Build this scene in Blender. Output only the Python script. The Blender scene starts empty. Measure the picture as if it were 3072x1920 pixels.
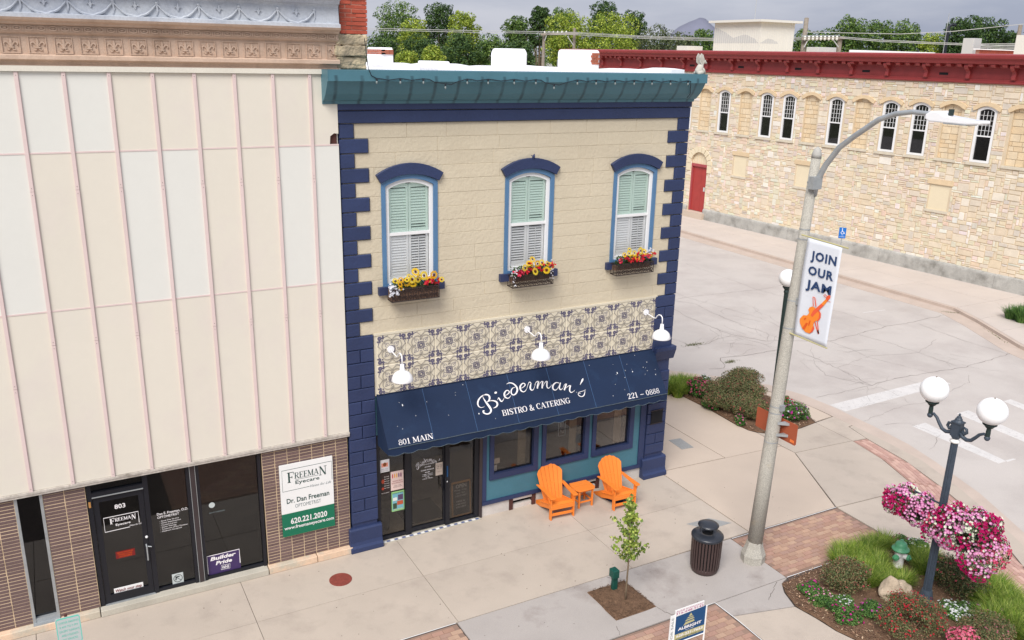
import bpy, math, random
import numpy as np
from mathutils import Vector, Matrix
sc = bpy.context.scene
COL = sc.collection
# ---------------------------------------------------------------- camera
def rad(a): return math.radians(a)
YAW, PIT, ROL = rad(28.8064), rad(17.0288), rad(1.3037)
CAMP = Vector((-4.7041, -15.0461, 9.6968))
fw = Vector((math.sin(YAW)*math.cos(PIT), math.cos(YAW)*math.cos(PIT), -math.sin(PIT)))
rt = Vector((math.cos(YAW), -math.sin(YAW), 0)); up = rt.cross(fw)
rt, up = rt*math.cos(ROL)+up*math.sin(ROL), -rt*math.sin(ROL)+up*math.cos(ROL)
cd = bpy.data.cameras.new('camera'); cam = bpy.data.objects.new('camera', cd); COL.objects.link(cam)
cam.matrix_world = Matrix(((rt.x, up.x, -fw.x, CAMP.x), (rt.y, up.y, -fw.y, CAMP.y), (rt.z, up.z, -fw.z, CAMP.z), (0, 0, 0, 1)))
cd.sensor_width = 36; cd.lens = 36*2602.46/3072; cd.clip_start = .1; cd.clip_end = 9000
sc.camera = cam
# ---------------------------------------------------------------- world and sun (bright overcast)
SUN_EL, SUN_AZ = rad(48), rad(226)          # azimuth clockwise from +Y
w = bpy.data.worlds.new('World'); sc.world = w; w.use_nodes = True
nt = w.node_tree; N = nt.nodes; L = nt.links; N.clear()
wo = N.new('ShaderNodeOutputWorld'); bg = N.new('ShaderNodeBackground'); bg.inputs[1].default_value = .1
sk = N.new('ShaderNodeTexSky'); sk.sky_type = 'NISHITA'; sk.sun_disc = False
sk.sun_elevation = SUN_EL; sk.sun_rotation = SUN_AZ; sk.air_density = 1; sk.dust_density = 3
tc = N.new('ShaderNodeTexCoord'); mp = N.new('ShaderNodeMapping'); mp.inputs['Scale'].default_value = (1.3, 1.3, 6)
n1 = N.new('ShaderNodeTexNoise'); n1.inputs['Scale'].default_value = 2.6; n1.inputs['Detail'].default_value = 7; n1.inputs['Roughness'].default_value = .55
cr = N.new('ShaderNodeValToRGB'); cr.color_ramp.elements[0].position = .36; cr.color_ramp.elements[1].position = .66
cr.color_ramp.elements[0].color = (.265, .29, .375, 1); cr.color_ramp.elements[1].color = (.43, .44, .5, 1)
sx = N.new('ShaderNodeSeparateXYZ'); mr = N.new('ShaderNodeMapRange')
mr.inputs[1].default_value = 0; mr.inputs[2].default_value = 1; mr.inputs[3].default_value = SKYLO = 5.2; mr.inputs[4].default_value = 7.6
vm = N.new('ShaderNodeVectorMath'); vm.operation = 'SCALE'
mx = N.new('ShaderNodeMixRGB'); mx.inputs[0].default_value = .93
L.new(tc.outputs['Generated'], mp.inputs[0]); L.new(mp.outputs[0], n1.inputs['Vector']); L.new(n1.outputs[0], cr.inputs[0])
L.new(tc.outputs['Generated'], sx.inputs[0]); L.new(sx.outputs[2], mr.inputs[0])
L.new(cr.outputs[0], vm.inputs[0]); L.new(mr.outputs[0], vm.inputs['Scale'])
L.new(sk.outputs[0], mx.inputs[1]); L.new(vm.outputs[0], mx.inputs[2]); L.new(mx.outputs[0], bg.inputs[0]); L.new(bg.outputs[0], wo.inputs[0])
sd = bpy.data.lights.new('sun', 'SUN'); sd.energy = 1.5; sd.angle = rad(32); sd.color = (1, .965, .91)
so = bpy.data.objects.new('sun', sd); COL.objects.link(so)
dv = Vector((math.sin(SUN_AZ)*math.cos(SUN_EL), math.cos(SUN_AZ)*math.cos(SUN_EL), math.sin(SUN_EL)))
so.rotation_euler = dv.to_track_quat('Z', 'Y').to_euler(); so.location = (0, 0, 60)
sc.view_settings.view_transform = 'Standard'; sc.view_settings.look = 'None'; sc.view_settings.gamma = 1
sc.view_settings.use_curve_mapping = False; sc.view_settings.exposure = 1.38
sc.cycles.max_bounces = 6; sc.cycles.transparent_max_bounces = 12; sc.cycles.use_denoising = True
random.seed(7); rng = np.random.default_rng(7)
# ---------------------------------------------------------------- materials
def lin(c): return tuple((x/12.92 if x <= .04045 else ((x+.055)/1.055)**2.4) for x in c)
def S(r, g, b, k=.92): return tuple(min(.9, v*k) for v in lin((r/255, g/255, b/255)))
MATS = {}
def M(name, col, rough=.75, var=.12, vs=1.2, fine=.06, fs=40, bump=.25, bs=60, bd=.004, rnd=0, pal=None, attr=None, metal=0, spec=.4, trans=0, coat=0, stain=None, hues=None):
    m = bpy.data.materials.new(name); m.use_nodes = True; MATS[name] = m
    nt = m.node_tree; N = nt.nodes; L = nt.links; p = N['Principled BSDF']
    p.inputs['Roughness'].default_value = rough; p.inputs['Metallic'].default_value = metal
    p.inputs['Specular IOR Level'].default_value = spec; p.inputs['Coat Weight'].default_value = coat
    geo = N.new('ShaderNodeNewGeometry')
    def noise(s, d=5, r=.55):
        n = N.new('ShaderNodeTexNoise'); n.inputs['Scale'].default_value = s; n.inputs['Detail'].default_value = d; n.inputs['Roughness'].default_value = r
        L.new(geo.outputs['Position'], n.inputs['Vector']); return n.outputs[0]
    def mrange(o, a, b, c, d):
        n = N.new('ShaderNodeMapRange'); n.inputs[1].default_value = a; n.inputs[2].default_value = b; n.inputs[3].default_value = c; n.inputs[4].default_value = d
        L.new(o, n.inputs[0]); return n.outputs[0]
    def mul(a, b):
        n = N.new('ShaderNodeMath'); n.operation = 'MULTIPLY'; L.new(a, n.inputs[0]); L.new(b, n.inputs[1]); return n.outputs[0]
    val = mrange(noise(vs), .3, .7, 1-var, 1+var)
    if fine: val = mul(val, mrange(noise(fs, 3, .7), .3, .7, 1-fine, 1+fine))
    oi = N.new('ShaderNodeObjectInfo')
    if rnd: val = mul(val, mrange(oi.outputs['Random'], 0, 1, 1-rnd, 1+rnd))
    base = N.new('ShaderNodeRGB'); base.outputs[0].default_value = (*col, 1); src = base.outputs[0]
    if pal:
        r = N.new('ShaderNodeValToRGB'); r.color_ramp.interpolation = 'CONSTANT'
        while len(r.color_ramp.elements) < len(pal): r.color_ramp.elements.new(.5)
        for i, c in enumerate(pal): r.color_ramp.elements[i].position = i/len(pal); r.color_ramp.elements[i].color = (*c, 1)
        L.new(oi.outputs['Random'], r.inputs[0]); src = r.outputs[0]
    if attr:
        a = N.new('ShaderNodeAttribute'); a.attribute_name = attr; src = a.outputs['Color']
    if stain:   # (colour, noise scale, low, high, strength)
        sc_, ns, lo, hi, st = stain
        mxn = N.new('ShaderNodeMixRGB'); mxn.inputs[2].default_value = (*sc_, 1); L.new(src, mxn.inputs[1])
        L.new(mrange(noise(ns, 6, .62), lo, hi, 0, st), mxn.inputs[0]); src = mxn.outputs[0]
    v = N.new('ShaderNodeVectorMath'); v.operation = 'SCALE'; L.new(src, v.inputs[0]); L.new(val, v.inputs['Scale'])
    L.new(v.outputs[0], p.inputs['Base Color'])
    if bump:
        b = N.new('ShaderNodeBump'); b.inputs['Strength'].default_value = bump; b.inputs['Distance'].default_value = bd
        L.new(noise(bs, 4, .6), b.inputs['Height']); L.new(b.outputs[0], p.inputs['Normal'])
    if trans:
        t = N.new('ShaderNodeBsdfTranslucent'); ms = N.new('ShaderNodeMixShader'); ms.inputs[0].default_value = trans
        L.new(v.outputs[0], t.inputs[0]); L.new(p.outputs[0], ms.inputs[1]); L.new(t.outputs[0], ms.inputs[2]); L.new(ms.outputs[0], N['Material Output'].inputs[0])
    m['_'] = 0; del m['_']
    return m
def glass(name, tint, k=.06):
    m = bpy.data.materials.new(name); m.use_nodes = True; nt = m.node_tree; N = nt.nodes; L = nt.links; N.clear()
    o = N.new('ShaderNodeOutputMaterial'); t = N.new('ShaderNodeBsdfTransparent'); t.inputs[0].default_value = (*tint, 1)
    g = N.new('ShaderNodeBsdfGlossy'); g.inputs['Roughness'].default_value = .02; g.inputs[0].default_value = (.9, .93, 1, 1)
    f = N.new('ShaderNodeFresnel'); f.inputs[0].default_value = 1.45; a = N.new('ShaderNodeMath'); a.operation = 'MULTIPLY_ADD'; a.inputs[1].default_value = .65; a.inputs[2].default_value = k
    ms = N.new('ShaderNodeMixShader'); L.new(f.outputs[0], a.inputs[0]); L.new(a.outputs[0], ms.inputs[0]); L.new(t.outputs[0], ms.inputs[1]); L.new(g.outputs[0], ms.inputs[2]); L.new(ms.outputs[0], o.inputs[0])
    MATS[name] = m; return m
# ---------------------------------------------------------------- mesh helpers
ORG = {}
def setp(o, label=None, cat=None, group=None, kind=None):
    if label: o['label'] = label
    if cat: o['category'] = cat
    if group: o['group'] = group
    if kind: o['kind'] = kind
    return o
def thing(name, label, cat, loc=(0, 0, 0), rz=0, group=None):
    o = bpy.data.objects.new(name, None); o.empty_display_size = .2; COL.objects.link(o); o.location = loc; o.rotation_euler = (0, 0, rz)
    ORG[o.name] = Vector(loc); return setp(o, label, cat, group)
def orgof(p): return ORG.get(p.name, Vector((0, 0, 0))) if p else Vector((0, 0, 0))
def link(name, me, parent=None, loc=(0, 0, 0), rot=None, scl=None):
    o = bpy.data.objects.new(name, me); COL.objects.link(o); o.location = loc
    if rot: o.rotation_euler = rot
    if scl: o.scale = scl
    if parent: o.parent = parent; ORG[o.name] = orgof(parent)+Vector(loc)
    else: ORG[o.name] = Vector(loc)
    return o
def rawmesh(name, V, F, mats, mi=None, cols=None, smooth=False):
    me = bpy.data.meshes.new(name); me.from_pydata([tuple(v) for v in V], [], F)
    for m in mats: me.materials.append(m)
    if mi is not None and len(mats) > 1: me.polygons.foreach_set('material_index', mi)
    if cols is not None:
        a = me.color_attributes.new('Col', 'FLOAT_COLOR', 'POINT'); c = np.ones((len(V), 4), np.float32); c[:, :3] = cols; a.data.foreach_set('color', c.ravel())
    if smooth: me.polygons.foreach_set('use_smooth', [True]*len(F))
    me.update(); return me
def arrmesh(name, V, nper, mats, cols=None, smooth=False):
    """V (n*nper,3): faces of nper consecutive vertices"""
    V = np.asarray(V, np.float32); n = len(V)//nper; me = bpy.data.meshes.new(name)
    me.vertices.add(len(V)); me.vertices.foreach_set('co', V.ravel()); me.loops.add(len(V)); me.loops.foreach_set('vertex_index', np.arange(len(V), dtype=np.int32))
    me.polygons.add(n); me.polygons.foreach_set('loop_start', np.arange(0, len(V), nper, dtype=np.int32)); me.polygons.foreach_set('loop_total', np.full(n, nper, np.int32))
    for m in mats: me.materials.append(m)
    if cols is not None:
        a = me.color_attributes.new('Col', 'FLOAT_COLOR', 'POINT'); c = np.ones((len(V), 4), np.float32); c[:, :3] = cols; a.data.foreach_set('color', c.ravel())
    me.update(calc_edges=True); return me
class MB:
    def __init__(s): s.V = []; s.F = []; s.MI = []; s.C = []; s.mi = 0; s.col = (1, 1, 1)
    def add(s, V, F):
        o = len(s.V); s.V += [tuple(v) for v in V]; s.F += [tuple(i+o for i in f) for f in F]; s.MI += [s.mi]*len(F); s.C += [s.col]*len(V); return s
    def box(s, x0, x1, y0, y1, z0, z1):
        V = [(x0, y0, z0), (x1, y0, z0), (x1, y1, z0), (x0, y1, z0), (x0, y0, z1), (x1, y0, z1), (x1, y1, z1), (x0, y1, z1)]
        return s.add(V, [(0, 3, 2, 1), (4, 5, 6, 7), (0, 1, 5, 4), (1, 2, 6, 5), (2, 3, 7, 6), (3, 0, 4, 7)])
    def fbox(s, x0, x1, yb, yf, z0, z1, b=.012, j=0):
        """block whose front (at yf, facing -y) is chamfered by b; j: unevenness"""
        r = lambda: random.uniform(-j, j)
        V = [(x0, yb, z0), (x1, yb, z0), (x1, yb, z1), (x0, yb, z1), (x0, yf+b, z0), (x1, yf+b, z0), (x1, yf+b, z1), (x0, yf+b, z1),
             (x0+b, yf+r(), z0+b), (x1-b, yf+r(), z0+b), (x1-b, yf+r(), z1-b), (x0+b, yf+r(), z1-b)]
        F = [(3, 2, 1, 0), (0, 1, 5, 4), (1, 2, 6, 5), (2, 3, 7, 6), (3, 0, 4, 7), (4, 5, 9, 8), (5, 6, 10, 9), (6, 7, 11, 10), (7, 4, 8, 11), (8, 9, 10, 11)]
        return s.add(V, F)
    def prism(s, P, f, d0, d1):
        """polygon P (2-D) mapped by f(a,b,d) between d0 and d1"""
        n = len(P); V = [f(a, b, d0) for a, b in P]+[f(a, b, d1) for a, b in P]
        return s.add(V, [tuple(range(n))[::-1], tuple(range(n, 2*n))]+[(i, (i+1) % n, n+(i+1) % n, n+i) for i in range(n)])
    def tube(s, P, R, seg=8, cap=True):
        P = [Vector(p) for p in P]; R = R if isinstance(R, (list, tuple)) else [R]*len(P); V = []; a = None
        for i, p in enumerate(P):
            t = (P[min(i+1, len(P)-1)]-P[max(i-1, 0)]).normalized()
            a = (a-t*a.dot(t)) if a is not None else t.orthogonal()
            if a.length < 1e-6: a = t.orthogonal()
            a.normalize(); b = t.cross(a)
            V += [p+(a*math.cos(2*math.pi*k/seg)+b*math.sin(2*math.pi*k/seg))*R[i] for k in range(seg)]
        F = [(i*seg+k, i*seg+(k+1) % seg, (i+1)*seg+(k+1) % seg, (i+1)*seg+k) for i in range(len(P)-1) for k in range(seg)]
        if cap: F += [tuple(range(seg))[::-1], tuple((len(P)-1)*seg+k for k in range(seg))]
        return s.add(V, F)
    def lathe(s, prof, c=(0, 0, 0), seg=20, flute=0):
        V = []
        for r, z in prof:
            for k in range(seg):
                rr = r*(1-(flute if k % 2 else 0)); V.append((c[0]+rr*math.cos(2*math.pi*k/seg), c[1]+rr*math.sin(2*math.pi*k/seg), c[2]+z))
        F = [(i*seg+k, i*seg+(k+1) % seg, (i+1)*seg+(k+1) % seg, (i+1)*seg+k) for i in range(len(prof)-1) for k in range(seg)]
        F += [tuple(range(seg))[::-1], tuple((len(prof)-1)*seg+k for k in range(seg))]
        return s.add(V, F)
    def sphere(s, c, r, seg=16, rings=10, sq=(1, 1, 1)):
        prof = [(max(1e-4, r*math.sin(math.pi*i/rings)), -r*math.cos(math.pi*i/rings)) for i in range(rings+1)]
        o = len(s.V); s.lathe(prof, (0, 0, 0), seg)
        for i in range(o, len(s.V)): v = s.V[i]; s.V[i] = (c[0]+v[0]*sq[0], c[1]+v[1]*sq[1], c[2]+v[2]*sq[2])
        return s
    def ribbon(s, P, f, d0, d1, sub=4, loop=False):
        """calligraphic stroke: P = (a,b,width); smoothed, mapped by f(a,b,d)"""
        P = [tuple(p) for p in P]
        if sub > 1 and len(P) > 2:
            Q = []; n = len(P)
            for i in range(n if loop else n-1):
                p0, p1, p2, p3 = P[(i-1) % n] if loop else P[max(i-1, 0)], P[i], P[(i+1) % n], P[(i+2) % n] if loop else P[min(i+2, n-1)]
                for k in range(sub):
                    t = k/sub; Q.append(tuple(.5*((2*b)+(-a+c)*t+(2*a-5*b+4*c-d)*t*t+(-a+3*b-3*c+d)*t**3) for a, b, c, d in zip(p0, p1, p2, p3)))
            if not loop: Q.append(P[-1])
            P = Q
        A = []; B = []; n = len(P)
        for i in range(n):
            a = P[(i-1) % n] if loop else P[max(i-1, 0)]; c = P[(i+1) % n] if loop else P[min(i+1, n-1)]
            dx, dy = c[0]-a[0], c[1]-a[1]; l = math.hypot(dx, dy) or 1; wd = max(P[i][2], 1e-4)/2; nx, ny = -dy/l*wd, dx/l*wd
            A.append((P[i][0]+nx, P[i][1]+ny)); B.append((P[i][0]-nx, P[i][1]-ny))
        V = [f(a, b, d1) for a, b in A]+[f(a, b, d1) for a, b in B]
        F = [(i, (i+1) % n, n+(i+1) % n, n+i) for i in range(n if loop else n-1)]
        if d0 != d1:
            V += [f(a, b, d0) for a, b in A]+[f(a, b, d0) for a, b in B]
            F += [(i, 2*n+i, 2*n+(i+1) % n, (i+1) % n) for i in range(n if loop else n-1)]+[(n+i, n+(i+1) % n, 3*n+(i+1) % n, 3*n+i) for i in range(n if loop else n-1)]
        return s.add(V, F)
    def mesh(s, name, mats, parent=None, attr=False, smooth=False, off=None):
        o = off if off is not None else orgof(parent); V = [(v[0]-o[0], v[1]-o[1], v[2]-o[2]) for v in s.V]
        return rawmesh(name, V, s.F, mats if isinstance(mats, (list, tuple)) else [mats], s.MI, np.array(s.C) if attr else None, smooth)
    def build(s, name, mats, parent=None, attr=False, smooth=False, label=None, kind=None, local=False):
        me = s.mesh(name, mats, parent, attr, smooth, off=(0, 0, 0) if local else None); o = link(name, me, parent); return setp(o, label, kind=kind)
def top(o, label, cat, group=None): return setp(o, label, cat, group)
def XZ(y): return lambda a, b, d: (a, y-d, b)          # front faces -y, d = proud
def cuboid(name, m, parent, x0, x1, y0, y1, z0, z1, **k): return MB().box(x0, x1, y0, y1, z0, z1).build(name, m, parent, **k)
def bevel(o, wd=.01, seg=2):
    b = o.modifiers.new('bevel', 'BEVEL'); b.width = wd; b.segments = seg; b.limit_method = 'ANGLE'; return o
# ---------------------------------------------------------------- lettering
def textdata(s, bold=0, shear=0, space=1.0):
    cu = bpy.data.curves.new('lettering', 'FONT'); cu.body = s; cu.offset = bold; cu.shear = shear; cu.space_character = space; cu.resolution_u = 2
    ob = bpy.data.objects.new('lettering', cu); me = bpy.data.meshes.new_from_object(ob)
    V = np.empty(len(me.vertices)*3); me.vertices.foreach_get('co', V); V = V.reshape(-1, 3); F = [tuple(p.vertices) for p in me.polygons]
    bpy.data.objects.remove(ob); bpy.data.meshes.remove(me); bpy.data.curves.remove(cu); return V, F
def text(mb, s, x0, x1, base, h, f, d=.003, bold=.01, shear=0, space=1.0, full=False):
    """set s between x0 and x1 on baseline `base` with capital height h through f(a,b,d)"""
    V, F = textdata(s, bold, shear, space)
    if not len(V): return mb
    xa, xb = V[:, 0].min(), V[:, 0].max(); k = (x1-x0)/(xb-xa); kh = h/.72
    return mb.add([f(x0+(v[0]-xa)*k, base+v[1]*kh, d) for v in V], F)
T_, t_ = .17, .065
def _st(x): return [[(x, .0, T_), (x, 1, T_)], [(x-.17, .03, t_), (x+.17, .03, t_)], [(x-.17, .97, t_), (x+.17, .97, t_)]]
def _ell(cx, cy, rx, ry, T=T_, t=t_): return [[(cx+rx*math.cos(a), cy+ry*math.sin(a), t+(T-t)*abs(math.cos(a))**1.5) for a in [2*math.pi*i/12 for i in range(13)]]]
GL = {
 'I': (_st(.2), .42), 'O': (_ell(.43, .5, .35, .46), .88), '0': (_ell(.33, .5, .23, .46, .14), .68),
 'B': (_st(.2)+[[(.2, .97, t_), (.5, .97, t_), (.65, .87, .1), (.67, .75, T_), (.6, .58, .1), (.4, .52, t_), (.2, .52, t_)], [(.2, .52, t_), (.5, .52, t_), (.71, .42, .12), (.74, .27, T_), (.68, .1, .12), (.5, .03, t_), (.2, .03, t_)]], .86),
 'S': ([[(.6, .7, t_), (.6, .95, t_)], [(.6, .82, t_), (.45, .96, .07), (.25, .94, .1), (.13, .78, .15), (.2, .62, .17), (.5, .45, .18), (.62, .28, .16), (.55, .08, .1), (.35, .03, .07), (.15, .1, t_), (.09, .22, t_)], [(.09, .05, t_), (.09, .3, t_)]], .74),
 'T': ([[(.4, 0, T_), (.4, 1, T_)], [(.23, .03, t_), (.57, .03, t_)], [(.04, .97, t_), (.76, .97, t_)], [(.05, .98, t_), (.04, .74, .03)], [(.75, .98, t_), (.76, .74, .03)]], .82),
 'R': (_st(.2)+[[(.2, .97, t_), (.5, .97, t_), (.66, .87, .1), (.68, .73, T_), (.6, .55, .1), (.4, .49, t_), (.2, .49, t_)], [(.42, .49, .12), (.72, .06, T_), (.86, .03, t_)]], .86),
 '&': ([[(.8, .5, t_), (.65, .2, .1), (.4, .03, .1), (.15, .1, .14), (.11, .3, .14), (.3, .5, .08), (.5, .7, .1), (.47, .92, .08), (.32, .97, .08), (.21, .84, .12), (.26, .65, .15), (.5, .3, .16), (.72, .06, .16), (.87, .03, .06)]], .95),
 'C': ([[(.7, .7, t_), (.7, .97, t_)], [(.7, .8, t_), (.48, .97, t_), (.2, .85, .12), (.1, .5, T_), (.2, .15, .12), (.48, .03, t_), (.72, .22, t_)]], .82),
 'A': ([[(.1, 0, t_), (.43, 1, t_)], [(.43, 1, T_), (.76, 0, T_)], [(.22, .33, t_), (.64, .33, t_)], [(-.02, .03, t_), (.24, .03, t_)], [(.58, .03, t_), (.93, .03, t_)]], .9),
 'E': (_st(.2)+[[(.2, .97, t_), (.66, .97, t_)], [(.2, .52, t_), (.5, .52, t_)], [(.2, .03, t_), (.68, .03, t_)], [(.66, .99, t_), (.66, .75, .03)], [(.68, .01, t_), (.7, .27, .03)], [(.5, .4, t_), (.5, .64, t_)]], .78),
 'G': ([[(.7, .7, t_), (.7, .97, t_)], [(.7, .8, t_), (.48, .97, t_), (.2, .85, .12), (.1, .5, T_), (.2, .15, .12), (.48, .03, t_), (.7, .1, t_)], [(.7, .04, T_), (.7, .42, T_)], [(.52, .42, t_), (.87, .42, t_)]], .92),
 'N': ([[(.15, 0, t_), (.15, 1, t_)], [(.15, 1, T_), (.76, 0, T_)], [(.76, 0, t_), (.76, 1, t_)], [(.0, .03, t_), (.3, .03, t_)], [(.6, .97, t_), (.92, .97, t_)], [(0, .97, t_), (.2, .97, t_)]], .93),
 'M': ([[(.13, 0, t_), (.13, 1, t_)], [(.15, 1, T_), (.5, .08, T_)], [(.5, .08, t_), (.87, 1, t_)], [(.88, 0, T_), (.88, 1, T_)], [(0, .03, t_), (.27, .03, t_)], [(.72, .03, t_), (1.04, .03, t_)], [(0, .97, t_), (.2, .97, t_)], [(.88, .97, t_), (1.04, .97, t_)]], 1.08),
 'F': (_st(.2)+[[(.2, .97, t_), (.66, .97, t_)], [(.2, .5, t_), (.5, .5, t_)], [(.66, .99, t_), (.66, .73, .03)], [(.5, .38, t_), (.5, .62, t_)]], .7),
 '8': (_ell(.33, .74, .19, .21, .10, .05)+_ell(.33, .27, .24, .23, .12, .05), .66),
 '1': ([[(.3, 0, T_), (.3, 1, T_)], [(.1, .03, t_), (.5, .03, t_)], [(.1, .84, t_), (.3, .96, .09)]], .58),
 '2': ([[(.12, .7, .12), (.2, .92, .08), (.42, .96, .09), (.56, .76, .17), (.44, .48, .12), (.1, .07, .07)], [(.08, .07, .14), (.62, .07, .14)]], .7),
 '-': ([[(.08, .38, .09), (.72, .38, .09)]], .8), ' ': ([], .38)}
def serif(mb, s, x0, x1, base, h, f, d=.003, big=None, wt=1.0):
    adv = sum(GL[c][1]*(big or {}).get(i, 1) for i, c in enumerate(s)); k = (x1-x0)/adv; x = x0
    for i, c in enumerate(s):
        b = (big or {}).get(i, 1); ky = h*b; kx = k*b
        for st in GL[c][0]:
            mb.ribbon([(x+p[0]*kx, base+p[1]*ky, p[2]*min(kx, ky)*wt) for p in st], f, d, d, 3)
        x += GL[c][1]*kx
    return mb
# ---------------------------------------------------------------- material list
M('tan_paint', S(209, 197, 173), .6, .03, .8, .03, 30, .7, 13, .018, rnd=.018, stain=(S(198, 184, 160), 1.1, .5, .75, .45))
M('navy_paint', S(46, 58, 94), .5, .1, 1.5, .08, 25, .6, 18, .012, rnd=.06)
M('sky_blue_paint', S(86, 124, 162), .45, .06, 2, .03, 30, .15)
M('teal_paint', S(72, 120, 136), .5, .06, 2, .04, 30, .4, 18, .005)
M('cornice_paint', S(78, 122, 136), .45, .08, 1.2, .03, 20, .15)
M('vinyl_white', S(236, 236, 236), .4, .02, 1, 0, 1, 0)
M('mint_shutter', S(214, 232, 222, 1.05), .5, .03, 2, 0, 1, 0)
M('white_shutter', S(240, 246, 250, 1.05), .5, .03, 2, 0, 1, 0)
M('roof_coat', S(246, 246, 248), .6, .03, 2, .02, 20, .4, 6, .02)
M('old_brick', S(170, 98, 74), .85, .15, 5, .1, 40, .4, rnd=.12)
M('tile_cream', S(218, 209, 188), .45, .05, 3, .04, 40, .1, rnd=.03)
M('tile_brown', S(168, 161, 150), .5, .1, 3, 0, 1, 0)
M('tile_navy', S(98, 94, 116), .4, .15, 8, 0, 1, 0)
M('awning_cloth', S(15, 37, 68), .75, .08, 1.5, .06, 50, .15, 90, .002, stain=(S(40, 68, 100), 3, .56, .8, .3))
M('white_letter', S(240, 236, 236), .6, .02, 1, 0, 1, 0)
M('lamp_enamel', S(246, 246, 248), .25, .02, 1, 0, 1, 0, coat=.3)
M('black_frame', S(34, 35, 42), .35, .1, 2, 0, 1, 0, metal=.2)
M('bronze_frame', S(74, 66, 68), .35, .1, 2, 0, 1, 0, metal=.4)
M('white_masonry', S(206, 200, 194), .8, .1, 3, .06, 30, .3)
M('dark_void', (.01, .01, .012), .9, 0, 1, 0, 1, 0)
M('rust_brown', S(84, 50, 44), .8, .15, 3)
M('interior_floor', S(150, 138, 120), .6, .1, 2, .2, 22)
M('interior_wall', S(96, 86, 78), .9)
M('curtain', S(176, 160, 132), .9, .1, 6)
M('black_rubber', S(38, 36, 36), .8)
M('wood_sign', S(176, 128, 72), .6)
M('chalk', S(200, 198, 192), .9, .2, 40)
M('slate', S(34, 33, 33), .7, .2, 6)
glass('shop_glass', (.82, .80, .77), .02); glass('upper_glass', (.99, .995, .99), -.03); glass('dark_glass', (.36, .36, .35), .035)
M('sill_navy', S(48, 57, 90), .5, .1, 2)
M('iron_brown', S(48, 36, 33), .6, .2, 6)
M('foliage_col', (.1, .1, .1), .6, .12, 3, 0, 1, 0, attr='Col', trans=.25, spec=.3)
M('flower_col', (.1, .1, .1), .55, .05, 3, 0, 1, 0, attr='Col', trans=.3, spec=.2)
M('print_col', (.1, .1, .1), .5, .0, 3, 0, 1, 0, attr='Col', spec=.3)
M('bark', S(120, 104, 84), .9, .2, 10, .15, 60, .6)
M('panel_white', S(227, 226, 219), .35, .012, .5, .008, 8, .05)
M('panel_cream', S(227, 220, 206), .35, .015, .5, .008, 8, .05, stain=(S(222, 211, 204), .7, .5, .7, .5), rnd=.008)
M('batten_pink', S(224, 203, 199), .45, .03, 2, .02, 20, .1, rnd=.02)
M('trim_cream', S(226, 220, 206), .5, .05, 2)
M('grime_trim', S(196, 188, 178), .7, .1, 3, .15, 12, .2, stain=(S(110, 96, 80), 5, .5, .75, .7))
M('terracotta_tan', S(204, 178, 158), .8, .08, 1.5, .08, 25, .6, 45, .006, stain=(S(150, 122, 100), 2.2, .5, .8, .6), rnd=.03)
M('terracotta_grey', S(192, 197, 205), .8, .1, 1.5, .1, 25, .6, 40, .006, stain=(S(150, 158, 176), 2.0, .45, .75, .6))
M('glazed_brick', S(112, 90, 88), .45, .08, 2, .15, 30, .3, rnd=.07, pal=[S(112, 92, 90), S(106, 86, 84), S(116, 95, 92)])
M('mortar_tan', S(206, 182, 150), .9)
M('plinth_peach', S(226, 196, 168), .85, .1, 1.2, .08, 20, .4, stain=(S(190, 186, 170), 2, .45, .6, .8))
M('concrete_step', S(188, 182, 168), .9, .1, 2, .08, 40, .4)
M('red_brick', S(178, 84, 64), .8, .12, 6, .12, 50, .5, rnd=.12)
M('brick_mortar', S(176, 128, 112), .9)
M('lime_block', S(196, 180, 150), .9, .15, 3, .15, 20, 1, 14, .03, stain=(S(108, 100, 92), 2.5, .45, .7, .8))
# right-hand stone building
STP = [S(225, 211, 188), S(228, 216, 196), S(220, 205, 182), S(225, 209, 187), S(231, 221, 204), S(221, 208, 189), S(222, 205, 180), S(227, 213, 191), S(224, 209, 186), S(234, 227, 215), S(212, 202, 188), S(223, 206, 179)]
M('stone', S(222, 204, 174), .85, .07, 3, .06, 25, .5, 30, .01, pal=STP)
M('stone_mix', S(222, 204, 174), .85, .07, 3, .06, 25, .5, 30, .01, attr='Col')
M('stone_mortar', S(214, 196, 168), .95, .06, 3)
M('hood_stone', S(222, 198, 162), .8, .06, 4, .04, 30, .2, rnd=.04)
M('sill_stone', S(212, 202, 182), .85, .08, 4)
M('blocked_panel', S(230, 216, 186), .7, .02, 2)
M('red_paint', S(148, 58, 58), .5, .08, 2, .08, 20, .3, 30, .004)
M('red_light', S(170, 78, 82), .5, .06, 2)
M('red_door', S(168, 62, 58), .45, .06, 3)
M('plinth_concrete', S(178, 176, 170), .9, .12, 1.2, .1, 18, .3, stain=(S(120, 118, 112), 1.5, .45, .7, .8))
M('siding', S(226, 224, 216), .6, .02, 1)
M('siding_grey', S(200, 200, 198), .6, .02, 1)
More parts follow.
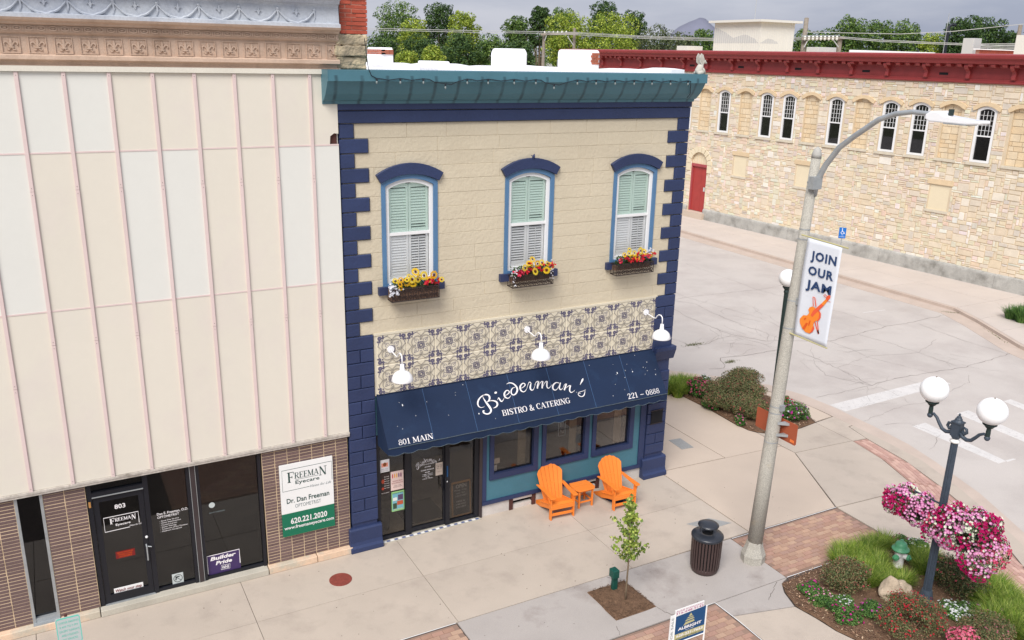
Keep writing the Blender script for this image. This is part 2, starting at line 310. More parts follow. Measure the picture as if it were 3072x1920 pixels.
# street
SW = (S(206, 192, 180, .74))
M('mosaic_blue', S(96, 108, 150), .5)
M('sidewalk', S(208, 194, 179, .74), .9, .05, .9, .06, 60, .25, 120, .002, rnd=.03, stain=(S(186, 172, 160, .7), 1.6, .5, .72, .55))
M('sidewalk_tan', S(218, 200, 182, .74), .9, .04, .9, .05, 60, .25, 120, .002, rnd=.02)
M('sidewalk_grey', S(196, 188, 182, .72), .9, .07, 1.1, .08, 50, .25, 120, .002, stain=(S(140, 128, 122, .7), 1.1, .52, .74, .7))
M('far_sidewalk', S(220, 208, 198, .74), .9, .05, .6, .05, 30, .1, rnd=.02)
M('kerb_stone', S(212, 194, 180, .74), .9, .07, 1.5, .06, 40, .2)
M('joint_dark', S(96, 86, 80, .7), .95, .2, 8)
M('asphalt', S(207, 199, 192, .78), .92, .05, .35, .09, 90, .3, 150, .003, stain=(S(190, 180, 174, .76), .5, .45, .65, .6))
M('road_paint', S(226, 222, 218, .78), .8, .06, 3, .08, 40, .1, stain=(S(200, 193, 190, .74), 9, .56, .66, .7))
M('crack', S(150, 140, 134, .72), .95, .2, 5)
M('weed', S(150, 146, 108), .9, .2, 20)
M('paver', S(190, 152, 132), .85, .06, 4, .08, 60, .3, rnd=.04, pal=[S(196, 160, 138, .74), S(186, 148, 128, .74), S(204, 170, 146, .74), S(186, 150, 134, .74), S(192, 152, 134, .74), S(182, 148, 132, .74), S(200, 164, 140, .74)])
M('paver_pink', S(214, 172, 158), .85, .06, 4, .06, 60, .2, rnd=.05, pal=[S(216, 176, 162, .74), S(208, 166, 152, .74), S(222, 184, 168, .74), S(200, 160, 148, .74)])
M('paver_joint', S(164, 136, 120, .7), .95)
M('paver_pink_joint', S(190, 152, 138, .72), .95)
M('soil', S(112, 86, 66), .95, .25, 9, .3, 60, 1, 50, .02)
M('mulch_col', (.1, .1, .1), .9, .1, 9, .1, 60, .3, attr='Col')
M('ground_far', S(120, 122, 96), .95, .2, .1)
M('manhole', S(136, 66, 56), .6, .15, 12, .2, 60, .6)
M('grate', S(168, 168, 166, .75), .7, .1, 20, .2, 80, .5)
M('pole_concrete', S(176, 172, 162), .9, .05, 2, .35, 55, .6, 70, .006, stain=(S(196, 170, 120), 1.5, .62, .8, .5))
M('galvanised', S(176, 180, 182), .5, .1, 6, metal=.5)
M('lamp_iron', S(62, 72, 84), .5, .15, 12, .1, 50, .3)
M('lamp_green_iron', S(36, 52, 50), .5, .15, 12)
M('globe', S(250, 250, 250, .93), .3, 0, 1, 0, 1, 0, coat=.2)
M('banner_cloth', S(224, 228, 236), .7, .02, 2, 0, 1, 0)
M('banner_navy', S(36, 62, 104), .7)
M('orange_ink', S(246, 140, 48), .7, .02, 1, 0, 1, 0); M('orange_red_ink', S(236, 96, 60), .7, .02, 1, 0, 1, 0); M('deep_orange_ink', S(226, 92, 30), .7, .02, 1, 0, 1, 0)
M('sign_back', S(164, 84, 56), .55, .06, 4, .06, 60); M('sticker_orange', S(232, 124, 64), .5)
M('chair_orange', S(246, 138, 52, .88), .5, .03, 4, .03, 80, .15)
M('can_brown', S(72, 56, 54), .45, .1, 8); M('can_black', S(44, 48, 56), .35, .1, 8, coat=.2)
M('box_green', S(18, 78, 68), .5); M('umbrella_base', S(28, 44, 76), .5)
M('sign_white', S(238, 238, 236), .5, .02, 2, 0, 1, 0); M('sign_green', S(16, 112, 82), .5, .02, 2, 0, 1, 0); M('sign_ink', S(34, 72, 66), .5, 0, 1, 0, 1, 0)
M('ink_grey', S(120, 132, 134), .5, 0, 1, 0, 1, 0); M('ink_navy', S(14, 72, 120), .5, 0, 1, 0, 1, 0); M('ink_magenta', S(176, 44, 120), .5, 0, 1, 0, 1, 0)
M('ink_gold', S(190, 182, 134), .5, 0, 1, 0, 1, 0); M('purple_sign', S(66, 48, 96), .5, 0, 1, 0, 1, 0); M('red_sticker', S(140, 30, 30, .7), .5, 0, 1, 0, 1, 0)
M('mint_ink', S(110, 214, 190), .5, 0, 1, 0, 1, 0); M('sign_pale', S(196, 204, 202), .5, .03, 3, 0, 1, 0); M('blue_sign', S(20, 110, 196), .5, 0, 1, 0, 1, 0)
M('hydrant_green', S(88, 158, 116), .4, .12, 12, .06, 50, .2); M('hydrant_white', S(232, 230, 226), .4, .06, 12)
M('rock', S(188, 170, 148), .9, .12, 4, .1, 30, 1, 14, .03); M('gargoyle', S(196, 192, 182), .9, .12, 12)
M('wire_black', S(30, 34, 44), .6); M('bulb', S(140, 150, 150), .2, 0, 1, 0, 1, 0)
M('pole_wood', S(150, 140, 128), .9, .15, 6); M('wire_grey', S(180, 180, 178), .6)
M('hill', S(118, 120, 136), 1, .05, .002, .06, .02, 0); M('basket_dark', S(40, 44, 36), .8); M('coir_liner', S(104, 80, 66), .95, .2, 20); M('louvre_shade', S(118, 134, 132), .9)  # hill: distance haze is put into its blue-grey base colour
m = MATS
# cornice run-off streaks under the bulbs (a property of the paint, fixed to the cornice)
def streaks():
    nt = m['cornice_paint'].node_tree; N = nt.nodes; L = nt.links; p = N['Principled BSDF']; src = p.inputs['Base Color'].links[0].from_socket
    g = N.new('ShaderNodeNewGeometry'); s = N.new('ShaderNodeSeparateXYZ'); L.new(g.outputs['Position'], s.inputs[0])
    def mth(op, a, b=None, c=None):
        n = N.new('ShaderNodeMath'); n.operation = op
        for i, v in enumerate((a, b, c)):
            if v is None: continue
            if isinstance(v, (int, float)): n.inputs[i].default_value = v
            else: L.new(v, n.inputs[i])
        return n.outputs[0]
    u = mth('ADD', s.outputs[0], mth('MULTIPLY', s.outputs[2], .12)); f = mth('FRACT', mth('DIVIDE', mth('SUBTRACT', u, 1.66), .4545))
    d = mth('ABSOLUTE', mth('SUBTRACT', f, .5)); band = mth('SMOOTH_MIN', mth('MULTIPLY', mth('MAXIMUM', mth('SUBTRACT', .10, d), 0), 13), 1, .1)
    nz = N.new('ShaderNodeTexNoise'); nz.inputs['Scale'].default_value = 7; L.new(g.outputs['Position'], nz.inputs['Vector'])
    band = mth('MULTIPLY', band, mth('MULTIPLY', nz.outputs[0], .95)); below = mth('LESS_THAN', s.outputs[2], 9.3); band = mth('MULTIPLY', band, below)
    x = N.new('ShaderNodeMixRGB'); L.new(band, x.inputs[0]); L.new(src, x.inputs[1]); x.inputs[2].default_value = (*S(28, 40, 50), 1); L.new(x.outputs[0], p.inputs['Base Color'])
streaks()
# ================================================================ corner building (tan and navy)
BW = 7.81
cb = thing('corner_building', 'tan painted two-storey corner building with navy quoins, teal cornice and three arched upper windows', 'building', (BW/2, 0, 0))
def arc(cx, hw, zs, rise, n=12):
    """points of a segmental arch from left springing to right"""
    R = (hw*hw+rise*rise)/(2*rise); zc = zs+rise-R; a0 = math.asin(hw/R)
    return [(cx+R*math.sin(a), zc+R*math.cos(a)) for a in [-a0+2*a0*i/n for i in range(n+1)]]
H = .2623; ZT = 8.47; WC = [1.335, 3.905, 6.49]
bk = MB(); bk.box(.06, 7.75, .12, .3, 4.5, 8.8)
body = MB(); body.box(.02, 7.79, .35, 20.4, 2.5, 8.85); body.box(.02, 7.79, 6, 20.4, 0, 2.5); body.build('wall', m['tan_paint'], cb, label='plain rear and side walls behind the front')
# backing between windows
bb = MB(); xs = [.06]+[v for c in WC for v in (c-.54, c+.54)]+[7.75]
for i in range(0, len(xs), 2): bb.box(xs[i], xs[i+1], .009, .3, 3.3, 8.8)
for c in WC: bb.box(c-.54, c+.54, .009, .3, 3.3, 5.36); bb.box(c-.54, c+.54, .009, .3, 7.6, 8.8)
bb.build('masonry_core', m['tan_paint'], cb)
# ashlar courses
def course_blocks():
    for i in range(15):
        z1 = ZT-i*H; z0 = z1-H; even = i % 2
        a = .30 if not even else .56; b = BW-a+.03
        spans = [(a, b)]
        for c in WC:
            if z1 > 5.36 and z0 < 7.4 and z1 < 7.5: spans = [q for s0, s1 in spans for q in ((s0, min(s1, c-.555)), (max(s0, c+.555), s1)) if q[1]-q[0] > .05]
        archrow = z0 > 7.3 and z0 < 7.5
        if archrow: spans = [q for s0, s1 in zip([a]+[c+.68 for c in WC], [c-.68 for c in WC]+[b]) for q in [(s0, s1)] if s1-s0 > .05]
        for s0, s1 in spans:
            x = s0
            while x < s1-.01:
                l = random.uniform(.75, 1.5); e = x+l
                if s1-e < .35: e = s1
                g = .002; MB().fbox(x+g, e-g, .05, random.uniform(-.002, .002), z0+g, z1-g, .005, .0015).build('wall_block', m['tan_paint'], cb); x = e
        if archrow:
            for c in WC:
                P = [(c-.68, z1), (c-.68, z0)]+[(c-.58, z0)]+[p for p in arc(c, .575, 7.40, .145) if p[1] > z0]+[(c+.58, z0), (c+.68, z0), (c+.68, z1)]
                MB().prism([(x, z) for x, z in P], XZ(0), -.05, .0).build('wall_block', m['tan_paint'], cb, label='block cut over a window arch')
course_blocks()
# quoins
for i in range(15):
    z1 = ZT-i*H; z0 = z1-H; l = .29 if i % 2 == 0 else .55; g = .008
    MB().fbox(.02, l, .1, -.035, z0+g, z1-g, .014, .004).build('quoin', m['navy_paint'], cb)
    MB().fbox(BW-l+.02, BW, .1, -.035, z0+g, z1-g, .014, .004).build('quoin', m['navy_paint'], cb)
    MB().box(BW-.3, BW+.012, -.02, .9 if i % 2 else .5, z0+g, z1-g).build('quoin', m['navy_paint'], cb)
# lower pilasters
for side, (xa, xb) in enumerate(((.0, .555), (7.25, BW))):
    cuboid('pilaster_core', m['navy_paint'], cb, xa+.02, xb-.02, -.01, .34, .1, 4.53)
    z = 4.53; k = 0
    while z > .66:
        z0 = max(z-H, .45 if z-H < .62 else z-H); g = .006
        parts = [(xa, xb)] if k % 2 == 0 or z > 4.3 else [(xa, (xa+xb)/2), ((xa+xb)/2, xb)]
        if side and 2.85 < z < 3.3: z -= H; k += 1; continue
        for p, q in parts: MB().fbox(p+g, q-g, .05, -.045, z0+g, z-g, .012, .004).build('pilaster_block', m['navy_paint'], cb)
        z = z0; k += 1
    b = MB(); f = lambda a, bb, d: (a, bb, d)
    prof = [(-.05, .5), (-.085, .47), (-.085, .2), (-.105, .13), (-.15, .1), (-.155, 0), (.34, 0), (.34, .5)]
    b.prism(prof, lambda y, z, d: (d, y, z), xa-.07, xb+.06); bevel(b.build('pilaster_base', m['navy_paint'], cb), .01)
MB().prism([(-.13, 3.30), (-.13, 3.22), (-.05, 2.98), (.3, 2.98), (.3, 3.30)], lambda y, z, d: (d, y, z), 7.31, BW+.07).build('pilaster_capital', m['navy_paint'], cb)
# frieze and cornice
MB().fbox(.0, BW, .3, -.05, ZT+.005, 8.69, .012).build('frieze', m['navy_paint'], cb)
MB().fbox(-.0, BW+.01, .3, -.075, 8.70, 8.83, .014).build('frieze_moulding', m['navy_paint'], cb)
prof = [(-.08, 8.81), (-.10, 8.86), (-.16, 8.88), (-.28, 8.99), (-.37, 9.12), (-.42, 9.205), (-.46, 9.205), (-.46, 9.385), (.3, 9.385), (.3, 8.81)]
cn = MB(); cn.prism(prof, lambda y, z, d: (d, y, z), -.27, BW+.03); cn.build('cornice', m['cornice_paint'], cb)
for x in (-.27, 3.3, 5.3, BW+.03): MB().box(x-.004, x+.004, -.4635, -.40, 9.2, 9.387).build('cornice_seam', m['cornice_paint'], cb)
# parapet and roof
cuboid('roof', m['roof_coat'], cb, .03, 7.5, .3, 20.3, 8.86, 8.93)
pb = MB(); n = 60
for i in range(n):
    y0, y1 = .25+20.1*i/n, .25+20.1*(i+1)/n
    def tz(y): return 9.43-.008*y+.02*math.sin(y*1.1)+.018*math.sin(y*2.7+1)+(.05*math.exp(-((y-.9)/.45)**2))+(.03*math.exp(-((y-6)/.5)**2))
    f0, f1 = tz(y0), tz(y1)
    pb.add([(7.46, y0, 8.85), (7.8, y0, 8.85), (7.8, y0, f0), (7.46, y0, f0), (7.46, y1, 8.85), (7.8, y1, 8.85), (7.8, y1, f1), (7.46, y1, f1)], [(0, 4, 7, 3), (1, 2, 6, 5), (3, 7, 6, 2), (0, 1, 5, 4)]+([(0, 3, 2, 1)] if i == 0 else [])+([(4, 5, 6, 7)] if i == n-1 else []))
pb.build('parapet', m['roof_coat'], cb, smooth=False)
cuboid('parapet', m['roof_coat'], cb, .05, 7.46, 20.1, 20.35, 8.85, 9.3)
def chim(x0, x1, y0, y1, z1, c=.06):
    P = [(y0, 9.2), (y1, 9.2), (y1, z1-c), (y1-c, z1), (y0+c, z1), (y0, z1-c)]
    return MB().prism(P, lambda y, z, d: (d, y, z), x0, x1)
o = chim(7.36, 7.86, 3.6, 4.8, 9.84).build('chimney', m['roof_coat'], cb); bevel(o, .04)
bp = thing  # noqa
for r in range(5):
    for q in range(3): MB().box(7.62+q*.075-(r % 2)*.03, 7.69+q*.075-(r % 2)*.03, 3.585, 3.62, 9.5+r*.055, 9.549+r*.055).build('brick', m['old_brick'], o)
o = chim(7.36, 7.86, 7.25, 8.55, 9.85, .12).build('chimney', m['roof_coat'], cb); bevel(o, .04)
o = chim(7.36, 7.86, 12.5, 14.1, 9.42, .05).build('chimney', m['roof_coat'], cb, label='low capped-off chimney stub'); bevel(o, .03)
o = chim(7.36, 7.84, 17.7, 19.3, 9.84, .12).build('chimney', m['roof_coat'], cb, label='chimney with a band of bare brick below its grey cap')
for r in range(3):
    for q in range(8): MB().box(7.35, 7.5, 17.66+q*.21-(r % 2)*.08, 17.85+q*.21-(r % 2)*.08, 9.59+r*.06, 9.64+r*.06).build('brick', m['old_brick'], o)
    for q in range(3): MB().box(7.36+q*.165, 7.51+q*.165, 17.66, 17.72, 9.59+r*.06, 9.64+r*.06).build('brick', m['old_brick'], o)
# upper windows
for wi, c in enumerate(WC):
    ins, out = arc(c, .575, 7.40, .145, 16), arc(c, .665, 7.55, .20, 16)
    hood = MB().prism(ins+out[::-1], XZ(0), -.04, .075).build('window_hood', m['navy_paint'], cb); bevel(hood, .006, 1)
    def frame(hw, iw, zb, ib, zs, r, izs, ir, y0, y1, name, mt):
        A = [(c-hw, zb)]+arc(c, hw, zs, r, 16)+[(c+hw, zb)]; B = [(c-iw, ib)]+arc(c, iw, izs, ir, 16)+[(c+iw, ib)]
        b = MB(); n = len(A); V = [(a, y0, z) for a, z in A]+[(a, y0, z) for a, z in B]+[(a, y1, z) for a, z in A]+[(a, y1, z) for a, z in B]
        F = []
        for i in range(n-1): F += [(i, i+1, n+i+1, n+i), (n+i, n+i+1, 3*n+i+1, 3*n+i), (i+1, i, 2*n+i, 2*n+i+1), (2*n+i+1, 2*n+i, 3*n+i, 3*n+i+1)]
        F += [(n-1, 0, n, 2*n-1), (n, 3*n, 4*n-1, 2*n-1)]
        b.add(V, F); return b.build(name, mt, win)
    win = MB().box(c-.54, c+.54, .2, .24, 5.4, 7.52).build('window', m['louvre_shade'], cb)
    frame(.56, .48, 5.44, 5.49, 7.40, .14, 7.335, .125, -.025, .12, 'casing', m['sky_blue_paint'])
    frame(.478, .405, 5.49, 5.56, 7.33, .125, 7.28, .105, .02, .10, 'frame', m['vinyl_white'])
    cuboid('meeting_rail', m['vinyl_white'], win, c-.405, c+.405, .03, .09, 6.40, 6.455)
    MB().prism([(c-.405, 5.55)]+arc(c, .405, 7.28, .105)+[(c+.405, 5.55)], XZ(.052), 0, .004).build('pane', m['upper_glass'], win)
    cuboid('sill', m['sill_navy'], win, c-.665, c+.675, -.09, .05, 5.30, 5.45)
    for lf in (0, 1):
        xa = c-.40+lf*.40; xb = xa+.40
        if lf == 1 or wi == 1: cuboid('louvre_gap', m['dark_void'], win, xa+.05, xb-.05, .15, .16, 5.5, 6.40)
        for z0, z1, mt, up_ in ((5.52, 6.41, m['white_shutter'], 0), (6.44, 7.41, m['mint_shutter'], 1)):
            top_ = z1 if not up_ else z1
            s = MB(); s.box(xa+.004, xa+.05, .072, .10, z0, z1-.05*up_); s.box(xb-.05, xb-.004, .072, .10, z0, z1-.05*up_); s.box(xa+.05, xb-.05, .072, .10, z0, z0+.05 if up_ else z0+.12); s.box(xa+.05, xb-.05, .072, .10, z1-.12 if up_ else z1-.03, z1)
            s.build('shutter_frame', mt, win)
            z = z0+(.06 if up_ else .13)
            lo = z0+.1
            while z < (z1-.14 if up_ else z1-.05):
                op = (lf == 1 and not up_) or (up_ and lf == 1 and z < z0+.14) or (wi == 1 and not up_)
                dz = .026 if op else .042; ys, ye = (.075, .108) if op else (.074, .100)
                MB().add([(xa+.05, ys, z-.004), (xb-.05, ys, z-.004), (xb-.05, ye, z+dz), (xa+.05, ye, z+dz), (xa+.05, ys+.006, z-.010), (xb-.05, ys+.006, z-.010), (xb-.05, ye+.006, z+dz-.006), (xa+.05, ye+.006, z+dz-.006)],
                         [(0, 1, 2, 3), (7, 6, 5, 4), (0, 4, 5, 1), (3, 2, 6, 7)]).build('slat', mt, win)
                z += .052
            if lf == 1 and not up_: cuboid('tilt_rod', mt, win, (xa+xb)/2-.006, (xa+xb)/2+.006, .066, .072, z0+.14, z1-.08)
# bird ornament on middle hood
b = MB(); b.tube([(3.92, -.06, 7.73), (3.93, -.08, 7.78), (3.95, -.07, 7.83)], [.02, .03, .008]); b.tube([(3.92, -.06, 7.79), (3.88, -.06, 7.80)], [.012, .004]); b.build('hood_ornament', m['navy_paint'], cb)
# tin tiles
cuboid('tile_surround', m['tile_cream'], cb, .56, 7.30, -.012, .05, 3.27, 4.545)
cuboid('tile_surround_trim', m['tile_cream'], cb, .56, 7.30, -.03, -.012, 4.50, 4.545)
tb = MB(); f = XZ(0); tb.mi = 0; h_ = .298
tb.fbox(-h_, h_, .01, -.012, -h_, h_, .012)
tb.mi = 1
q = []
for k in range(4):
    a = math.pi/4+k*math.pi/2; cx_, cz_ = .118*math.cos(a), .118*math.sin(a)
    tb.ribbon([(cx_+.118*math.cos(a-2.0+4.0*i/9), cz_+.118*math.sin(a-2.0+4.0*i/9), .013) for i in range(10)], f, .012, .026, 2)
    ca, sa = math.cos(k*math.pi/2), math.sin(k*math.pi/2)
    R2_ = lambda x, y: (x*ca-y*sa, x*sa+y*ca)
    for s_ in (-1, 1):
        p, q_ = R2_(.17, .035*s_), R2_(.285, -.10*s_); tb.ribbon([(*p, .010), (*q_, .010)], f, .012, .024, 1)
        p, q_ = R2_(.19, .0*s_), R2_(.24, .05*s_)
tb.mi = 2
tb.ribbon([(.075*math.cos(i*math.pi/8), .075*math.sin(i*math.pi/8), .008) for i in range(16)], f, .0125, .02, 1, True)
for i in range(16):
    a = i*math.pi/8; tb.ribbon([(.02*math.cos(a), .02*math.sin(a), .007), (.066*math.cos(a), .066*math.sin(a), .009)], f, .0125, .018, 1)
for k in range(4):
    a = math.pi/4+k*math.pi/2; ca, sa = math.cos(a), math.sin(a); R2_ = lambda x, y: (x*ca-y*sa, x*sa+y*ca)
    tb.ribbon([(*R2_(x, y), .006) for x, y in ((.085, 0), (.105, .035), (.14, .042), (.165, .02), (.205, 0), (.165, -.02), (.14, -.042), (.105, -.035))], f, .0125, .017, 2, True)
    tb.ribbon([(*R2_(.12, 0), .006), (*R2_(.165, 0), .01)], f, .0125, .016, 1)
    for x, y, r in ((.345, .0, .05), (.30, .045, .028), (.30, -.045, .028), (.325, .075, .02), (.325, -.075, .02), (.27, .0, .018)):
        p = R2_(x, y); tb.ribbon([(p[0]+r*.55*math.cos(i*1.05), p[1]+r*.55*math.sin(i*1.05), r*.75) for i in range(6)], f, .0125, .018, 1, True)
    for s_ in (-1, 1): tb.ribbon([(*R2_(.30, .06*s_), .012), (*R2_(.27, .11*s_), .010), (*R2_(.25, .15*s_), .006)], f, .0125, .017, 2)
    a2 = k*math.pi/2; p0 = (.105*math.cos(a2), .105*math.sin(a2)); tb.ribbon([(p0[0]-.02*math.sin(a2), p0[1]+.02*math.cos(a2), .006), (1.2*p0[0], 1.2*p0[1], .009), (p0[0]+.02*math.sin(a2), p0[1]-.02*math.cos(a2), .006)], f, .0125, .016, 2)
tme = tb.mesh('tin_tile', [m['tile_cream'], m['tile_brown'], m['tile_navy']])
oc = orgof(cb)
for r in range(2):
    for k in range(11): link('tin_tile', tme, cb, (.914+k*.6105-oc.x, -.012, 4.195-r*.612))
# ---------------------------------------------------------------- storefront
YS = .06
cuboid('storefront_header', m['teal_paint'], cb, .56, 7.25, .02, .2, 2.42, 3.25)
# interior
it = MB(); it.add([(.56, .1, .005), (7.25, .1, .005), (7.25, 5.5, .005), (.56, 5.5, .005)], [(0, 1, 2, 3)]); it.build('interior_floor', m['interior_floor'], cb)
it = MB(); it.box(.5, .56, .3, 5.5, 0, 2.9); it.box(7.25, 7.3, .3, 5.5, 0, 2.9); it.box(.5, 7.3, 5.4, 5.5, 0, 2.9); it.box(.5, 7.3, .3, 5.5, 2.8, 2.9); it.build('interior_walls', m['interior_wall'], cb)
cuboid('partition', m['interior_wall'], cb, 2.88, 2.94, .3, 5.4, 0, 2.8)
# entrance
en = MB(); en.box(.56, .64, .03, .13, 0, 2.5); en.box(2.76, 2.86, .03, .13, 0, 2.5); en.box(1.17, 1.29, .02, .14, 0, 2.5); en.box(2.07, 2.17, .02, .14, 0, 2.5)
en.box(.64, 1.17, .04, .12, .02, .1); en.box(2.17, 2.76, .04, .12, .02, .1); en.box(1.29, 2.07, .05, .11, .05, .14); en.box(.56, 2.86, .04, .12, 2.3, 2.5)
entr = en.build('entrance', m['black_frame'], cb)
cuboid('jamb', m['bronze_frame'], cb, 2.86, 2.93, -.0, .12, 0, 2.5)
for xa, xb in ((.64, 1.17), (2.17, 2.76)): cuboid('pane', m['shop_glass'], entr, xa, xb, .078, .084, .1, 2.3)
dr = cuboid('door', m['shop_glass'], cb, 1.29, 2.07, .078, .084, .14, 2.3)
MB().box(1.29, 1.33, .06, .1, .14, 2.3).box(2.03, 2.07, .06, .1, .14, 2.3).build('door_stile', m['black_frame'], dr)
MB().tube([(2.0, .06, 1.2), (1.98, .0, 1.2), (1.98, -.0, .95), (2.0, .06, .95)], .014).tube([(2.07, .03, 1.12), (2.07, 0, 1.1), (2.07, 0, .84), (2.07, .03, .82)], .018).build('handle', m['black_frame'], dr)
MB().sphere((2.1, .01, 1.06), .018).build('lock', m['vinyl_white'], dr)
cuboid('threshold', m['concrete_step'], cb, .6, 2.88, -.07, .13, 0, .02)
for i in range(26):
    if i*.085 < 2.2: cuboid('mosaic_tile', m['mosaic_blue'] if i % 2 else m['vinyl_white'], cb, .64+i*.085, .71+i*.085, -.055, -.0, .02, .024)
# right-hand shop windows
cuboid('base_wall', m['white_masonry'], cb, 2.93, 3.62, .03, .25, 0, .285)
cuboid('base_wall', m['white_masonry'], cb, 4.30, 5.35, .03, .25, 0, .285); cuboid('base_wall', m['white_masonry'], cb, 6.0, 7.22, .03, .25, 0, .285)
for x in (3.66, 4.24, 5.40, 5.96): cuboid('post', m['rust_brown'], cb, x-.045, x+.045, .01, .2, 0, .285)
cuboid('vent_opening', m['dark_void'], cb, 3.7, 5.92, .16, .2, 0, .285)
for x in (3.71, 5.45): cuboid('vent_board', m['white_masonry'], cb, x, x+.48, .02, .1, .21, .285); cuboid('vent_board', m['white_masonry'], cb, x, x+.48, .04, .12, .0, .10)
cuboid('base_rail', m['navy_paint'], cb, 2.93, 7.24, -.02, .1, .288, .37)
bx = [2.95, 3.19, 4.19, 4.48, 5.54, 5.81, 6.78, 7.12]
tp = MB(); tp.box(2.95, 7.12, .02, .12, .372, .975); tp.box(2.95, 7.12, .02, .12, 2.32, 2.418)
for i in range(0, 8, 2): tp.box(bx[i], bx[i+1], .02, .12, .978, 2.317)
tp.build('teal_panelling', m['teal_paint'], cb)
cuboid('corner_board', m['navy_paint'], cb, 2.935, 3.03, -.0, .1, .372, 2.42); cuboid('corner_board', m['navy_paint'], cb, 7.08, 7.24, -.01, .12, .372, 2.42)
for xa, xb in ((3.17, 4.21), (4.47, 5.55), (5.80, 6.80)):
    fr = MB(); fr.box(xa-.07, xa+.03, -.02, .09, .86, 2.4); fr.box(xb-.03, xb+.09, -.02, .09, .86, 2.4); fr.box(xa+.03, xb-.03, -.02, .09, .86, .99); fr.box(xa+.03, xb-.03, -.02, .09, 2.3, 2.4)
    sw_ = fr.build('shop_window', m['navy_paint'], cb); cuboid('pane', m['shop_glass'], sw_, xa+.03, xb-.03, .06, .066, .99, 2.3)
    cv = MB(); n = 14
    for i in range(n):
        x0, x1 = xb-.26+.2*i/n, xb-.26+.2*(i+1)/n; ya, yb = .3+.02*(i % 2), .3+.02*((i+1) % 2); cv.add([(x0, ya, .9), (x1, yb, .9), (x1, yb, 2.4), (x0, ya, 2.4)], [(0, 1, 2, 3)])
    cv.build('curtain', m['curtain'], sw_)
# plaque on right pilaster
cuboid('plaque', m['dark_void'], cb, 7.35, 7.68, -.065, -.045, 1.40, 1.72)
MB().box(7.33, 7.70, -.07, -.05, 1.72, 1.735).box(7.33, 7.70, -.07, -.05, 1.385, 1.40).build('plaque_frame', m['bronze_frame'], cb)
# ================================================================ panelled building at left
lb = thing('panelled_storefront', 'tall storefront clad in white and cream panels with pink battens, left of the tan building', 'building', (-4.6, 0, 0))
YP = -.06; BX = [-.475-.6189*k for k in range(14)]
MB().box(-9.2, -.0, .0, .28, 2.56, 9.3).box(-9.2, -.02, .28, 30, 0, 10.2).build('wall_core', m['trim_cream'], lb)
rows = [(8.125, 9.30), (5.66, 8.11), (2.645, 5.645)]
white = {(0, 8), (0, 7), (0, 9), (0, 10), (0, 11), (1, 9), (1, 8), (1, 10), (1, 5), (1, 4), (1, 1), (1, 0)}
for r, (z0, z1) in enumerate(rows):
    for k in range(14):
        xb = 0.0 if k == 0 else BX[k-1]; xa = BX[k] if k < 14 else -9.2
        # column index k: between BX[k] (left) and BX[k-1] (right)
        wht = (r == 0 and k >= 6) or (r == 1 and k in (0, 1, 4, 5, 8, 9)) 
        if r == 0 and k == 0:
            P = [(xa+.01, z0), (-.16, z0), (-.15, z0+.14), (-.11, z0+.17), (-.08, z0+.19), (-.003, z0+.18), (-.003, z1), (xa+.01, z1)]
            MB().prism(P, XZ(0), .0, .06).build('panel', m['panel_cream'], lb, label='cream panel with a broken lower corner'); continue
        MB().box(xa+.008, xb-.008 if k else xb-.003, YP, .0, z0, z1).build('panel', m['panel_white'] if wht else m['panel_cream'], lb)
cuboid('broken_hole', m['rust_brown'], lb, -.17, -.02, -.012, -.0, 8.12, 8.33)
for z in (8.117, 5.652): MB().box(-9.2, -.004, YP-.006, -.02, z-.012, z+.012).build('seam_strip', m['batten_pink'], lb)
for k in range(13):
    for z0, z1, dy in ((7.55, 9.30, .0), (5.10 if k < 8 else 4.45, 7.545, .004), (2.64, 5.095 if k < 8 else 4.445, .0)):
        x = BX[k]; MB().box(x-.026, x+.026, YP-.028-dy, YP+.01, z0, z1).build('batten', m['batten_pink'], lb)
        MB().box(x+.026, x+.034, YP-.012, YP+.01, z0, z1).build('batten_flange', m['batten_pink'], lb)
        for zz in (z0+.05, z1-.05): MB().box(x-.004, x+.004, YP-.032-dy, YP-.02, zz-.004, zz+.004).build('screw', m['rust_brown'], lb)
cuboid('head_trim', m['trim_cream'], lb, -9.2, -.08, YP-.045, .02, 9.305, 9.385)
MB().box(-9.2, .0, YP-.03, .1, 2.60, 2.64).box(-9.2, 0, YP-.015, .1, 2.555, 2.598).build('drip_trim', m['grime_trim'], lb)
# terracotta cornice
def run(prof, mt, nm, x0=-9.2, x1=.06): return MB().prism(prof, lambda y, z, d: (d, y, z), x0, x1).build(nm, mt, lb)
run([(-.05, 9.388), (-.02, 9.40), (-.02, 9.45), (-.10, 9.475), (-.10, 9.53), (-.06, 9.545), (.3, 9.545), (.3, 9.388)], m['terracotta_tan'], 'cornice_ledge')
run([(-.0, 9.545), (-.0, 9.83), (.3, 9.83), (.3, 9.545)], m['terracotta_tan'], 'cornice_frieze')
run([(-.02, 9.83), (-.05, 9.85), (-.06, 9.87), (-.06, 9.95), (-.12, 9.965), (-.13, 9.99), (-.20, 10.02), (-.22, 10.055), (.3, 10.055), (.3, 9.83)], m['terracotta_tan'], 'cornice_moulding')
run([(-.20, 10.055), (-.20, 10.11), (-.12, 10.125), (-.10, 10.38), (-.12, 10.42), (-.17, 10.43), (-.19, 10.47), (-.28, 10.51), (-.30, 10.62), (.3, 10.62), (.3, 10.055)], m['terracotta_grey'], 'cornice_crown')
eg = MB()
eg.ribbon([(.052*math.cos(a), .030*math.sin(a), .016) for a in [i*math.pi/6 for i in range(12)]], XZ(-.0), .0, .022, 1, True); eg.sphere((0, -.006, 0), .022, 8, 5, (1.4, .8, .8)); eg.ribbon([(.075, -.035, .018), (.075, .035, .018)], XZ(0), 0, .02, 1)
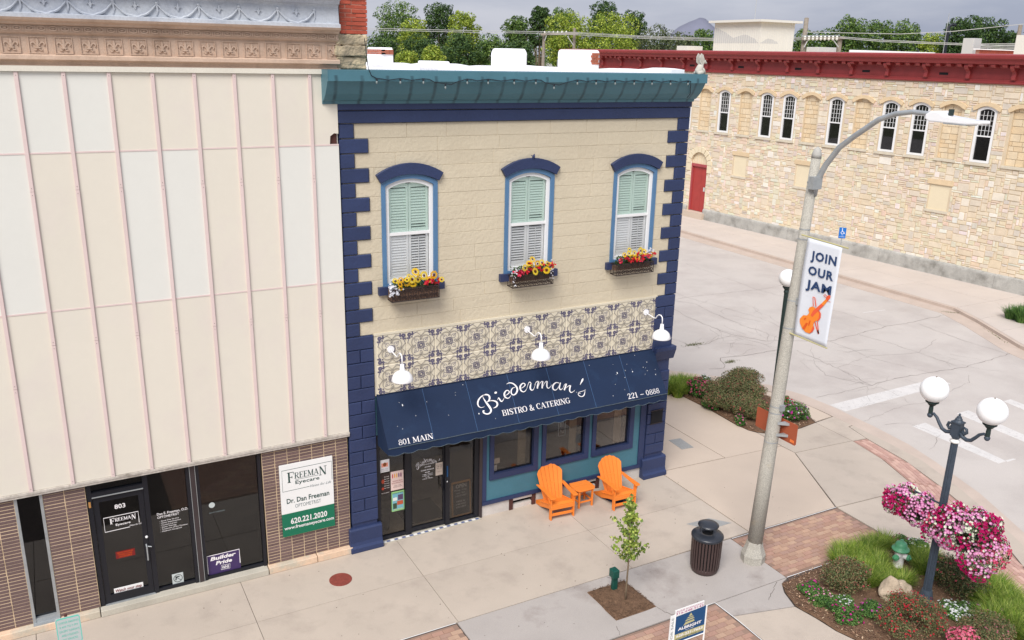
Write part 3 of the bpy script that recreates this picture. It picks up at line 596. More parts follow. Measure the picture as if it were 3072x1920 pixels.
eme = eg.mesh('egg_moulding', m['terracotta_tan']); ol = orgof(lb)
k = 0
while -.05-.155*k > -6.4: link('egg_moulding', eme, lb, (-.06-.155*k-ol.x, -.062, 9.91)); k += 1
# fleur-de-lis panels
fl = MB(); fx = XZ(0)
for w_, p in ((.115, .010), ):
    fl.ribbon([(-w_, -w_, .016), (w_, -w_, .016), (w_, w_, .016), (-w_, w_, .016)], fx, 0, .018, 1, True)
fl.ribbon([(0, .095, .006), (0, .05, .034), (0, .0, .026), (0, -.04, .014)], fx, 0, .026)
for s_ in (-1, 1):
    fl.ribbon([(.006*s_, -.03, .016), (.03*s_, .02, .020), (.062*s_, .042, .022), (.088*s_, .02, .018), (.078*s_, -.01, .008)], fx, 0, .022)
    fl.ribbon([(.006*s_, -.045, .014), (.035*s_, -.07, .016), (.06*s_, -.062, .010)], fx, 0, .02)
fl.ribbon([(-.035, -.036, .018), (.035, -.036, .018)], fx, 0, .03, 1)
fme = fl.mesh('fleur_panel', m['terracotta_tan'])
k = 0
while -.03-.3425*k > -6.6:
    link('fleur_panel', fme, lb, (-.02-.3425*k-ol.x, .0, 9.675)); k += 1
sg = MB()
sg.tube([(-.30+.6*i/14, -.015-.012*math.sin(math.pi*i/14), .19*(2*i/14-1)**2-.02+random.uniform(-.006, .006)) for i in range(15)], [.007+.015*math.sin(math.pi*i/14)+.004*(i % 2) for i in range(15)], 6)
for s_ in (-1, 1): sg.tube([(.30*s_, -.01, .18), (.30*s_+.01, -.01, .08), (.30*s_-.01, -.01, -.0)], [.013, .009, .003], 5); sg.sphere((.30*s_, -.012, .19), .02, 8, 5)
sg.ribbon([(0, .20, .006), (0, .14, .03), (0, .09, .012)], fx, 0, .02)
for s_ in (-1, 1): sg.ribbon([(0, .10, .012), (.03*s_, .15, .016), (.05*s_, .13, .006)], fx, 0, .016)
sme = sg.mesh('garland', m['terracotta_grey'])
k = 0
while -.66-.611*k > -6.8: link('garland', sme, lb, (-.66-.611*k-ol.x, -.115, 10.135)); k += 1
# end pier: limestone corbel and red brick
for (a, b_, y0, z0, z1, j) in ((.02, .56, -.02, 9.39, 9.60, 0), (-.0, .58, -.05, 9.602, 9.78, 0), (.03, .58, -.03, 9.782, 9.96, 0)):
    o = MB().box(a, b_, y0, .5, z0, z1).build('pier_stone', m['lime_block'], lb); bevel(o, .025, 2)
    s_ = o.modifiers.new('sub', 'SUBSURF'); s_.subdivision_type = 'SIMPLE'; s_.levels = s_.render_levels = 4
    tx = bpy.data.textures.get('rough') or bpy.data.textures.new('rough', 'CLOUDS'); tx.noise_scale = .09
    d_ = o.modifiers.new('disp', 'DISPLACE'); d_.texture = tx; d_.strength = .05; d_.texture_coords = 'GLOBAL'
cuboid('pier_mortar', m['brick_mortar'], lb, .11, .58, .015, .5, 9.97, 11.2)
bm1 = MB().fbox(-.097, .097, .03, -.0, -.028, .028, .004, .001).mesh('brick', m['red_brick']); bm2 = MB().fbox(-.046, .046, .03, 0, -.028, .028, .004).mesh('brick', m['red_brick'])
for r in range(18):
    z = 10.0+r*.068; xs_ = [(.215, bm1), (.425, bm1), (.585-.03, bm2)] if r % 2 else [(.16, bm2), (.315, bm1), (.5, bm1)]
    for x, me_ in xs_: link('brick', me_, lb, (x-ol.x+random.uniform(-.004, .004), random.uniform(-.008, .012), z))
for r in range(14):
    for q in range(3): MB().box(.575, .598, .02+q*.16+(r % 2)*.06, .16+q*.16+(r % 2)*.06, 9.98+r*.068, 10.03+r*.068).build('brick', m['red_brick'], lb)
# ground floor: glazed brick zones
bricks = []
def zone(x0, x1, z0, z1, w_=.245, h_=.064, xs=None):
    cuboid('brick_backing', m['mortar_tan'], lb, x0, x1, .004, .2, z0, z1)
    nx = max(1, round((x1-x0)/w_)); w_ = (x1-x0)/nx; nz = round((z1-z0)/h_); h2 = (z1-z0)/nz
    for i in range(nx):
        for j in range(nz): bricks.append((x0+i*w_+.006, x0+(i+1)*w_-.006, z0+j*h2+.0045, z0+(j+1)*h2-.0045))
zone(-1.678, -.03, .14, 2.55); zone(-5.284, -4.645, .14, 2.55, .26); zone(-6.5, -5.70, .14, 2.55, .26)
bricks.sort(key=lambda b: -(b[0]))
for q in bricks[:300]:
    MB().fbox(q[0], q[1], .02, random.uniform(-.002, .004), q[2], q[3], .003).build('glazed_brick', m['glazed_brick'], lb)
rb = MB()
for q in bricks[300:]: rb.fbox(q[0], q[1], .02, random.uniform(-.002, .004), q[2], q[3], .003)
rb.build('glazed_brick_field', m['glazed_brick'], lb, kind='stuff')
for x0, x1 in ((-1.70, -.75), (-.745, -.02), (-5.28, -4.66), (-6.5, -5.29)):
    o = MB().box(x0+.004, x1-.004, -.12, .1, 0, .135).build('plinth_block', m['plinth_peach'], lb); bevel(o, .012)
o = MB().box(-4.65, -1.71, -.13, .3, 0, .125).build('entrance_step', m['concrete_step'], lb); bevel(o, .01)
# narrow slot window
sw2 = MB().box(-5.70, -5.655, -.01, .16, .14, 2.55).box(-5.33, -5.285, -.01, .16, .14, 2.55).box(-5.655, -5.33, .0, .14, .14, .22).build('slot_window', m['galvanised'], lb)
cuboid('pane', m['dark_glass'], sw2, -5.655, -5.33, .06, .066, .22, 2.56); cuboid('sill', m['galvanised'], sw2, -5.70, -5.285, -.1, .06, .125, .145)
# shop front
fr = MB(); fx0 = -4.63
fr.box(-4.63, -4.56, .02, .14, .125, 2.56); fr.box(-3.74, -3.66, .02, .14, .125, 2.56); fr.box(-3.02, -2.95, .02, .14, .125, 2.56); fr.box(-2.86, -2.80, .02, .14, .125, 2.56); fr.box(-1.76, -1.70, .02, .14, .125, 2.56)
fr.box(-3.66, -3.02, .04, .12, .125, .19); fr.box(-2.80, -1.76, .04, .12, .125, .19); fr.box(-4.56, -3.74, .02, .13, 2.27, 2.35)
sf = fr.build('shop_front', m['black_frame'], lb)
cuboid('mullion_cover', m['bronze_frame'], sf, -2.95, -2.86, .01, .15, .125, 2.56)
for x in (-2.955, -2.862): MB().box(x-.004, x+.004, .004, .02, .125, 2.56).build('mullion_bead', m['galvanised'], sf)
for xa, xb in ((-3.66, -3.02), (-2.80, -1.76)): cuboid('pane', m['dark_glass'], sf, xa, xb, .08, .086, .19, 2.56)
cuboid('transom_pane', m['dark_glass'], sf, -4.56, -3.74, .08, .086, 2.35, 2.56)
MB().box(-4.56, -3.74, .0, .03, 2.262, 2.275).build('door_head_strip', m['galvanised'], sf)
d2 = MB().box(-4.555, -4.46, .04, .1, .14, 2.26).box(-3.83, -3.745, .04, .1, .14, 2.26).box(-4.46, -3.83, .04, .1, .14, .30).box(-4.46, -3.83, .04, .1, 2.15, 2.26).build('door', m['black_frame'], lb)
cuboid('pane', m['dark_glass'], d2, -4.46, -3.83, .07, .076, .30, 2.15)
MB().tube([(-3.79, .04, 1.15), (-3.79, -.02, 1.13), (-3.79, -.02, .86), (-3.79, .04, .84)], .013).tube([(-3.79, .02, 1.12), (-3.71, -.03, 1.12)], .01).build('handle', m['galvanised'], d2)
MB().sphere((-3.77, .03, 1.30), .025, 10, 6).build('lock', m['vinyl_white'], d2)
MB().box(-4.56, -3.72, -.0, .1, .126, .14).build('sill_plate', m['galvanised'], d2)
MB().box(-4.62, -4.585, -.0, .02, 2.1, 2.2).build('door_tag', m['wood_sign'], d2)
# dim interior
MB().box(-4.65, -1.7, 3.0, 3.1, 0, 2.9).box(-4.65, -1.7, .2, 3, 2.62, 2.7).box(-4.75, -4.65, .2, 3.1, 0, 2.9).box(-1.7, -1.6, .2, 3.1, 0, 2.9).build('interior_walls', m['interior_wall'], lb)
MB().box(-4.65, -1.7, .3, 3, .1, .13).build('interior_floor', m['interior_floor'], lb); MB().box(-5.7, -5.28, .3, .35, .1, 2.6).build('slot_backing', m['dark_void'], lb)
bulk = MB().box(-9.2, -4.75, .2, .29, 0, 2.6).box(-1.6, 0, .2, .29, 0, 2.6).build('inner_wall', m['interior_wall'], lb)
# window lettering and stickers, on the glass
def tx(name, mt, parent, items, y=.03, **k):
    b = MB(); f = XZ(y)
    for it_ in items:
        s_, x0, x1, z, h = it_[:5]; kw = it_[5] if len(it_) > 5 else {}
        (serif if kw.pop('serif', 0) else text)(b, s_, x0, x1, z, h, f, **kw)
    return b.build(name, mt, parent, **k)
tx('door_lettering', m['white_letter'], d2, [('803', -4.225, -4.05, 1.955, .085, dict(bold=.02)), ('F', -4.33, -4.25, 1.675, .115, dict(serif=1, wt=1.4)), ('REEMA', -4.245, -3.985, 1.71, .07, dict(serif=1, wt=1.4)), ('N', -3.98, -3.90, 1.69, .10, dict(serif=1, wt=1.4)), ('Eyecare', -4.24, -4.0, 1.628, .042, dict(bold=.02)), ('Vision for Life', -4.02, -3.82, 1.565, .03, dict(shear=.4))], y=.062)
b = MB(); f = XZ(.062)
b.ribbon([(-4.02, 1.553, .012), (-4.42, 1.545, .012), (-4.42, 1.82, .012), (-3.86, 1.82, .012), (-3.86, 1.60, .012)], f, .0, .003, 1); b.build('logo_border', m['white_letter'], d2)
o = cuboid('red_notice', m['red_sticker'], d2, -4.30, -3.985, .064, .068, .975, 1.115, label='small red notice in the door glass')
tx('lettering', m['deep_orange_ink'], o, [('BACK DOOR IS', -4.27, -4.02, 1.075, .025), ('WHEELCHAIR', -4.26, -4.03, 1.035, .025), ('ACCESSIBLE', -4.25, -4.04, .995, .025)], y=.063)
o = cuboid('step_notice', m['sign_white'], d2, -4.40, -3.915, .064, .068, .28, .395, label='white warning strip low in the door glass')
tx('lettering', m['red_sticker'], o, [('Watch your step', -4.375, -3.94, .315, .06, dict(bold=.012, shear=.15))], y=.063)
tx('window_lettering', m['white_letter'], sf, [('Dan E. Freeman, O.D.', -3.56, -3.03, 1.65, .05, dict(bold=.012)), ('OPTOMETRIST', -3.56, -3.19, 1.585, .045, dict(bold=.012))]+[('- '+t, -3.53, x, 1.515-.042*i, .026, dict(bold=.004)) for i, (t, x) in enumerate((('Same Day Service', -3.20), ('Vision Examinations', -3.17), ('Contact Lenses', -3.24), ('Vision Therapy', -3.25), ('Treatment of Eye Diseases', -3.06), ('Medicare Accepted', -3.17)))], y=.075)
o = cuboid('window_sticker', m['sign_pale'], sf, -3.42, -3.225, .07, .075, .19, .395, label='square sticker of a crossed-out pistol')
b = MB(); f = XZ(.069); b.ribbon([(-3.32+.075*math.cos(i*.4488), .292+.075*math.sin(i*.4488), .010) for i in range(14)], f, 0, .001, 1, True); b.ribbon([(-3.375, .345, .01), (-3.268, .24, .01)], f, 0, .001, 1); b.ribbon([(-3.36, .325, .022), (-3.29, .325, .022)], f, 0, .001, 1); b.ribbon([(-3.35, .32, .02), (-3.36, .26, .02)], f, 0, .001, 1); b.build('symbol', m['black_frame'], o)
o = cuboid('window_poster', m['purple_sign'], sf, -2.79, -2.19, .07, .075, .18, .60, label='purple team poster with white lettering')
b = MB(); f = XZ(.069); b.ribbon([(-2.785, .22, .016), (-2.785, .595, .016), (-2.195, .595, .016), (-2.195, .3, .016)], f, 0, .001, 1)
text(b, 'Builder', -2.73, -2.26, .485, .075, f, .001, .04, .2); text(b, 'Pride', -2.64, -2.34, .375, .075, f, .001, .04, .2); text(b, 'WHS', -2.53, -2.40, .26, .06, f, .001, .03, .2)
b.ribbon([(-2.55, .25, .008), (-2.54, .34, .008), (-2.38, .33, .008), (-2.39, .24, .008)], f, 0, .001, 1, True); b.build('lettering', m['white_letter'], o)
o = MB(); o.prism([(-2.615+.055*math.cos(i*.5236), 1.63+.055*math.sin(i*.5236)) for i in range(12)], XZ(.075), 0, .004); o.build('round_sticker', m['sign_pale'], sf)
tx('credit_line', m['ink_grey'], sf, [('BOYT DESIGN', -2.67, -2.40, 1.465, .025)], y=.075)
# ---------------------------------------------------------------- sign board on the brick
sg = thing('business_sign', 'white and green eyecare sign screwed to the dark glazed brick beside the navy pilaster', 'sign', (-.865, -.05, .68))
o = MB().box(-1.378, -.353, -.045, -.012, 1.173, 2.195).build('board', m['sign_white'], sg)
o = MB().box(-1.378, -.353, -.045, -.012, .683, 1.1725).build('green_panel', m['sign_green'], sg)
k = lambda x: -4.7+(x+4.7)*.9947
kz = lambda z: 9.697+(z-9.697)*.9947
b = MB(); f = XZ(-.045)
serif(b, 'F', k(-1.225), k(-1.09), kz(1.775), .215, f, .002); serif(b, 'REEMA', k(-1.085), k(-.61), kz(1.838), .125, f, .002); serif(b, 'N', k(-.605), k(-.45), kz(1.80), .185, f, .002); text(b, 'Eyecare', k(-1.07), k(-.60), kz(1.722), .075, f, .002, .015)
text(b, 'Dr. Dan Freeman', k(-1.256), k(-.42), kz(1.340), .105, f, .002, .02)
b.ribbon([(k(x), kz(z), .008) for x, z in ((-.80, 1.613), (-1.32, 1.606), (-1.317, 2.05), (-.35, 2.055), (-.352, 1.66))], f, .0, .002, 1); b.ribbon([(k(-1.07), kz(1.815), .006), (k(-.62), kz(1.815), .006)], f, 0, .002, 1); b.build('lettering', m['sign_ink'], sg)
b = MB(); text(b, 'OPTOMETRIST', k(-1.1), k(-.59), kz(1.218), .08, f, .002, .0); text(b, 'Vision for Life', k(-.785), k(-.372), kz(1.59), .055, f, .002, 0, .5); b.build('grey_lettering', m['ink_grey'], sg)
b = MB(); text(b, '620.221.2020', k(-1.2), k(-.48), kz(.893), .118, f, .002, .025); text(b, 'www.freemaneyecare.com', k(-1.33), k(-.35), kz(.785), .07, f, .002, .02); b.build('white_lettering', m['white_letter'], sg)
# ================================================================ stone building across the side street
SO = Vector((33.38, 0, 0)); UV_ = Vector((-.054, 1, 0)).normalized(); NV = Vector((-UV_.y, UV_.x, 0))
def SW_(u, z, d): return tuple(SO+UV_*u+NV*d+Vector((0, 0, z)))
st = thing('stone_building', 'long two-storey rubble stone building across the side street with a dark red bracketed cornice', 'building', tuple(SO+UV_*20))
class SB(MB):
    def bx(s, u0, u1, d0, d1, z0, z1):
        V = [SW_(u, z, d) for z in (z0, z1) for u, d in ((u0, d0), (u1, d0), (u1, d1), (u0, d1))]
        return s.add(V, [(0, 1, 2, 3)[::-1], (4, 5, 6, 7), (0, 1, 5, 4), (1, 2, 6, 5), (2, 3, 7, 6), (3, 0, 4, 7)])
U0, U1 = 2.0, 42.3
SB().bx(U0, U1, -.35, -.30, 0, 9).bx(U0, U0+.3, -24, -.35, 0, 9).bx(U1-.3, U1, -24, -.35, 0, 9).bx(U0, U1, -24, -23.7, 0, 9).bx(U0+.3, U1-.3, -23.7, -.35, 9.0, 9.1).build('rear_walls', m['stone_mortar'], st)
wins = [29.2, 25.92, 22.6, 20.99, 17.85, 14.62, 12.98, 9.76, 6.5, 32.5, 35.7, 38.9, 4.4]; blinds = [27.56, 24.22, 19.46, 16.22, 11.39, 8.15, 30.9, 34.1, 37.3, 40.6]
lows = [24.22, 19.5, 11.4, 30.9, 35.6]
masks = [(c-.47, c+.47, 5.44, 7.98) for c in wins]+[(c-.44, c+.44, 5.44, 7.98) for c in blinds]+[(c-.50, c+.50, 3.05, 4.24) for c in lows]+[(26.92, 28.32, 0, 4.25), (c, c, 0, 0) if False else (0, 0, 0, 0)]
# mortar face with openings: horizontal bands
def bands():
    b = SB(); zs = sorted({.6, 8.95}|{z for q in masks for z in q[2:] if .6 < z < 8.95})
    for z0, z1 in zip(zs, zs[1:]):
        cuts = sorted([(q[0], q[1]) for q in masks if q[2] <= z0+1e-6 and q[3] >= z1-1e-6 and q[1] > q[0]]); u = U0
        for a, c in cuts:
            if a > u: b.bx(u, a, -.30, -.012, z0, z1)
            u = max(u, c)
        b.bx(u, U1, -.30, -.012, z0, z1)
    b.bx(U0, 26.92, -.30, -.012, 0, .6); b.bx(28.32, U1, -.30, -.012, 0, .6); return b
bands().build('mortar_face', m['stone_mortar'], st)
# random rubble packing
GU, GZ = .14, .094
NU, NZ = int((U1-U0)/GU), int((8.95-.6)/GZ)
occ = np.zeros((NU, NZ), bool)
for q in masks:
    a, b_ = int(math.floor((q[0]-U0)/GU)), int(math.ceil((q[1]-U0)/GU)); c_, d_ = int(math.floor((q[2]-.6)/GZ)), int(math.ceil((q[3]-.6)/GZ))
    if q[1] > q[0]: occ[max(a, 0):b_, max(c_, 0):d_] = True
stones = []
r_ = random.Random(5)
for j in range(NZ):
    for i in range(NU):
        if occ[i, j]: continue
        wmax = 1
        big = r_.random()
        tw = r_.choice([2, 2, 3, 3, 4]) if big < .8 else r_.choice([1, 2, 4, 5]); th = r_.choice([1, 2, 2, 1, 2, 3]) if big < .85 else r_.choice([3, 4])
        while wmax < tw and i+wmax < NU and not occ[i+wmax, j]: wmax += 1
        h_ = 1
        while h_ < th and j+h_ < NZ and not occ[i:i+wmax, j+h_].any(): h_ += 1
        occ[i:i+wmax, j:j+h_] = True
        stones.append((U0+i*GU, U0+(i+wmax)*GU, .6+j*GZ, .6+(j+h_)*GZ))
def fit(s):   # trim stones that cross an opening edge
    u0, u1, z0, z1 = s
    return s
def stone(b, s):
    u0, u1, z0, z1 = s; g = .009; d = r_.uniform(.002, .022); c = .012
    u0 += g; u1 -= g; z0 += g; z1 -= g; j = lambda: r_.uniform(-.012, .012)
    u0 += r_.uniform(0, .01); u1 -= r_.uniform(0, .01)
    A = [(u0, z0), (u1, z0), (u1, z1), (u0, z1)]; A = [(a+j(), z+j()*.8) for a, z in A]; B = [(a+(c if a < (u0+u1)/2 else -c), z+(c if z < (z0+z1)/2 else -c)) for a, z in A]
    V = [SW_(a, z, -.02) for a, z in A]+[SW_(a, z, d) for a, z in B]; b.add(V, [(0, 3, 7, 4), (1, 0, 4, 5), (2, 1, 5, 6), (3, 2, 6, 7), (5, 4, 7, 6)]); return b
# fill edges next to openings with dressed jamb pieces
jm = SB()
cam2 = Vector((CAMP.x, CAMP.y, 0))
vis = [s for s in stones if s[0] < 28.8]
def size(s): p = Vector(SW_(s[0], s[2], 0)); return (s[1]-s[0])*(s[3]-s[2])/((p-CAMP).length**3)*(1 if s[1] < 29 and s[0] > 5.5 else .02)
stones.sort(key=size, reverse=True)
for s in stones[:300]: stone(SB(), s).build('stone', m['stone'], st)
b = SB()
for s in stones[300:]: b.col = r_.choice(STP); b.col = tuple(v*r_.uniform(.93, 1.05) for v in b.col); stone(b, s)
b.build('stone_field', m['stone_mix'], st, attr=True, kind='stuff')
# blind niches: coursed infill
for c in blinds:
    if 7 < c < 29: cuboid
    nb = SB(); z = 5.46
    SB().bx(c-.5, c+.5, -.2, -.135, 5.4, 8.0).build('niche_backing', m['stone_mortar'], st)
    while z < 7.9:
        h_ = r_.uniform(.18, .34); u = c-.44
        while u < c+.43:
            w_ = min(r_.uniform(.2, .5), c+.44-u); w_ = c+.44-u if c+.44-(u+w_) < .12 else w_
            nb.col = r_.choice([S(227, 204, 168), S(222, 198, 162), S(230, 210, 178), S(224, 205, 174)])
            V = [SW_(a, zz, d) for d in (-.14, -.10) for a, zz in ((u+.01, z+.01), (u+w_-.01, z+.01), (u+w_-.01, z+h_-.01), (u+.01, z+h_-.01))]
            nb.add(V, [(4, 7, 6, 5)[::-1], (0, 1, 5, 4), (1, 2, 6, 5), (2, 3, 7, 6), (3, 0, 4, 7)]); u += w_
        z += h_
    nb.build('niche_infill', m['stone_mix'], st, attr=True, kind='stuff')
    SB().bx(c-.54, c+.54, -.1, .06, 5.34, 5.46).build('niche_sill', m['sill_stone'], st)
def hood(c, hw, mt='hood_stone'):
    A = arc(c, hw-.16, 7.80, .15, 12); B = arc(c, hw-.02, 7.94, .17, 12); A = [(c-hw-.0, 7.73)]+A+[(c+hw, 7.73)]; B = [(c-hw-.05, 7.88)]+B+[(c+hw+.05, 7.88)]
    b = SB(); b.prism(A+B[::-1], lambda a, z, d: SW_(a, z, d), -.1, .07); return b.build('arch_hood', m[mt], st)
for c in wins+blinds: hood(c, .62)
for c in wins:
    hw = .455
    w_ = SB().bx(c-hw, c+hw, -.25, -.22, 5.4, 8.0).build('window', m['dark_void'], st)
    def ring(h, ih, zb, ib, zs, r, izs, ir, d0, d1, nm):
        A = [(c-h, zb)]+arc(c, h, zs, r, 10)+[(c+h, zb)]; B = [(c-ih, ib)]+arc(c, ih, izs, ir, 10)+[(c+ih, ib)]; b = SB(); n = len(A)
        V = [SW_(a, z, d) for d in (d0, d1) for P in (A, B) for a, z in P]; F = []
        for i in range(n-1): F += [(2*n+i, 2*n+i+1, 3*n+i+1, 3*n+i), (n+i, n+i+1, 3*n+i+1, 3*n+i), (i, i+1, 2*n+i+1, 2*n+i)]
        F += [(2*n+n-1, 2*n, 3*n, 4*n-1), (n, 2*n-1, 4*n-1, 3*n)]
        return b.add(V, F).build(nm, m['vinyl_white'], w_)
    ring(.46, .34, 5.46, 5.56, 7.79, .15, 7.70, .12, -.12, -.02, 'frame')
    SB().bx(c-.34, c+.34, -.11, -.04, 6.60, 6.66).build('meeting_rail', m['vinyl_white'], w_)
    b = SB(); b.prism([(c-.34, 5.55)]+arc(c, .34, 7.70, .12, 10)+[(c+.34, 5.55)], SW_, -.10, -.09); b.build('pane', m['dark_glass'], w_)
    b = SB()
    for i in (1, 2, 3): b.bx(c-.34+.17*i-.007, c-.34+.17*i+.007, -.09, -.07, 6.66, 7.74)
    for z in (6.88, 7.10, 7.32, 7.54): b.bx(c-.34, c+.34, -.09, -.071, z-.007, z+.007)
    b.build('glazing_bars', m['vinyl_white'], w_)
    SB().bx(c-.58, c+.58, -.1, .08, 5.33, 5.45).build('sill', m['sill_stone'], w_)
for c in lows:
    SB().bx(c-.5, c+.5, -.1, -.03, 3.04, 4.25).build('blocked_opening', m['blocked_panel'], st); SB().bx(c-.66, c+.66, -.05, .035, 4.24, 4.47).build('lintel', m['hood_stone'], st); SB().bx(c-.6, c+.6, -.05, .045, 2.92, 3.04).build('opening_sill', m['sill_stone'], st)
# door
def dring(a0, a1, ri, ro, zc, n=14):
    A = [(27.62+r*math.cos(t)*1., zc+r*math.sin(t)) for r in (ri,) for t in [a0+(a1-a0)*i/n for i in range(n+1)]]; B = [(27.62+ro*math.cos(t), zc+ro*math.sin(t)) for t in [a0+(a1-a0)*i/n for i in range(n+1)]]
    return A+B[::-1]
for i in range(9):
    a = math.pi*i/9; SB().prism(dring(a+.02, a+math.pi/9-.02, .74, 1.08, 3.36, 2), SW_, -.1, .05).build('arch_stone', m['blocked_panel'], st)
SB().bx(28.36, 28.7, -.1, .05, 2.9, 3.35).bx(26.54, 26.88, -.1, .05, 2.9, 3.35).build('arch_springer', m['blocked_panel'], st)
SB().prism([(27.62+.74*math.cos(t), 3.36+.74*math.sin(t)) for t in [math.pi*i/14 for i in range(15)]], SW_, -.2, -.12).build('door_tympanum', m['blocked_panel'], st)
for i in range(7): SB().bx(26.95+i*.2, 26.965+i*.2, -.12, -.11, 3.38, 3.38+.74*math.sin(math.acos(min(.99, abs(26.957+i*.2-27.62)/.74)))-.02).build('tympanum_batten', m['hood_stone'], st)
SB().bx(26.9, 28.34, -.2, -.02, 3.2, 3.36).bx(28.22, 28.34, -.2, -.03, .4, 3.2).bx(26.9, 26.98, -.2, -.03, .4, 3.2).build('door_frame', m['red_light'], st)
d3 = SB().bx(27.45, 28.22, -.18, -.12, .4, 3.2).bx(26.98, 27.44, -.18, -.12, .4, 3.2).build('door', m['red_door'], st)
SB().bx(27.05, 27.2, -.12, -.10, 1.7, 1.95).build('notice', m['sign_pale'], d3)
SB().bx(26.7, 28.5, -.35, .35, 0, .38).build('door_step', m['sidewalk_tan'], st)
for ua, ub in ((U0, 8), (8, 14), (14, 20), (20, 26.88), (28.4, 35), (35, U1)):
    SB().prism([(0, 0), (.16, 0), (.13, .55), (.11, .62), (0, .68)], lambda d, z, e: SW_(e, z, d-.01), ua+.006, ub-.006).build('plinth', m['plinth_concrete'], st)
# cornice
def crun(P, mt, nm, u0=U0-.3, u1=U1+.35): return SB().prism(P, lambda d, z, e: SW_(e, z, d), u0, u1).build(nm, m[mt], st)
crun([(-.3, 8.90), (.08, 8.90), (.11, 8.94), (.11, 9.0), (.06, 9.03), (.06, 9.58), (-.3, 9.58)], 'red_paint', 'cornice_frieze')
crun([(.055, 9.13), (.085, 9.13), (.085, 9.155), (.055, 9.155)], 'red_paint', 'frieze_bead')
crun([(-.3, 9.58), (.10, 9.58), (.14, 9.72), (.50, 9.74), (.53, 9.80), (.56, 9.92), (.66, 9.97), (.68, 10.08), (.66, 10.12), (-.3, 10.16)], 'red_paint', 'cornice')
crun([(-.35, 10.16), (.60, 10.125), (.60, 10.14), (-.35, 10.175)], 'red_light', 'cornice_flashing')
kb = SB(); u_ = .09
kb2 = [(.06, 9.10), (.14, 9.08), (.20, 9.12), (.19, 9.22), (.16, 9.32), (.20, 9.42), (.34, 9.50), (.42, 9.60), (.42, 9.70), (.06, 9.70)]
b = SB(); b.prism(kb2, lambda d, z, e: tuple(UV_*e+NV*d+Vector((0, 0, z))), -.09, .09); bme = b.mesh('bracket', m['red_paint'])
u = 38.0-2.06*-2; k = 0
for i in range(20):
    u = 42.1-2.083*i
    if u < U0: break
    p = SO+UV_*u-orgof(st); link('bracket', bme, st, tuple(p))
b = SB(); b.prism([(.08, 9.60), (.40, 9.60), (.46, 9.66), (.46, 9.735), (.08, 9.72)], lambda d, z, e: tuple(UV_*e+NV*d+Vector((0, 0, z))), -.10, .10); dme = b.mesh('dentil', m['red_paint'])
i = 0; u = 41.9
while u > U0: link('dentil', dme, st, tuple(SO+UV_*u-orgof(st))); u -= .521
for u in (28.9, 24.8, 16.3, 12.1, 20.6): SB().bx(u-.22, u+.22, .06, .068, 9.22, 9.33).build('vent', m['dark_void'], st)
# rooftop structures
rb = thing('rooftop_hut', 'white vertical-sided hut standing on the roof behind the red cornice', 'hut', (36.28, 28, 9.1))
MB().box(36.28, 39.2, 28, 32.3, 9.1, 11.98).build('wall', m['siding'], rb)
for i in range(15): MB().box(36.28+i*.2, 36.292+i*.2, 27.985, 28, 9.1, 11.98).build('siding_batten', m['siding'], rb)
for i in range(22): MB().box(36.265, 36.28, 28+i*.2, 28.012+i*.2, 9.1, 11.98).build('siding_batten', m['siding'], rb)
MB().box(35.98, 39.55, 27.7, 32.6, 11.98, 12.12).build('roof', m['siding'], rb)
P = [(28.0, 10.70), (32.3, 10.70), (32.3, 11.7), (31.9, 11.62), (31.0, 11.3), (30.4, 11.02), (30.0, 11.12), (29.5, 11.22), (29.2, 11.22), (28.8, 11.08), (28.4, 10.98), (28.2, 10.78)]
MB().prism(P, lambda y, z, d: (36.28-d, y, z), .0, .003).build('hill_overlay', m['siding_grey'], rb)  # added grey patch: hill silhouette overlaid on both hut walls, not weathering
P = [(36.3, 10.70), (37.9, 10.70), (37.75, 10.85), (37.6, 10.85), (37.4, 10.95), (37.0, 11.0), (36.8, 10.95), (36.6, 10.82)]
MB().prism(P, XZ(28), 0, .003).build('hill_overlay', m['siding_grey'], rb)
o = MB().tube([(37.6, 30, 12.1), (37.55, 30, 15.5)], [.02, .008], 6).build('radio_mast', m['wire_grey']); top(o, 'thin radio mast rising from the rooftop hut', 'antenna')
def bxo(nm, mt, lab, cat, *a): o = MB().box(*a).build(nm, m[mt]); bevel(o, .02); return top(o, lab, cat)
bxo('rooftop_box', 'siding', 'low white capped box on the roof between the hut and the winged statue', 'roof cap', 35.2, 36.5, 33.6, 34.8, 9.1, 10.5)
bxo('roof_curb', 'siding_grey', 'grey metal roof box just right of the white hut', 'roof box', 39.6, 41.2, 26.2, 27.2, 9.1, 10.55)
o = bxo('long_parapet', 'roof_coat', 'long low white parapet behind the red cornice at right', 'wall', 41.0, 49.0, 24.8, 25.0, 9.1, 10.42)
u = bxo('roof_duct', 'siding_grey', 'pale grey upright metal duct at the right end of the white parapet', 'duct', 43.3, 44.0, 18.2, 18.9, 9.1, 11.15)
o = thing('brick_parapet', 'low red brick parapet on the roof at far right', 'wall', (44, 16.4, 9.1)); MB().box(42.0, 46, 16.9, 17.1, 9.1, 10.5).build('wall', m['brick_mortar'], o)
for r in range(5):
    for q in range(18): MB().box(42.0+q*.215+(r % 2)*.1, 42.2+q*.215+(r % 2)*.1, 16.885, 16.9, 10.2+r*.065, 10.25+r*.065).build('brick', m['red_brick'], o)
MB().box(41.9, 46.1, 16.8, 17.2, 10.5, 10.56).build('coping', m['roof_coat'], o)
o = thing('air_conditioner', 'white air conditioner at the right edge of the roof', 'air conditioner', (40.6, 13.6, 9.1)); MB().box(40.3, 41.4, 13.3, 13.8, 10.1, 11.2).box(40.3, 41.4, 13.3, 13.8, 9.1, 10.0).build('case', m['siding'], o)
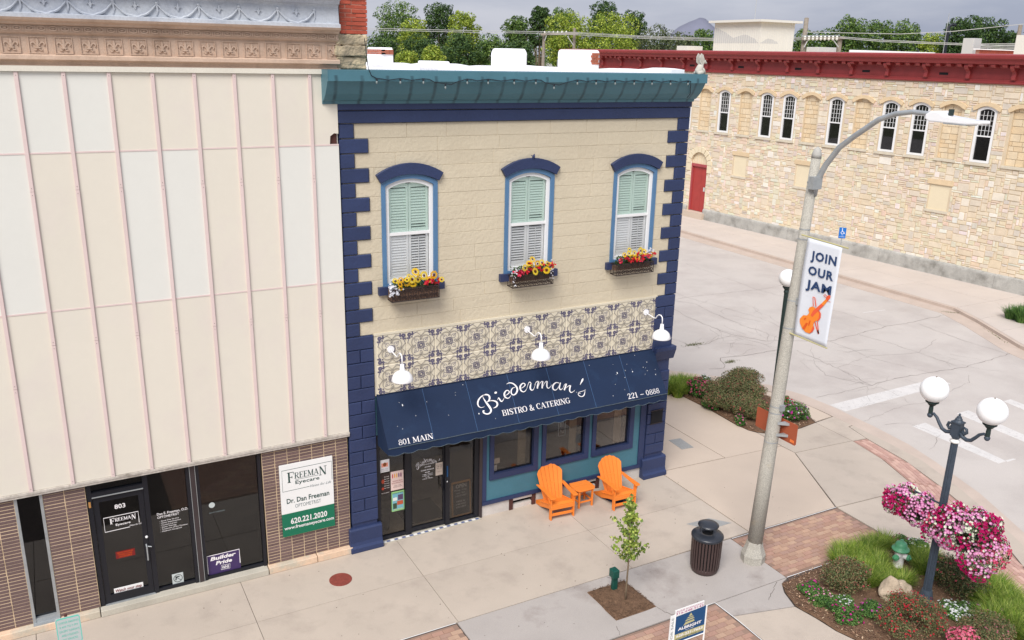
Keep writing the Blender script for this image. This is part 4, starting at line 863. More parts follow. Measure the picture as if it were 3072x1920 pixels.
MB().ribbon([(40.62+.2*math.cos(i*.5236), 10.65+.2*math.sin(i*.5236), .03) for i in range(12)], XZ(13.3), 0, .02, 1, True).build('fan_guard', m['dark_void'], o)
# ================================================================ ground, streets, pavements
def strc(o): return setp(o, kind='structure')
g = MB().add([(-2500, -2500, -.16), (3500, -2500, -.16), (3500, 3500, -.16), (-2500, 3500, -.16)], [(0, 1, 2, 3)]).build('ground', m['ground_far']); strc(g)
rd = MB().add([(-40, -30, -.13), (60, -30, -.13), (60, 62, -.13), (-40, 62, -.13)], [(0, 1, 2, 3)]).build('road', m['asphalt']); strc(rd)
def inset(P, g=.005):
    n = len(P); ar = sum(P[i][0]*P[(i+1) % n][1]-P[(i+1) % n][0]*P[i][1] for i in range(n)); s = 1 if ar > 0 else -1; Q = []
    for i in range(n):
        a, b, c = Vector(P[i-1]), Vector(P[i]), Vector(P[(i+1) % n]); d1 = (b-a).normalized(); d2 = (c-b).normalized()
        n1 = Vector((-d1.y, d1.x))*s; n2 = Vector((-d2.y, d2.x))*s; k = (n1+n2); L2 = max(k.dot(n1), .35); Q.append(tuple(b+k*(g/L2)))
    return Q
FL = lambda a, b, d: (a, b, d)
side = MB().add([(-12, .2, -.02), (7.9, .2, -.02), (7.9, -8.9, -.02), (-12, -8.9, -.02)], [(0, 1, 2, 3)][::1])
E0 = [(10.6, 40), (10.9, 9), (11.6, 7.2), (12.52, 5.73), (13.88, 4.31), (14.6, 3.3), (14.95, 2.2), (15.02, 1.2), (14.95, -.4), (14.82, -1.6), (14.55, -2.6), (14.01, -4.19), (13.21, -5.78), (12.3, -7.2), (10.9, -8.8), (-12, -8.8)]
side = MB().prism([(x-.03 if x > -11 else x, y+(.03 if y < -8 else 0)) for x, y in E0]+[(-12, .3), (7.6, .3), (7.6, 40)], FL, -.13, -.022).build('sidewalk', m['joint_dark']); strc(side)
def slab(P, mt='sidewalk', g=.005, z0=-.03, z1=0, parent=None, nm='slab'):
    return MB().prism(inset(P, g), FL, z0, z1+random.uniform(-.0012, .0012)).build(nm, m[mt], parent or side)
for xa, xb in ((-12, -9.1), (-9.1, -5.68), (-5.68, -2.25), (-2.25, .93), (.93, 4.73), (4.73, 7.8)):
    slab([(xa, -1.48), (xb, -1.48), (xb, .15), (xa, .15)], 'sidewalk'); slab([(xa, -3.075), (xb, -3.075), (xb, -1.48), (xa, -1.48)], 'sidewalk')
slab([(.90, -3.08), (4.0, -3.08), (7.26, -3.10), (7.26, -4.70), (.90, -4.70)], 'sidewalk_grey')
slab([(5.44, -4.71), (7.27, -4.71), (7.02, -4.82), (6.85, -5.05), (6.70, -5.46), (5.46, -5.16)], 'sidewalk_grey'); slab([(5.46, -5.17), (6.70, -5.47), (6.78, -5.9), (6.82, -6.33), (7.0, -6.9), (7.4, -7.6), (7.9, -8.75), (5.5, -8.75)], 'sidewalk')
slab([(7.82, .03), (7.82, -3.09), (10.36, -3.13), (11.65, -.64), (11.63, -.19)], 'sidewalk_tan')
slab([(7.82, .05), (11.63, -.17), (9.81, -.04), (9.80, 9), (7.82, 9)][0:1]+[(9.80, -.06), (9.80, 9), (7.82, 9)], 'sidewalk_tan')
slab([(9.81, -.08), (11.63, -.18), (11.65, .75), (11.55, .95), (11.50, 1.45), (11.55, 2.5), (11.50, 3.7), (11.42, 4.1), (9.81, 4.15)], 'sidewalk_tan')
slab([(9.81, 4.16), (11.42, 4.12), (11.0, 9), (9.81, 9)], 'sidewalk_tan')
slab([(11.66, -.20), (11.66, -.64), (13.62, -.78), (13.64, .52), (12.96, .42), (11.96, .48), (11.66, .74)], 'sidewalk')
slab([(13.65, .52), (13.63, -.79), (14.1, -.84), (14.28, -.08), (14.46, -.05), (14.46, .62)], 'sidewalk')
slab([(11.66, -.65), (13.62, -.79), (13.42, -1.9), (12.96, -3.1), (11.83, -3.25), (10.38, -3.15)], 'sidewalk')
slab([(10.38, -3.17), (11.83, -3.27), (12.95, -3.12), (12.1, -4.65), (10.82, -6.51), (10.3, -8.7), (10.1, -8.7), (10.52, -7.4), (10.80, -6.4), (10.75, -5.3), (10.36, -4.66)], 'sidewalk')
slab([(14.1, -.86), (13.9, -2.2), (13.47, -3.54), (12.9, -4.9), (12.4, -5.86), (11.0, -7.9), (11.35, -7.9), (12.72, -6.04), (13.3, -4.9), (13.75, -3.95), (14.02, -3.2), (14.3, -2.4), (14.40, -1.3), (14.46, -.4), (14.46, -.07), (14.29, -.1)], 'sidewalk')
# kerb band
IN = [(10.1, 40), (10.4, 9), (11.1, 7.0), (11.95, 5.35), (13.2, 4.35), (14.1, 3.25), (14.4, 2.3), (14.47, 1.2), (14.45, -.4), (14.33, -1.6), (14.05, -2.6), (13.55, -3.99), (12.78, -5.55), (11.9, -6.95), (10.6, -8.4), (-12, -8.4)]
for i in range(len(E0)-1):
    MB().prism([E0[i], E0[i+1], IN[i+1], IN[i]], FL, -.12, .0).build('kerb', m['kerb_stone'], side)
slab([(11.45, 4.45), (11.99, 4.75), (12.7, 4.55), (13.6, 3.6), (13.95, 2.5), (13.95, 1.2), (13.7, .58), (14.42, .64), (14.44, 1.3), (14.35, 2.3), (14.05, 3.2), (13.15, 4.3), (11.9, 5.3), (11.08, 6.9), (11.15, 4.45)], 'sidewalk_tan')
for x0, x1, yy in ((-12, 7.9, -8.6),): slab([(x0, -8.38), (5.4, -8.38), (5.4, -6.6), (x0, -6.6)], 'sidewalk')
# painted edging
ed = MB()
for P in ([(-.9, -3.085), (.88, -3.085)], [(7.28, -3.12), (10.36, -3.155)], [(7.27, -4.70), (8.5, -4.72)], [(5.18, -4.70), (5.44, -4.70), (5.455, -5.3), (5.43, -6.5)]): ed.ribbon([(x+random.uniform(-.003, .003), y, .015) for x, y in P], FL, .004, .004, 1)
ed.build('painted_edge', m['vinyl_white'], side)
# brick paving
def pv(nm, regs, mt, L_=.2, W_=.1, ang=0, limit=300, order=None, lax=1.0):
    root = MB()
    for P in regs: root.prism(inset(P, .004), FL, -.03, -.008)
    root = root.build(nm, m['paver_joint' if mt == 'paver' else 'paver_pink_joint']); strc(root); cells = []
    for P in regs:
        xs_ = [p[0] for p in P]; ys_ = [p[1] for p in P]; ca, sa = math.cos(ang), math.sin(ang); cx_, cy_ = P[0]
        def inside(x, y):
            c = False; n = len(P)
            for i in range(n):
                x1, y1 = P[i]; x2, y2 = P[(i+1) % n]
                if (y1 > y) != (y2 > y) and x < (x2-x1)*(y-y1)/(y2-y1)+x1: c = not c
            return c
        for j in range(-120, 120):
            for i in range(-60, 60):
                u = (i+.5*(j % 2))*L_; v = j*W_; x = cx_+u*ca-v*sa; y = cy_+u*sa+v*ca
                if x < min(xs_)-.2 or x > max(xs_)+.2 or y < min(ys_)-.2 or y > max(ys_)+.2: continue
                if all(inside(x+dx*ca*.8-dy*sa*.8, y+dx*sa*.8+dy*ca*.8) for dx in (-L_/2*lax, L_/2*lax) for dy in (-W_/2*lax, W_/2*lax)): cells.append((x, y))
    me = MB().fbox(-L_/2+.003, L_/2-.003, 0, 0, 0, 0) if False else None
    b = MB(); g = .0025; b.add([(-L_/2+g, -W_/2+g, -.02), (L_/2-g, -W_/2+g, -.02), (L_/2-g, W_/2-g, -.02), (-L_/2+g, W_/2-g, -.02), (-L_/2+g+.003, -W_/2+g+.003, 0), (L_/2-g-.003, -W_/2+g+.003, 0), (L_/2-g-.003, W_/2-g-.003, 0), (-L_/2+g+.003, W_/2-g-.003, 0)], [(4, 5, 6, 7), (0, 1, 5, 4), (1, 2, 6, 5), (2, 3, 7, 6), (3, 0, 4, 7)])
    me = b.mesh('paver', m[mt]); cells.sort(key=lambda c: (c[0]-CAMP.x)**2+(c[1]-CAMP.y)**2 if not order else order(c))
    for x, y in cells[:limit]: link('paver', me, root, (x, y, random.uniform(-.0015, .002)), rot=(0, 0, ang))
    rest = MB()
    for x, y in cells[limit:]:
        ca, sa = math.cos(ang), math.sin(ang); dz = random.uniform(-.0015, .002); o_ = len(rest.V)
        rest.add([(x+v[0]*ca-v[1]*sa, y+v[0]*sa+v[1]*ca, v[2]+dz) for v in b.V], b.F)
    if cells[limit:]: rest.build('paver_field', m[mt], root, kind='stuff')
    return root
pv('brick_paving', [[(7.28, -3.13), (10.36, -3.17), (10.34, -4.66), (7.28, -4.70)]], 'paver', .21, .11, -.012, 300)
pv('brick_paving', [[(-3, -3.10), (.88, -3.10), (.88, -6.5), (-3, -6.5)]], 'paver', .21, .11, 0, 300, lambda c: abs(c[0]-.5)+abs(c[1]+3.2))
pv('brick_paving', [[(1.0, -4.72), (5.43, -4.72), (5.45, -6.5), (1.0, -6.5)]], 'paver', .21, .11, 0, 300, lambda c: abs(c[0]-4.6)+abs(c[1]+4.9))
IB = [(13.63, -.81), (13.43, -1.95), (12.97, -3.11), (12.12, -4.66), (10.83, -6.51), (10.3, -8.0)]; OB = [(14.09, -.86), (13.89, -2.2), (13.46, -3.54), (12.88, -4.9), (12.38, -5.86), (10.95, -7.95)]
for i in range(5):
    P = [IB[i], OB[i], OB[i+1], IB[i+1]]; a = math.atan2(IB[i+1][1]-IB[i][1], IB[i+1][0]-IB[i][0])
    pv('brick_band', [P], 'paver_pink', .2, .1, a, 300, None, .55)
# service covers
o = MB().prism([(-.535+.215*math.cos(i*math.pi/14), -.885+.215*math.sin(i*math.pi/14)) for i in range(28)], FL, -.004, .008)
for i in range(-4, 5): o.box(-.535-.01+i*.045, -.535+.01+i*.045, -.885-.18*math.cos(i*.35), -.885+.18*math.cos(i*.35), .008, .0105)
o = o.build('manhole_cover', m['manhole']); top(o, 'round rust-red iron cover set in the pavement in front of the eyecare sign', 'manhole cover')
o = MB().prism([(9.12, .80), (9.48, .76), (9.52, 1.36), (9.16, 1.40)], FL, -.004, .006).build('utility_plate', m['grate']); top(o, 'square grey metal plate in the pavement right of the navy corner pilaster', 'cover plate')
o = MB().prism([(6.80, -2.22), (7.10, -2.62), (7.72, -2.62), (7.40, -2.24)], FL, -.004, .006).build('utility_plate', m['grate']); top(o, 'grey metal plate in the pavement behind the dark litter bin', 'cover plate')
# road paint
def paint(P, lab=None):
    n = 14; return MB().prism(P, FL, -.13, -.126).build('crossing_stripe', m['road_paint'], rd)
paint([(15.30, 1.5), (15.34, .94), (20.33, 1.08), (20.30, 1.60)])
paint([(16.22, -.66), (16.78, -.66), (16.52, -3.26), (16.20, -3.25)]); paint([(18.24, -.62), (18.78, -.61), (18.5, -3.3), (18.1, -3.3)]); paint([(20.45, -.62), (20.82, -.62), (20.6, -3.3), (20.1, -3.3)]); paint([(22.5, -.62), (22.9, -.62), (22.7, -3.3), (22.2, -3.3)])
paint([(16.55, -3.22), (16.84, -3.24), (16.88, -3.30), (16.5, -3.30)])
for a, b_ in (((25.6, 7.9), (24.4, 8.0)), ((24.0, 9.4), (22.9, 9.6)), ((21.5, 9.0), (21.9, 7.4))): MB().ribbon([(*a, .07), (*b_, .07)], FL, -.126, -.126, 1).build('faded_line', m['road_paint'], rd)
# cracks
cr_ = MB()
def crack(P, w_=.03):
    Q = []
    for (x0, y0), (x1, y1) in zip(P, P[1:]):
        n = max(2, int(math.hypot(x1-x0, y1-y0)/.22))
        for i in range(n): t = i/n; Q.append((x0+(x1-x0)*t+random.uniform(-.05, .05), y0+(y1-y0)*t+random.uniform(-.05, .05), w_*random.uniform(.35, 1.1)))
    Q.append((*P[-1], w_*.4)); cr_.ribbon([(x, y, w_ * .62) for x, y, w_ in Q], FL, -.1255, -.1255, 1)
for P, w_ in (([(17.53, 11.64), (17.28, 10.44), (17.31, 8.81), (17.32, 8.04), (18.06, 6.88), (20.18, 5.91), (21.7, 6.05), (23.76, 6.27), (25.2, 6.23), (28.0, 6.4)], .04), ([(14.13, 5.52), (14.6, 5.3), (15.2, 6.2), (16.0, 6.0), (18.28, 5.99)], .05), ([(18.35, 12.66), (18.89, 11.94), (18.59, 10.28), (18.56, 8.63), (18.74, 7.58), (18.06, 6.88)], .025),
    ([(19.06, 2.19), (22.23, 1.88), (24.88, 2.09), (25.3, 2.0)], .04), ([(21.79, 6.0), (22.07, 4.59), (22.03, 2.6), (22.04, 2.12)], .025), ([(25.14, 6.05), (24.9, 4), (24.88, 2.09)], .025), ([(18.23, 5.67), (18.1, 3.66), (17.85, 2.07), (19.06, 2.19)], .03), ([(15.44, 2.15), (16.7, 2.07), (17.85, 2.07)], .03), ([(17.62, 4.19), (17.2, 3.4), (17.85, 2.07)], .03),
    ([(19.47, 1.03), (19.3, 2.0)], .025), ([(21.59, 1.29), (21.0, .9), (19.74, .63)], .02), ([(15.6, -.2), (16.3, -.5), (16.4, -1.4), (15.3, -1.9)], .02), ([(16.0, 12.5), (19.2, 12.9), (23, 12.6), (27, 12.9)], .025), ([(19.5, 17), (19.2, 12.9), (19.9, 9.2), (19.6, 6.1)], .02), ([(23.3, 18), (23, 12.6), (23.6, 8.5), (23.7, 6.3)], .02), ([(15.2, 7.4), (14.8, 9.5), (15.3, 12), (14.9, 16)], .025), ([(14.91, 7.72), (15.62, 7.56), (17.3, 8.0)], .03), ([(18, 20), (23, 19.5), (27, 20)], .02), ([(19.7, .6), (18.4, .3), (17.3, .5), (15.2, .2)], .015), ([(24.0, 4.3), (22.05, 3.6), (20.1, 4.1), (18.1, 3.7)], .018), ([(20.2, 5.9), (20.0, 4.1), (20.6, 2.1)], .015)): crack(P, w_)
def webs(cx_, cy_, r, n):
    for i in range(n):
        a = random.uniform(0, 6.28); x, y = cx_+random.uniform(-r, r), cy_+random.uniform(-r, r); P = [(x, y)]
        for k in range(3): a += random.uniform(-.7, .7); x += math.cos(a)*.45; y += math.sin(a)*.45; P.append((x, y))
        crack(P, .014)
webs(17.2, 7.2, 1.2, 16); webs(18.8, 5.5, 1.4, 10); webs(17.6, 1.4, 1.0, 8); webs(19.2, 10, 1.6, 8); webs(22, 3, 1.5, 5)
cr_.build('cracks', m['crack'], rd, kind='stuff')
wd = MB()
def weed(cx_, cy_, rx, ry, n, z=-.126, a=0):
    for i in range(n):
        t = random.gauss(0, .45); u = random.gauss(0, .45); x = cx_+rx*t*math.cos(a)-ry*u*math.sin(a); y = cy_+rx*t*math.sin(a)+ry*u*math.cos(a); h = random.uniform(.02, .07); q = random.uniform(0, 6.28); wd.col = random.choice([S(150, 156, 100, .5), S(120, 140, 80, .5), S(170, 160, 120, .5)])
        wd.add([(x, y, z), (x+.02*math.cos(q), y+.02*math.sin(q), z), (x+.04*math.sin(q), y+.04*math.cos(q), z+h)], [(0, 1, 2)])
weed(15.3, 7.7, .5, .12, 160); weed(15.2, 5.7, .28, .1, 120)
for i in range(len(E0)-3):
    (x0, y0), (x1, y1) = E0[i+1], E0[i+2]
    if y0 > 8 or x1 < 0: continue
    weed((x0+x1)/2+.03, (y0+y1)/2, math.hypot(x1-x0, y1-y0)*.45, .03, 46, -.127, math.atan2(y1-y0, x1-x0))
    crack([(x0+.02, y0), (x1+.02, y1)], .045)
weed(28.0, 6.3, .8, .05, 80, a=2.4); weed(26.5, 3.6, 1.2, .04, 60, a=1.0)
o = wd.build('weeds', m['foliage_col'], None, attr=True); setp(o, 'sparse dry weeds growing along the kerb line and road cracks', 'weeds', kind='stuff')
mb_ = MB()
for i in range(len(E0)-2):
    (x0, y0), (x1, y1) = E0[i+1], E0[i+2]
    if y0 < 9 and x1 > 0:
        Q = [(x0+(x1-x0)*t/6+.02+random.uniform(-.02, .02), y0+(y1-y0)*t/6+random.uniform(-.02, .02), random.uniform(.02, .06)) for t in range(7)]; mb_.ribbon(Q, FL, -.1245, -.1245, 1)
mb_.build('kerb_seam', m['crack'], rd, kind='stuff')
# pavement hairline cracks, stains
pc = MB()
def pcr(P, w_=.012):
    Q = []
    for (x0, y0), (x1, y1) in zip(P, P[1:]):
        for i in range(6): t = i/6; Q.append((x0+(x1-x0)*t+random.uniform(-.015, .015), y0+(y1-y0)*t+random.uniform(-.015, .015), w_*random.uniform(.5, 1)))
    pc.ribbon(Q, FL, .0035, .0035, 1)
pcr([(4.37, -4.31), (4.42, -4.5), (4.52, -4.69)]); pcr([(4.1, -3.1), (4.22, -3.35)]); pcr([(3.3, -4.69), (3.42, -4.4)], .008); pcr([(6.99, -4.72), (6.7, -4.9), (6.36, -5.13)], .01)
for i in range(130):
    x, y = random.uniform(-5, 9.5), random.uniform(-4.6, -.3); r = random.uniform(.004, .013); pc.prism([(x+r*math.cos(k), y+r*math.sin(k)*.8) for k in range(6)], FL, .003, .0045)
pc.build('pavement_marks', m['joint_dark'], side, kind='stuff')
# far pavement
fs = MB().prism([(28.3, 60), (28.3, 6.6), (27.6, 5.0), (26.8, 3.6), (26.0, 2.2), (25.3, 0), (25.1, -9), (60, -9), (60, 2), (33.2, 2), (31.0, 60)], FL, -.13, -.025).build('far_sidewalk', m['joint_dark']); strc(fs)
ys_ = [-9, -5, -1.5, 0, 1.2, 2.3, 3.7, 5.1, 6.6, 10.2, 13.2, 16.2, 19.2, 22.2, 25.2, 28.2, 34, 45, 60]
def xe(y): return 28.2 if y > 6.6 else float(np.interp(y, [-9, 0, 2.3, 3.7, 5.1, 6.6], [25.0, 25.2, 25.9, 26.7, 27.5, 28.2]))
for ya, yb in zip(ys_, ys_[1:]):
    xa, xb = xe(ya)+.18, xe(yb)+.18; ma, mb2 = (xa+33.4-.054*ya)/2, (xb+33.4-.054*yb)/2
    slab([(xa, ya), (ma, ya), (mb2, yb), (xb, yb)], 'far_sidewalk', .006, parent=fs); slab([(ma, ya), (33.5-.054*ya, ya), (33.5-.054*yb, yb), (mb2, yb)], 'far_sidewalk', .006, parent=fs)
    MB().prism([(xa-.19, ya), (xa-.01, ya), (xb-.01, yb), (xb-.19, yb)], FL, -.13, .0).build('kerb', m['kerb_stone'], fs)
    if ya > -3: MB().prism([(xa-1.0, ya), (xa-.19, ya), (xb-.19, yb), (xb-1.0, yb)], FL, -.13, -.122).build('gutter', m['kerb_stone'], fs)
# ================================================================ awning, lamps, banner and street furniture
# awning plane
AZ0, AD, AZ1 = 3.28, .62, 2.38; AL = math.hypot(AD, AZ0-AZ1); ay, az = -AD/AL, (AZ1-AZ0)/AL; an = Vector((0, az, -ay))  # outward normal
if an.y > 0: an = -an
def AW(x, s, d): return (x, ay*s+an.y*d, AZ0+az*s+an.z*d)
aw = thing('awning', 'dark blue shop awning with white lettering and a scalloped edge over the bistro front', 'awning', (3.94, 0, 2.3))
b = MB(); n = 28
for i in range(n):
    x0, x1 = .585+6.715*i/n, .585+6.715*(i+1)/n
    for j in range(6):
        s0, s1 = AL*j/6, AL*(j+1)/6; dd = lambda x, s: -.012*math.sin(math.pi*s/AL)*abs(math.sin((x-.585)/.96*math.pi))
        b.add([AW(x0, s0, dd(x0, s0)), AW(x1, s0, dd(x1, s0)), AW(x1, s1, dd(x1, s1)), AW(x0, s1, dd(x0, s1))], [(0, 3, 2, 1)])
cz = b.build('canopy', m['awning_cloth'], aw); sol = cz.modifiers.new('s', 'SOLIDIFY'); sol.thickness = .008
for x in (.588, 7.297):
    MB().prism([(0, 3.27), (-.02, 2.22), (-.615, 2.25), (-.615, 2.39)], lambda y, z, d: (d, y, z), x-.004, x+.004).build('side_panel', m['awning_cloth'], aw)
b = MB(); P = []; N_ = 132
for i in range(N_+1):
    x = .585+6.715*i/N_; ph = (x-.585)/.31; z = 2.262-.035*abs(math.sin(math.pi*ph)); y = -AD-.006+.012*math.sin(x*5.3); P.append((x, y, z))
for i in range(N_): p, q = P[i], P[i+1]; b.add([(p[0], -AD-.004, 2.385), (q[0], -AD-.004, 2.385), q, p], [(0, 3, 2, 1)])
vl = b.build('valance', m['awning_cloth'], aw); sol = vl.modifiers.new('s', 'SOLIDIFY'); sol.thickness = .005
M('braid', S(84, 96, 104), .9, .35, 30); b = MB(); b.tube([(x, y-.004, z) for x, y, z in P], .006, 4); b.tube([(.585+6.715*i/40, -AD-.012, 2.392+random.uniform(-.003, .003)) for i in range(41)], .008, 4); b.build('braid', m['braid'], aw)
b = MB()
for i in range(1, 7): b.ribbon([(.585+.959*i, .01, .009), (.585+.959*i, AL-.01, .009)], AW, .0015, .003, 1)
M('seam_blue', S(62, 92, 130), .8); b.build('seam', m['seam_blue'], aw)
BIED = [[[2.904,0.389,0.0081],[2.816,0.375,0.0162],[2.715,0.428,0.027],[2.655,0.503,0.0324],[2.651,0.576,0.0243],[2.695,0.616,0.0135],[2.75,0.619,0.0081],[2.782,0.605,0.004]],[[2.795,0.383,0.0054],[2.805,0.444,0.0162],[2.837,0.53,0.0351],[2.882,0.626,0.0459],[2.904,0.704,0.0405],[2.866,0.76,0.0297],[2.795,0.772,0.0243],[2.733,0.739,0.0297],[2.727,0.702,0.0351],[2.757,0.697,0.0189]],[[2.801,0.384,0.0081],[2.882,0.368,0.0216],[2.938,0.407,0.0351],[2.938,0.466,0.0351],[2.892,0.517,0.0216],[2.836,0.534,0.0081]],[[2.901,0.519,0.0081],[2.984,0.518,0.0189],[3.062,0.554,0.0324],[3.079,0.609,0.0378],[3.045,0.655,0.027],[2.988,0.674,0.0135],[2.964,0.674,0.0081]],[[3.103,0.527,0.0067],[3.142,0.479,0.0135]],[[3.142,0.479,0.0189],[3.158,0.526,0.0324],[3.185,0.572,0.0243],[3.233,0.546,0.0108],[3.271,0.5,0.0054]],[[3.072,0.373,0.0054],[3.106,0.368,0.0459],[3.137,0.359,0.0054]],[[3.284,0.468,0.0067],[3.359,0.448,0.0135],[3.415,0.409,0.0216],[3.397,0.369,0.0189],[3.349,0.368,0.0216],[3.293,0.422,0.0351],[3.29,0.489,0.0324],[3.336,0.528,0.0189],[3.387,0.52,0.0135],[3.435,0.479,0.0054]],[[3.4,0.232,0.0067],[3.474,0.214,0.0189],[3.555,0.247,0.027],[3.606,0.316,0.0351],[3.612,0.392,0.0378],[3.56,0.459,0.0297],[3.496,0.483,0.0216],[3.456,0.449,0.027],[3.465,0.39,0.027],[3.513,0.338,0.0162],[3.582,0.327,0.0054]],[[3.684,0.374,0.0067],[3.764,0.357,0.0135],[3.822,0.316,0.0216],[3.803,0.279,0.0189],[3.752,0.283,0.0216],[3.694,0.338,0.0351],[3.689,0.412,0.0324],[3.735,0.455,0.0189],[3.788,0.444,0.0135],[3.845,0.393,0.0054]],[[3.827,0.413,0.0054],[3.904,0.303,0.0108],[3.946,0.275,0.0162],[3.971,0.306,0.0162]],[[3.973,0.299,0.0108],[3.939,0.355,0.0297],[3.92,0.405,0.0351],[3.937,0.449,0.0243],[3.99,0.439,0.0108],[4.07,0.33,0.0054]],[[4.042,0.349,0.0054],[4.1,0.297,0.0135],[4.152,0.293,0.0243]],[[4.16,0.294,0.027],[4.113,0.368,0.0324],[4.083,0.439,0.0324]],[[4.101,0.419,0.0054],[4.172,0.339,0.0108],[4.243,0.301,0.0189]],[[4.259,0.304,0.027],[4.223,0.378,0.0324],[4.197,0.454,0.0324]],[[4.211,0.437,0.0054],[4.288,0.35,0.0108],[4.349,0.318,0.0189]],[[4.365,0.321,0.027],[4.334,0.381,0.0324],[4.321,0.44,0.0297],[4.344,0.475,0.0189],[4.396,0.456,0.0108],[4.448,0.415,0.0054]],[[4.633,0.406,0.0135],[4.57,0.385,0.0189],[4.495,0.415,0.0324],[4.454,0.47,0.0351],[4.461,0.525,0.027],[4.513,0.541,0.0162],[4.589,0.492,0.0081],[4.647,0.416,0.0067]],[[4.671,0.404,0.0216],[4.628,0.467,0.0324],[4.607,0.518,0.0297],[4.63,0.556,0.0189],[4.689,0.531,0.0067]],[[4.688,0.534,0.0054],[4.754,0.464,0.0108],[4.802,0.449,0.0189]],[[4.807,0.45,0.027],[4.754,0.519,0.0324],[4.709,0.581,0.0324]],[[4.732,0.562,0.0054],[4.817,0.514,0.0108],[4.883,0.501,0.0189]],[[4.896,0.503,0.027],[4.856,0.559,0.0324],[4.837,0.618,0.0297],[4.86,0.656,0.0189],[4.916,0.647,0.0108],[4.968,0.621,0.0054]],[[5.248,0.4,0.0135],[5.224,0.431,0.0405],[5.171,0.485,0.0216],[5.13,0.529,0.0054]],[[5.022,0.683,0.0054],[5.091,0.679,0.0135],[5.164,0.672,0.0135],[5.235,0.656,0.0081]],[[5.216,0.665,0.0081],[5.187,0.723,0.0243],[5.15,0.771,0.0324],[5.091,0.788,0.0216],[5.037,0.763,0.0243],[5.019,0.726,0.0216],[5.044,0.702,0.0189],[5.084,0.712,0.0135]]]
b = MB()
for si_, st_ in enumerate(BIED): b.ribbon([(x, s, w_*(.7 if si_ > len(BIED)-3 else 1.0)) for x, s, w_ in st_], AW, .005, .005, 5)
aws = lambda a, bb, d: AW(a, -bb, d)
serif(b, 'BISTRO & CATERING', 3.13, 4.785, -.876, .122, aws, .005); serif(b, '801 MAIN', .808, 1.54, -1.052, .11, aws, .005); serif(b, '221 - 0888', 6.235, 7.12, -1.042, .122, aws, .005)
b.build('lettering', m['white_letter'], aw)
b = MB()
for i in range(34):
    x, s = (random.uniform(6.1, 7.2), random.uniform(.1, .6)) if i < 14 else (random.uniform(.7, 7.2), random.uniform(.08, .95)); r = random.uniform(.004, .010) if i % 11 else .016
    b.prism([(x+r*.7*math.cos(k), s+r*(1.6 if i % 3 == 0 else 1)*math.sin(k)) for k in range(6)], AW, .001, .004)
b.build('bird_droppings', m['vinyl_white'], aw, kind='stuff')
MB().box(.585, 7.30, -.02, .0, 3.27, 3.30).build('head_rail', m['awning_cloth'], aw)
# wall lamps
LL = ['white gooseneck lamp over the left end of the awning, above 801 MAIN', 'white gooseneck lamp at the middle of the patterned tile band', 'white gooseneck lamp at the right end of the tile band, beside the navy pilaster']
for i, x in enumerate((.89, 3.915, 7.0)):
    t = thing('wall_lamp', LL[i], 'wall lamp', (x, -.02, 4.195), group='gooseneck lamps over the awning')
    MB().prism([(x+.07*math.cos(a*.3927), 4.195+.07*math.sin(a*.3927)) for a in range(16)], XZ(-.012), .0, .035).build('backplate', m['lamp_enamel'], t)
    MB().tube([(x, -.03, 4.19), (x, -.12, 4.172), (x, -.34, 4.145), (x, -.40, 4.16), (x, -.44, 4.22), (x, -.50, 4.265), (x, -.57, 4.268), (x, -.62, 4.23), (x, -.63, 4.17), (x, -.63, 4.08)], .0125, 10).build('arm', m['lamp_enamel'], t, smooth=True)
    MB().lathe([(.028, 4.08), (.038, 4.085), (.04, 4.02), (.046, 4.01), (.05, 3.955), (.075, 3.95), (.13, 3.92), (.175, 3.875), (.195, 3.82), (.212, 3.765), (.208, 3.76), (.19, 3.815), (.12, 3.90), (.02, 3.93)], (x, -.63, 0), 24).build('shade', m['lamp_enamel'], t, smooth=True)
    MB().sphere((x, -.63, 3.84), .05).build('light_bulb', m['bulb'], t)
# string lights along the cornice
sl = thing('string_lights', 'black cable with small clear bulbs looped along the teal cornice', 'string lights', (4, -.47, 9.2))
bx_ = [.57, 1.0, 1.43, 1.85, 2.28, 2.70, 3.24, 3.70, 4.10, 4.62, 5.05, 5.50, 5.96, 6.40, 6.87, 7.32]; low = {3, 8}
P = [(.40, -.40, 9.9), (.43, -.47, 9.42), (.48, -.475, 9.30)]
for i, x in enumerate(bx_):
    z = 9.255 if i not in low else 9.17
    P.append((x, -.475, z))
    if i < len(bx_)-1: P += [(x+.12, -.475, z-.012), ((x+bx_[i+1])/2, -.475, 9.245-.02 if i not in (2, 3, 7, 8) else 9.20)]
P += [(7.40, -.47, 9.24), (7.46, -.40, 9.1), (7.55, -.30, 8.98), (7.52, -.24, 8.90)]
MB().tube(P, .007, 5).build('cable', m['wire_black'], sl)
for i, x in enumerate(bx_):
    z = 9.25 if i not in low else 9.165
    MB().tube([(x, -.478, z+.01), (x, -.48, z-.035)], .014, 7).build('socket', m['wire_black'], sl); MB().sphere((x, -.48, z-.06), .017, 8, 6, (1, 1, 1.6)).build('light_bulb', m['bulb'], sl)
